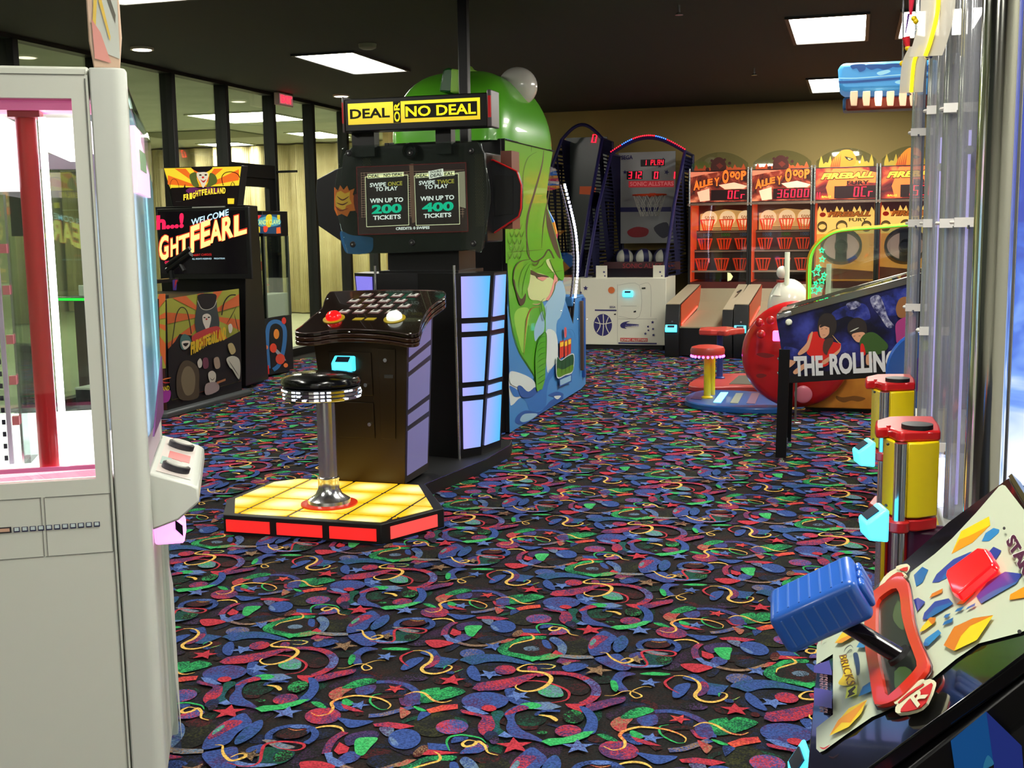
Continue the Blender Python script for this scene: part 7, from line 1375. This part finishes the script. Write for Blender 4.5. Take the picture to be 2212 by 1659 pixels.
# player stations: proto near the camera, copy behind
st=thing('player_station','nearer yellow player station with red cap, chrome pole and glowing blue card reader','game station',(.14,3.1,0),group='yellow and red player stations')
q5=lambda s,z:[aZ(1820+a/3.318,760+b/3.318,z) for a,b in nums(s)]
capo='(230,600)(236,560)(330,532)(450,528)(645,530)(690,590)(702,640)(430,650)(385,645)(330,618)(290,622)(240,622)'
zc=.935
top=[Vector((p.x,p.y,zc)) for p in q5(capo,zc)]
g=G(); g.prism(top,(0,0,.028),RED); cap=g.build('red_cap',st,bevel=.006)
cc=aZ(1820+535/3.318,760+548/3.318,.963); g=G(); g.lathe((cc.x,cc.y,.963),[(.040,0),(.040,.012),(.028,.014)],BLK2,28); g.lathe((cc.x,cc.y,.968),[(.028,0),(.026,.006),(.012,.004)],CHROME,24); g.build('socket',cap,smooth=True)
g=G(); 
for a,b in ((330,538),(342,582),(630,592),(622,540)): p=aZ(1820+a/3.318,760+b/3.318,.963); g.lathe((p.x,p.y,.963),[(.006,0),(.006,.004),(.002,.005)],RED,10)
g.build('cap_bolt',cap,smooth=True)
bod='(290,615)(330,600)(600,540)(690,640)(700,655)(470,668)(430,668)(375,655)(320,640)'
pts=[Vector((p.x,p.y,.735)) for p in q5('(295,612)(345,560)(640,545)(697,640)(560,655)(470,655)(425,600)(375,645)',zc)]
g=G(); g.prism(pts,(0,0,.20),M((238,208,14),.3,coat=.2)); yb_=g.build('yellow_body',st,bevel=.004)
pc=q5('(420,655)',zc)[0]; g=G(); g.cyl((pc.x,pc.y,0),(pc.x,pc.y,.935),.0165,CHROME,24); g.cyl((pc.x,pc.y,0),(pc.x,pc.y,.012),.05,CHROME,24); g.build('chrome_post',st,smooth=True)
for z in (.70,.50):
    g=G(); g.prism([Vector((p.x,p.y,z)) for p in pts],(0,0,.03),RED); g.lathe((pc.x,pc.y,z),[(.027,0),(.027,.03)],RED,20); g.build('red_bracket',st,bevel=.004)
cen=sum(pts,Vector())/len(pts)
g=G(); g.cyl((cen.x-.012,cen.y-.01,0),(cen.x-.012,cen.y-.01,.72),.018,RED,12); g.build('red_strut',st,smooth=True)
g=G(); g.box(cen.x+.0,cen.x+.11,cen.y-.03,cen.y+.02,.02,.70,M((84,18,60),.4)); g.build('plum_board',st,bevel=.02)
rp=aD(1910,1163,3.04); reader('card_reader',st,Vector((rp.x,rp.y-.0,rp.z)),.085,.085,.058,(-1,-.25,0),e=2.4)
g=G(); 
for a,b,z in ((325,662,.925),(312,1100,.75)): p=aD(1820+a/3.318,760+b/3.318,3.03); g.ell(p,(.004,.004,.004),DGREY,8,6)
g.build('body_screw',yb_,smooth=True)
copy_tree(st,Vector((.14-.018,3.1+.95,0)),'farther yellow player station with red cap, behind the nearer one','yellow and red player stations')

# ================================================================ LEVER GAME (near right corner)
lv=thing('lever_game_console','near console with white sloping block-pattern panel, blue lever grip and red start button','arcade game',(.2,1.7,0))
LP=Vector((-.045,1.754,.78)); LT=math.radians(46); LN=Vector((-math.sin(LT),0,math.cos(LT))); LU=Vector((math.cos(LT),0,math.sin(LT)))
def lp(y,v,h=0): return Vector((LP.x,y,LP.z))+LU*v+LN*h
g=G(); g.prism([(-.04,1.345,.0),(-.045,1.345,.745),(.265,1.345,1.065),(.60,1.345,1.065),(.60,1.345,.0)],(0,.69,0),BLACK); g.build('console_body',lv,bevel=.004)
g=G(); ou=[(1.375,-.002),(2.035,-.002),(2.035,.2),(2.04,.3),(2.0,.425),(1.33,.425),(1.34,.3)]; g.prism([lp(a,b,-.02) for a,b in ou],LN*.018,M((12,12,15),.12,coat=.6)); pn=g.build('panel',lv,bevel=.003)
g=G(); g.prism([lp(1.33,.425,-.02),lp(2.0,.425,-.02),lp(2.0,.432,-.02),lp(1.33,.432,-.02)],LN*.02,M((90,95,60),.2,.6)); g.build('panel_end_trim',pn)
C5=((1640,1030),2.638)
def L5(items,nm,h=0,step=.00018,par=None): return art(nm,par or pn,LP+LN*h,LN,C5[0],C5[1],items,off=.0004,step=step)
WP=M((196,206,180),.25,name='white_panel_print'); Y1=M((238,205,20),.3); O1=M((232,150,14),.3); O2=M((212,120,16),.3); B1=M((38,62,150),.3); B2=M((20,100,165),.3); B3=M((40,130,190),.3)
im=[(WP,'p','(325,1070)(328,960)(345,925)(430,860)(520,800)(640,700)(760,610)(860,545)(1000,440)(1100,350)(1240,200)(1365,55)(1385,45)(1402,50)(1530,215)(1600,300)(1600,840)(1480,890)(1250,950)(1120,1040)(975,1160)(780,1310)(640,1370)(500,1465)(370,1560)(345,1570)(325,1550)(325,1430)(420,1355)(420,1010)'),
(Y1,'p','(1095,440)(1150,310)(1310,225)(1317,275)(1215,375)'),(O1,'p','(1095,440)(1140,358)(1200,335)(1317,275)(1215,375)'),(B3,'p','(1268,367)(1290,320)(1335,291)(1368,300)(1365,318)(1310,366)'),(B1,'p','(985,603)(1010,555)(1105,470)(1210,425)(1150,510)(1025,600)'),(B2,'p','(1040,590)(1050,560)(1130,490)(1210,425)(1150,510)(1060,580)'),(B2,'p','(880,560)(930,512)(963,530)(930,602)(895,625)'),(B1,'p','(1290,445)(1335,398)(1380,420)(1350,470)'),
(O1,'p','(1125,725)(1160,690)(1230,630)(1222,665)(1160,726)'),(B1,'p','(1237,682)(1300,600)(1400,540)(1500,552)(1460,610)(1265,722)'),(B2,'p','(1250,700)(1330,650)(1480,590)(1460,610)(1265,722)'),(O1,'p','(1425,702)(1430,670)(1520,620)(1560,640)(1560,680)'),(B1,'p','(880,700)(905,688)(947,713)(900,767)'),(O2,'p','(968,692)(985,665)(1047,635)(1040,660)'),(B1,'p','(930,812)(940,775)(1000,710)(1080,692)(1106,724)(960,812)'),(B2,'p','(950,800)(1000,745)(1095,715)(1106,724)(960,812)'),
(B2,'p','(1050,802)(1060,785)(1092,776)(1072,803)'),(B2,'p','(1043,847)(1055,825)(1108,800)(1097,828)'),(B2,'p','(1112,770)(1130,750)(1168,738)(1150,762)'),(B2,'p','(1176,758)(1190,740)(1232,718)(1228,735)'),(Y1,'p','(912,885)(930,850)(975,800)(1008,803)(1000,830)(940,875)'),(O2,'p','(960,812)(975,800)(1008,803)(1000,830)(985,842)'),(B3,'p','(932,962)(945,925)(1020,870)(1038,890)(960,965)'),(B2,'p','(932,962)(940,938)(965,950)(960,965)'),
(Y1,'p','(1050,960)(1110,855)(1220,805)(1335,788)(1240,930)(1110,992)'),(O2,'p','(1050,960)(1110,855)(1220,805)(1335,788)(1200,850)(1150,905)(1110,992)'),(Y1,'p','(400,1475)(450,1390)(510,1320)(615,1270)(580,1350)(510,1425)'),(O1,'p','(400,1475)(470,1400)(520,1400)(615,1270)(450,1385)'),(Y1,'p','(430,947)(470,890)(540,850)(580,870)(560,895)(470,947)'),(O1,'p','(430,947)(470,920)(580,872)(560,895)(470,947)'),(B3,'p','(553,972)(575,935)(607,920)(607,972)'),(B2,'p','(565,1252)(590,1195)(632,1168)(637,1222)'),
(M((190,40,40),.4),'S','(345,1540)(370,1548)(402,1527)',9),(M((150,40,30),.4),'S','(352,958)(360,930)(395,905)',3),
(M((30,60,100),.4),'P','(535,1010)(560,1005)(572,1060)(572,1120)(556,1128)(548,1070)'),(Y1,'P','(462,1030)(492,1020)(520,1100)(545,1170)(490,1190)(450,1175)(480,1120)'),(M((215,225,60),.4),'p','(500,1200)(560,1185)(555,1240)(490,1265)'),(BLK2,'p','(505,1220)(545,1190)(550,1200)(530,1225)(548,1235)(500,1258)(512,1235)'),(M((150,160,140),.4),'p','(480,1235)(486,1232)(478,1292)(470,1292)'),(M((50,55,60),.4),'S','(482,1000)(495,975)(520,960)(535,975)',6),(M((50,55,60),.4),'S','(500,1000)(520,985)(530,990)',4),
(M((72,64,150),.35),'p','(312,1075)(398,1045)(414,1110)(414,1130)(312,1115)'),(M((72,64,150),.35),'p','(312,1200)(414,1220)(414,1320)(312,1300)'),
(BLK2,'E','(1396,293)(8,9)'),(BLK2,'E','(1483,882)(12,12)')]
L5(im,'panel_print')
g=G()
for i in range(11):
    y=1060+i*26; 
    for k in range(2): a=(345+24*k,y+4*k); P_=[on(1640+(a[0]+dx)/2.638,1030+(a[1]+dy)/2.638,LP+LN*.006,LN) for dx,dy in ((0,0),(18,3),(18,8),(5,12),(18,16),(18,20),(0,17))]; g.tube(P_,.0007,M((170,130,140),.4),4)
g.build('small_print',pn,fix=False)
def pt5(a,b,h=.0065): return on(1640+a/2.638,1030+b/2.638,LP+LN*h,LN)
g=G(); lettering('START',pt5(1402,372,.0085),pt5(1530,620,.0085),pt5(1452,318,.0085),WHITE,g=g,bold=.09,off=.0002); lettering('START',pt5(1405,372,.0095),pt5(1532,618,.0095),pt5(1453,322,.0095),M((75,20,55),.35),g=g,bold=.05,off=.0004)
lettering('BRICKS',pt5(456,1022),pt5(505,1192),pt5(500,1012),M((120,70,20),.4),g=g,bold=.0); g.build('lettering',pn,fix=False)
# red framed slot and its tags
outr=nums('(620,760)(640,695)(700,640)(795,583)(845,590)(868,660)(890,830)(930,960)(978,1065)(970,1120)(900,1200)(800,1290)(700,1322)(670,1290)(645,1130)(617,960)')
innr=nums('(682,760)(700,705)(770,655)(805,655)(822,720)(830,810)(870,950)(918,1075)(905,1120)(840,1190)(770,1255)(740,1262)(712,1130)(685,980)')
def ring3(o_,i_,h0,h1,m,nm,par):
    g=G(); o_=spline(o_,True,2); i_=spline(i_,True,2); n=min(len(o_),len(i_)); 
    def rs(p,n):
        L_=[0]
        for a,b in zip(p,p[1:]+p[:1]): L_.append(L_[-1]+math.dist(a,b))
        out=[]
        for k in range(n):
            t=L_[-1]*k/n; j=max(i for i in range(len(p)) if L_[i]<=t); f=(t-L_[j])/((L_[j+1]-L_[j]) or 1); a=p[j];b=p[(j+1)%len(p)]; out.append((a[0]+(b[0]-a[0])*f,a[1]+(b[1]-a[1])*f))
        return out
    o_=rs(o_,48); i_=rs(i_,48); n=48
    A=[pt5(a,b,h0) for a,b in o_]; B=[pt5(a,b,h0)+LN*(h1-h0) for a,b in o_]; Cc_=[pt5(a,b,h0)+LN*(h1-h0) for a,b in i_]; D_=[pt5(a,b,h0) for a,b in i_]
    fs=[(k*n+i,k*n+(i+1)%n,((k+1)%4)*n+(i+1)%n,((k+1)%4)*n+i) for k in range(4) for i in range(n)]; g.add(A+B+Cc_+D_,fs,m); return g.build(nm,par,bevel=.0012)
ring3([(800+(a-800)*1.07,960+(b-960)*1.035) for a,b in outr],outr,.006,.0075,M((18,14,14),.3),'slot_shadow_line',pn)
sl=ring3(outr,innr,.0065,.013,M((214,50,26),.28,coat=.3),'red_slot_frame',pn)
g=G(); g.ngon([pt5(a,b,.0068) for a,b in spline(innr,True,2)],M((24,28,22),.3)); g.ngon([pt5(a,b,.0072) for a,b in spline(nums('(760,790)(790,700)(815,760)(830,860)(810,870)(780,840)'),True,2)],M((70,88,52),.3)); g.ngon([pt5(a,b,.0072) for a,b in spline(nums('(770,1110)(830,1080)(880,1130)(820,1200)(780,1230)'),True,2)],M((62,84,46),.3)); g.build('slot_well',sl,fix=False)
CRO=M((214,210,175),.4); RT_=M((200,34,28),.35)
def tagp(o,i,nm,ltr=None):
    g=G(); g.prism([pt5(a,b,.007) for a,b in spline(nums(o),True,2)],LN*.004,CRO); t=g.build(nm,pn); g=G(); g.prism([pt5(a,b,.0115) for a,b in spline(nums(i),True,2)],LN*.001,RT_)
    if ltr: lettering('R',pt5(*ltr[0],.0135),pt5(*ltr[1],.0135),pt5(*ltr[2],.0135),CRO,g=g,bold=.03)
    g.build('red_tag_face',t)
tagp('(788,1340)(800,1310)(850,1255)(960,1172)(1000,1170)(1008,1190)(965,1300)(900,1345)(805,1362)','(808,1342)(830,1300)(880,1250)(965,1188)(990,1186)(952,1290)(895,1328)','right_tag',((905,1320),(968,1243),(862,1263)))
tagp('(780,1295)(790,1270)(850,1220)(935,1168)(955,1172)(950,1190)(870,1250)(800,1308)','(795,1292)(805,1275)(860,1228)(935,1182)(930,1195)(865,1238)','lower_tag')
tagp('(790,520)(850,505)(858,520)(840,550)(800,555)','(800,530)(848,515)(838,540)','upper_tag')
tagp('(690,640)(720,580)(790,530)(840,560)(835,580)(760,615)(700,650)','(705,632)(730,590)(790,545)(825,563)(755,602)','left_tag')
# raised red start button
g=G(); bp=nums('(1085,600)(1090,572)(1285,432)(1330,440)(1378,518)(1370,540)(1160,715)(1120,690)'); g.hexa([pt5(a,b,.006) for a,b in bp],[pt5(a+2,b-6,.006)+LN*.012 for a,b in [((x-1230)*.94+1230,(y_-575)*.94+575) for x,y_ in bp]],M((250,22,26),.2,emit=.75,ec=(255,18,24),coat=.4)); g.build('start_button',pn,bevel=.003)
# lever
H0=aY(1657,1340,1.60); ha=Vector((.85,0,.527)); hc_=Vector((.50,.12,-.86)).normalized(); hb_=Vector((0,1,0)); LA_,LB_,LC_=.134,.105,.064
hb_=(hb_-hc_*hb_.dot(hc_)).normalized(); ha=hb_.cross(hc_); ha=ha if ha.x>0 else -ha
BG=M((36,92,184),.32,name='blue_grip',coat=.15)
def hbx(a0,a1,b0,b1,c0,c1): return [H0+ha*a+hb_*b+hc_*c for a,b,c in ((a0,b0,c0),(a1,b0,c0),(a1,b1,c0),(a0,b1,c0),(a0,b0,c1),(a1,b0,c1),(a1,b1,c1),(a0,b1,c1))]
lev=G(); v=hbx(0,LA_,0,LB_,0,LC_); lev.hexa(v[:4],v[4:],BG); grip=lev.build('lever_grip',lv,bevel=.011,seg=4)
RBM=M((22,62,138),.35)
for i in range(1,8):
    a=LA_*i/8; v=hbx(a-.0008,a+.0008,-.0012,LB_+.001,-.0012,LC_+.001)
    q=hbx(a-.0012,a+.0012,.010,LB_-.01,-.0010,.001); g=G(); g.hexa(q[:4],q[4:],M((70,110,185),.3)); q=hbx(a-.0012,a+.0012,-.0010,.001,.010,LC_-.010); g.hexa(q[:4],q[4:],M((70,110,185),.3)); g.build('grip_rib',grip)
g=G()
for b in (.022,.05,.078):
    q=hbx(LA_-.002,LA_+.008,b-.012,b+.012,.012,LC_-.012); g.hexa(q[:4],q[4:],BG)
g.build('grip_stud',grip,bevel=.005)
hcn=H0+ha*LA_*.60+hb_*LB_*.45+hc_*LC_; lb_=pt5(812,1030,.004)
g=G(); g.cyl(lb_,hcn,.0125,M((16,10,14),.2,coat=.5),20); g.lathe(lb_,[(.02,0),(.017,.008)],BLK2,18,LN); g.build('lever_shaft',lv,smooth=True)
# blue faceted block art on the near side board
g=G(); g.prism([(-.03,1.33,.02),(-.03,1.33,.70),(.265,1.33,1.02),(.6,1.33,1.02),(.6,1.33,.02)],(0,.015,0),BLK2); sb2=g.build('side_board',lv)
art('block_art',sb2,Vector((0,1.33,0)),(0,-1,0),(1720,1380),4.496,[(M((28,104,190),.3),'p','(1500,990)(1845,705)(1920,1210)(1870,1250)(1900,1700)(1600,1700)'),(M((46,66,170),.3),'p','(1845,705)(2190,1040)(2240,1700)(1880,1700)(1920,1240)'),(M((60,150,205),.3),'P','(1860,1130)(1920,1210)(1860,1250)(1815,1250)')],step=.0006)
reader('card_reader',lv,(-.046,1.645,.655),.07,.085,.026,(-1,-.2,0),e=1.8)

# ================================================================ WHITE CRANE CABINET (near left)
rz=math.radians(30); CL=(-1.647,2.387,0); WM=Matrix.Translation(CL)@Matrix.Rotation(rz,4,'Z')
cr=thing('crane_machine','tall white prize crane cabinet with red pole inside, filling the left edge of the view','crane machine',CL,rz)
def cb_(g,name,par=cr,**k): return g.build(name,par,xf=WM,**k)
CW=M((206,209,197),.42,name='cream_white_cabinet'); CW2=M((205,209,200),.3,name='cream_white_post'); LNE=M((120,122,114),.5); W_=-1.05; DP=.60
g=G(); g.box(W_,-.080,.004,DP,.05,.915,CW); g.box(W_+.02,-.1,.02,DP-.02,0,.05,DGREY); body=cb_(g,'lower_cabinet',bevel=.004)
g=G(); g.box(W_,-.080,.004,DP,1.815,1.888,CW); cb_(g,'top_case',bevel=.006)
# side door frame round the window
g=G(); a=.012
g.box(-.12,-.0815,-.004,.004,.915,1.815,CW); g.box(W_+.0,-.0815,-.004,.004,1.815,1.868,CW); g.box(W_,-.0815,-.004,.004,.10,.915,CW); fr2=cb_(g,'side_door')
g=G(); 
def line(x0,x1,z0,z1,y=-.0052,m=LNE): g.box(x0,x1,y,y+.001,z0,z1,m)
for q in ((-.238,-.088+.0,.8765,.878),(-.245,-.09,.731,.7325),(-.241,-.2395,.732,.877),(-.091,-.0895,.732,.877),(-.60,-.247,.8765,.878),(-.60,-.251,.731,.7325),(-.249,-.2475,.732,.877)): line(*q)
g.box(-.0885,-.0865,-.006,.003,.1,1.86,M((95,98,92),.5)); g.box(W_,-.088,-.006,.003,1.868,1.8695,LNE); cb_(g,'panel_groove',fr2)
g=G(); 
for i in range(11):
    x=-.313+.0182*i; g.box(x,x+.0135,-.0062,-.0045,.797,.809,M((30,34,70),.5)); g.box(x+.002,x+.0115,-.0068,-.0060,.800,.808,M((200,215,215),.5))
g.box(-.40,-.318,-.0062,-.0045,.797,.811,M((40,36,40),.5)); g.box(-.396,-.322,-.0068,-.006,.800,.808,M((205,165,140),.5)); cb_(g,'counter_strip',fr2)
# rounded front corner post
g=G(); rr=.02; prof_=[(-.078,-.008),(-.03,-.012)]+[(-.022+.024*math.sin(t),-.012+.022*(1-math.cos(t))) for t in [math.pi/2*i/6 for i in range(7)]]+[(.002,.05),(-.078,.05)]
g.prism([(x,y,.0) for x,y in prof_],(0,0,1.885),CW2); post=cb_(g,'corner_post',bevel=.004)
g=G(); g.box(-.06,.0,DP-.06,DP-.01,0,1.8,CW2); cb_(g,'corner_post',bevel=.006)
g=G(); g.box(-.085,-.01,.05,DP-.06,.05,.86,CW); cb_(g,'front_panel',bevel=.003)
# front window with bowed top, lit inside
PGL=M((235,190,215),.35,emit=.8,ec=(250,200,235))
CFG=clear('crane_front_glass',(.80,.93,.95),.22,.06); _N=CFG.node_tree.nodes; _L=CFG.node_tree.links; _o=[n for n in _N if n.type=='OUTPUT_MATERIAL'][0]; _mx=_o.inputs[0].links[0].from_node; _d=_N.new('ShaderNodeBsdfTranslucent'); _d.inputs[0].default_value=(.55,.78,.82,1); _b=_N.new('ShaderNodeMixShader'); _b.inputs[0].default_value=.45; _L.new(_mx.outputs[0],_b.inputs[1]); _L.new(_d.outputs[0],_b.inputs[2]); _L.new(_b.outputs[0],_o.inputs[0])
g=G(); g.prism([(-.004,.055,1.0),(.004,.50,1.0),(.012,.50,1.62),(-.004,.48,1.80),(-.006,.055,1.80)],(.006,0,0),CFG); fg=cb_(g,'front_glass')
g=G(); g.box(-.02,.0,.055,.50,.915,1.0,M((216,200,210),.4)); cb_(g,'lower_rail',fg,bevel=.003); g=G(); g.box(-.012,.012,.06,.48,1.60,1.76,PGL); g.box(.012,.0135,.16,.36,1.66,1.71,M((150,190,150),.4)); cb_(g,'pink_header',fg,bevel=.0)
g=G(); g.prism([(.012,.06,1.0),(.012,.46,1.0),(.016,.46,1.16)],(.004,0,0),M((110,60,110),.4)); cb_(g,'sticker',fg)
# clear roof visor and poster on top
g=G(); g.prism([(-.01,.05,1.88),(.004,.05,1.80),(.016,.5,1.64),(.016,.5,1.76),(-.01,.45,1.83)],(.003,0,0),ACRYL); cb_(g,'clear_visor')
g=G(); q=[(-.073,.02,1.888),(-.008,.02,1.888)]; g.prism([(-.070,.03,1.888),(-.012,.03,1.888),(-.004,.03,1.96),(-.006,.03,2.18),(-.03,.03,2.30),(-.078,.03,2.30),(-.078,.03,1.95)],(0,.012,0),M((206,176,150),.35)); po=cb_(g,'topper_board',bevel=.003)
g=G()
for m,pts in ((M((196,200,190),.4),[(-.06,1.93),(-.01,1.91),(-.008,2.15),(-.03,2.28),(-.07,2.28)]),(M((96,92,82),.4),[(-.066,2.16),(-.016,1.99),(-.014,2.01),(-.062,2.19)]),(M((222,190,80),.4),[(-.064,1.94),(-.05,2.08),(-.045,2.14),(-.05,2.14),(-.058,2.08),(-.068,1.97)]),(M((200,50,60),.4),[(-.02,2.28),(-.006,2.1),(-.004,2.16),(-.01,2.28)]),(M((220,150,140),.4),[(-.066,1.91),(-.03,1.90),(-.05,1.97),(-.068,2.0)]),(M((90,80,75),.4),[(-.045,2.10),(-.04,2.12),(-.043,2.13),(-.047,2.115)]),(M((225,190,80),.4),[(-.05,2.04),(-.03,1.95),(-.028,1.96),(-.046,2.06)])):
    g.ngon([(x,.0285-.0004*len(g.f),z) for x,z in pts],m)
cb_(g,'topper_print',po,fix=False)
# interior
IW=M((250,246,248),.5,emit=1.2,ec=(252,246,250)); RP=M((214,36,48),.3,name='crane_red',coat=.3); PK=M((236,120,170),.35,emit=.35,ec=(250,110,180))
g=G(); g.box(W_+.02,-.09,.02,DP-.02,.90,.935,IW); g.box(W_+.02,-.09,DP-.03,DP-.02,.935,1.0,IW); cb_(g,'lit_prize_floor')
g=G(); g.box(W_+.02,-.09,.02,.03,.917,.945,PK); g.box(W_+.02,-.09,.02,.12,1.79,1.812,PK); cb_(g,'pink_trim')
def red_pole(x,y): 
    g=G(); g.cyl((x,y,.935),(x,y,1.80),.0235,RP,24); g.box(x-.035,x+.035,y-.03,y+.03,1.775,1.8,M((170,30,60),.3)); return g
cb_(red_pole(-.232,.06),'red_pole',smooth=True)
FT=M((255,245,255),.3,emit=11,ec=(255,225,248))
g=G(); g.cyl((-.200,.085,.94),(-.200,.085,1.78),.0085,FT,12); g.box(-.195,-.10,.10,.5,1.70,1.78,M((255,250,252),.4,emit=2.2,ec=(255,240,250))); cb_(g,'fluorescent_tube')
g=G(); g.cyl((-.035,.09,.95),(-.035,.09,1.6),.010,FT,10); g.cyl((-.025,.43,.98),(-.025,.43,1.6),.012,M((240,250,255),.3,emit=9,ec=(225,245,255)),10); cb_(g,'added_front_tube')  # two tubes added inside to brighten the front glass
g=G(); g.box(-.42,-.30,.10,.5,1.62,1.79,M((255,240,250),.4,emit=1.6,ec=(255,225,245))); cb_(g,'ceiling_lamp_box')
g=G(); g.box(W_+.01,-.09,DP-.012,DP-.006,1.0,1.81,GLASS); cb_(g,'back_glass')
g=G(); g.box(W_+.01,-.122,.006,.010,.916,1.814,GLASS); cb_(g,'side_glass')
g=G(); g.box(-.335,-.325,.12,.13,.94,1.78,M((200,190,215),.3)); g.box(-.305,-.300,.12,.13,.94,1.6,CHROME); g.box(-.30,-.285,.12,.40,.94,1.5,ACRYL)
for i in range(26): g.box(-.345,-.337,.118,.121,.95+.03*i,.962+.03*i,M((30,30,50),.5))
for z in (1.04,1.14,1.24,1.36,1.46): g.box(-.318,-.302,.10,.115,z,z+.022,M((225,130,140),.3))
rl_=cb_(g,'prize_rail')
g=G(); g.box(W_+.1,-.12,DP-.1,DP-.05,1.68,1.72,M((120,120,125),.4,.4)); g.box(-.11,-.10,.03,DP-.03,1.0,1.8,M((90,110,120),.4)); cb_(g,'gantry_rail')
# control box with two round buttons
g=G(); g.prism([(-.004,.06,.91),(.10,.06,.873),(.116,.06,.862),(.116,.06,.825),(.063,.06,.782),(-.004,.06,.76)],(0,.56,0),M((214,218,208),.32,name='control_white')); bx_=cb_(g,'control_box',bevel=.006)
nn_=Vector((.037,0,.104)).normalized()
def tp2(x,y,h=0): z=.91-(x+.004)*(.037/.104); return Vector((x,y,z))+nn_*h
g=G(); g.prism([tp2(.012,.10,.001),tp2(.095,.10,.001),tp2(.095,.58,.001),tp2(.012,.58,.001)],nn_*.0008,M((226,214,206),.35)); g.prism([tp2(.03,.30,.002),tp2(.085,.30,.002),tp2(.085,.40,.002),tp2(.03,.40,.002)],nn_*.0008,M((224,110,110),.35)); g.prism([tp2(.015,.2,.002),tp2(.04,.2,.002),tp2(.04,.3,.002),tp2(.015,.3,.002)],nn_*.0008,M((160,190,180),.35)); g.prism([tp2(.06,.23,.002),tp2(.066,.23,.002),tp2(.066,.3,.002),tp2(.06,.3,.002)],nn_*.0008,M((214,90,90),.35)); cb_(g,'control_print',bx_)
for y_ in (.17,.49):
    c=tp2(.055,y_,.002); g=G(); g.lathe(c,[(.036,0),(.036,.014),(.029,.016)],M((36,36,42),.3),28,nn_); b_=cb_(g,'button_housing',bx_,smooth=True); g=G(); g.lathe(c,[(.029,.014),(.028,.019),(.002,.021)],M((190,190,180),.3),28,nn_); cb_(g,'round_button',b_,smooth=True)
# pink glowing reader under it
g=G(); g.prism([(-.004,.14,.700),(.066,.14,.700),(.072,.14,.705),(.072,.14,.75),(.045,.14,.775),(-.004,.14,.76)],(0,.10,0),M((245,190,240),.3,emit=1.6,ec=(255,150,240))); rd=cb_(g,'pink_card_reader',bevel=.008)
g=G(); g.prism([(.050,.138,.765),(.068,.138,.748),(.068,.138,.72),(.05,.138,.74)],(0,.09,0),M((30,30,40),.2)); cb_(g,'card_slot',rd)
g=G(); g.box(.0,.024,.296,.30,.06,.70,ACRYL); cb_(g,'clear_guard'); g=G(); g.prism([(.018,.292,.30),(.026,.292,.1),(.026,.292,.55),(.016,.292,.62)],(0,.002,0),WHITE); cb_(g,'prize_flap')

# ---------------------------------------------------------------- light of the place
w=bpy.data.worlds.new('world'); bpy.context.scene.world=w; w.use_nodes=True; w.node_tree.nodes['Background'].inputs[0].default_value=(.55,.6,.5,1); w.node_tree.nodes['Background'].inputs[1].default_value=.05
sc=bpy.context.scene; sc.view_settings.view_transform='Standard'; sc.view_settings.look='None'; sc.view_settings.gamma=1; sc.view_settings.use_curve_mapping=False; sc.view_settings.exposure=EXPO
try: sc.cycles.max_bounces=8; sc.cycles.transparent_max_bounces=24; sc.cycles.sample_clamp_indirect=4
except Exception: pass
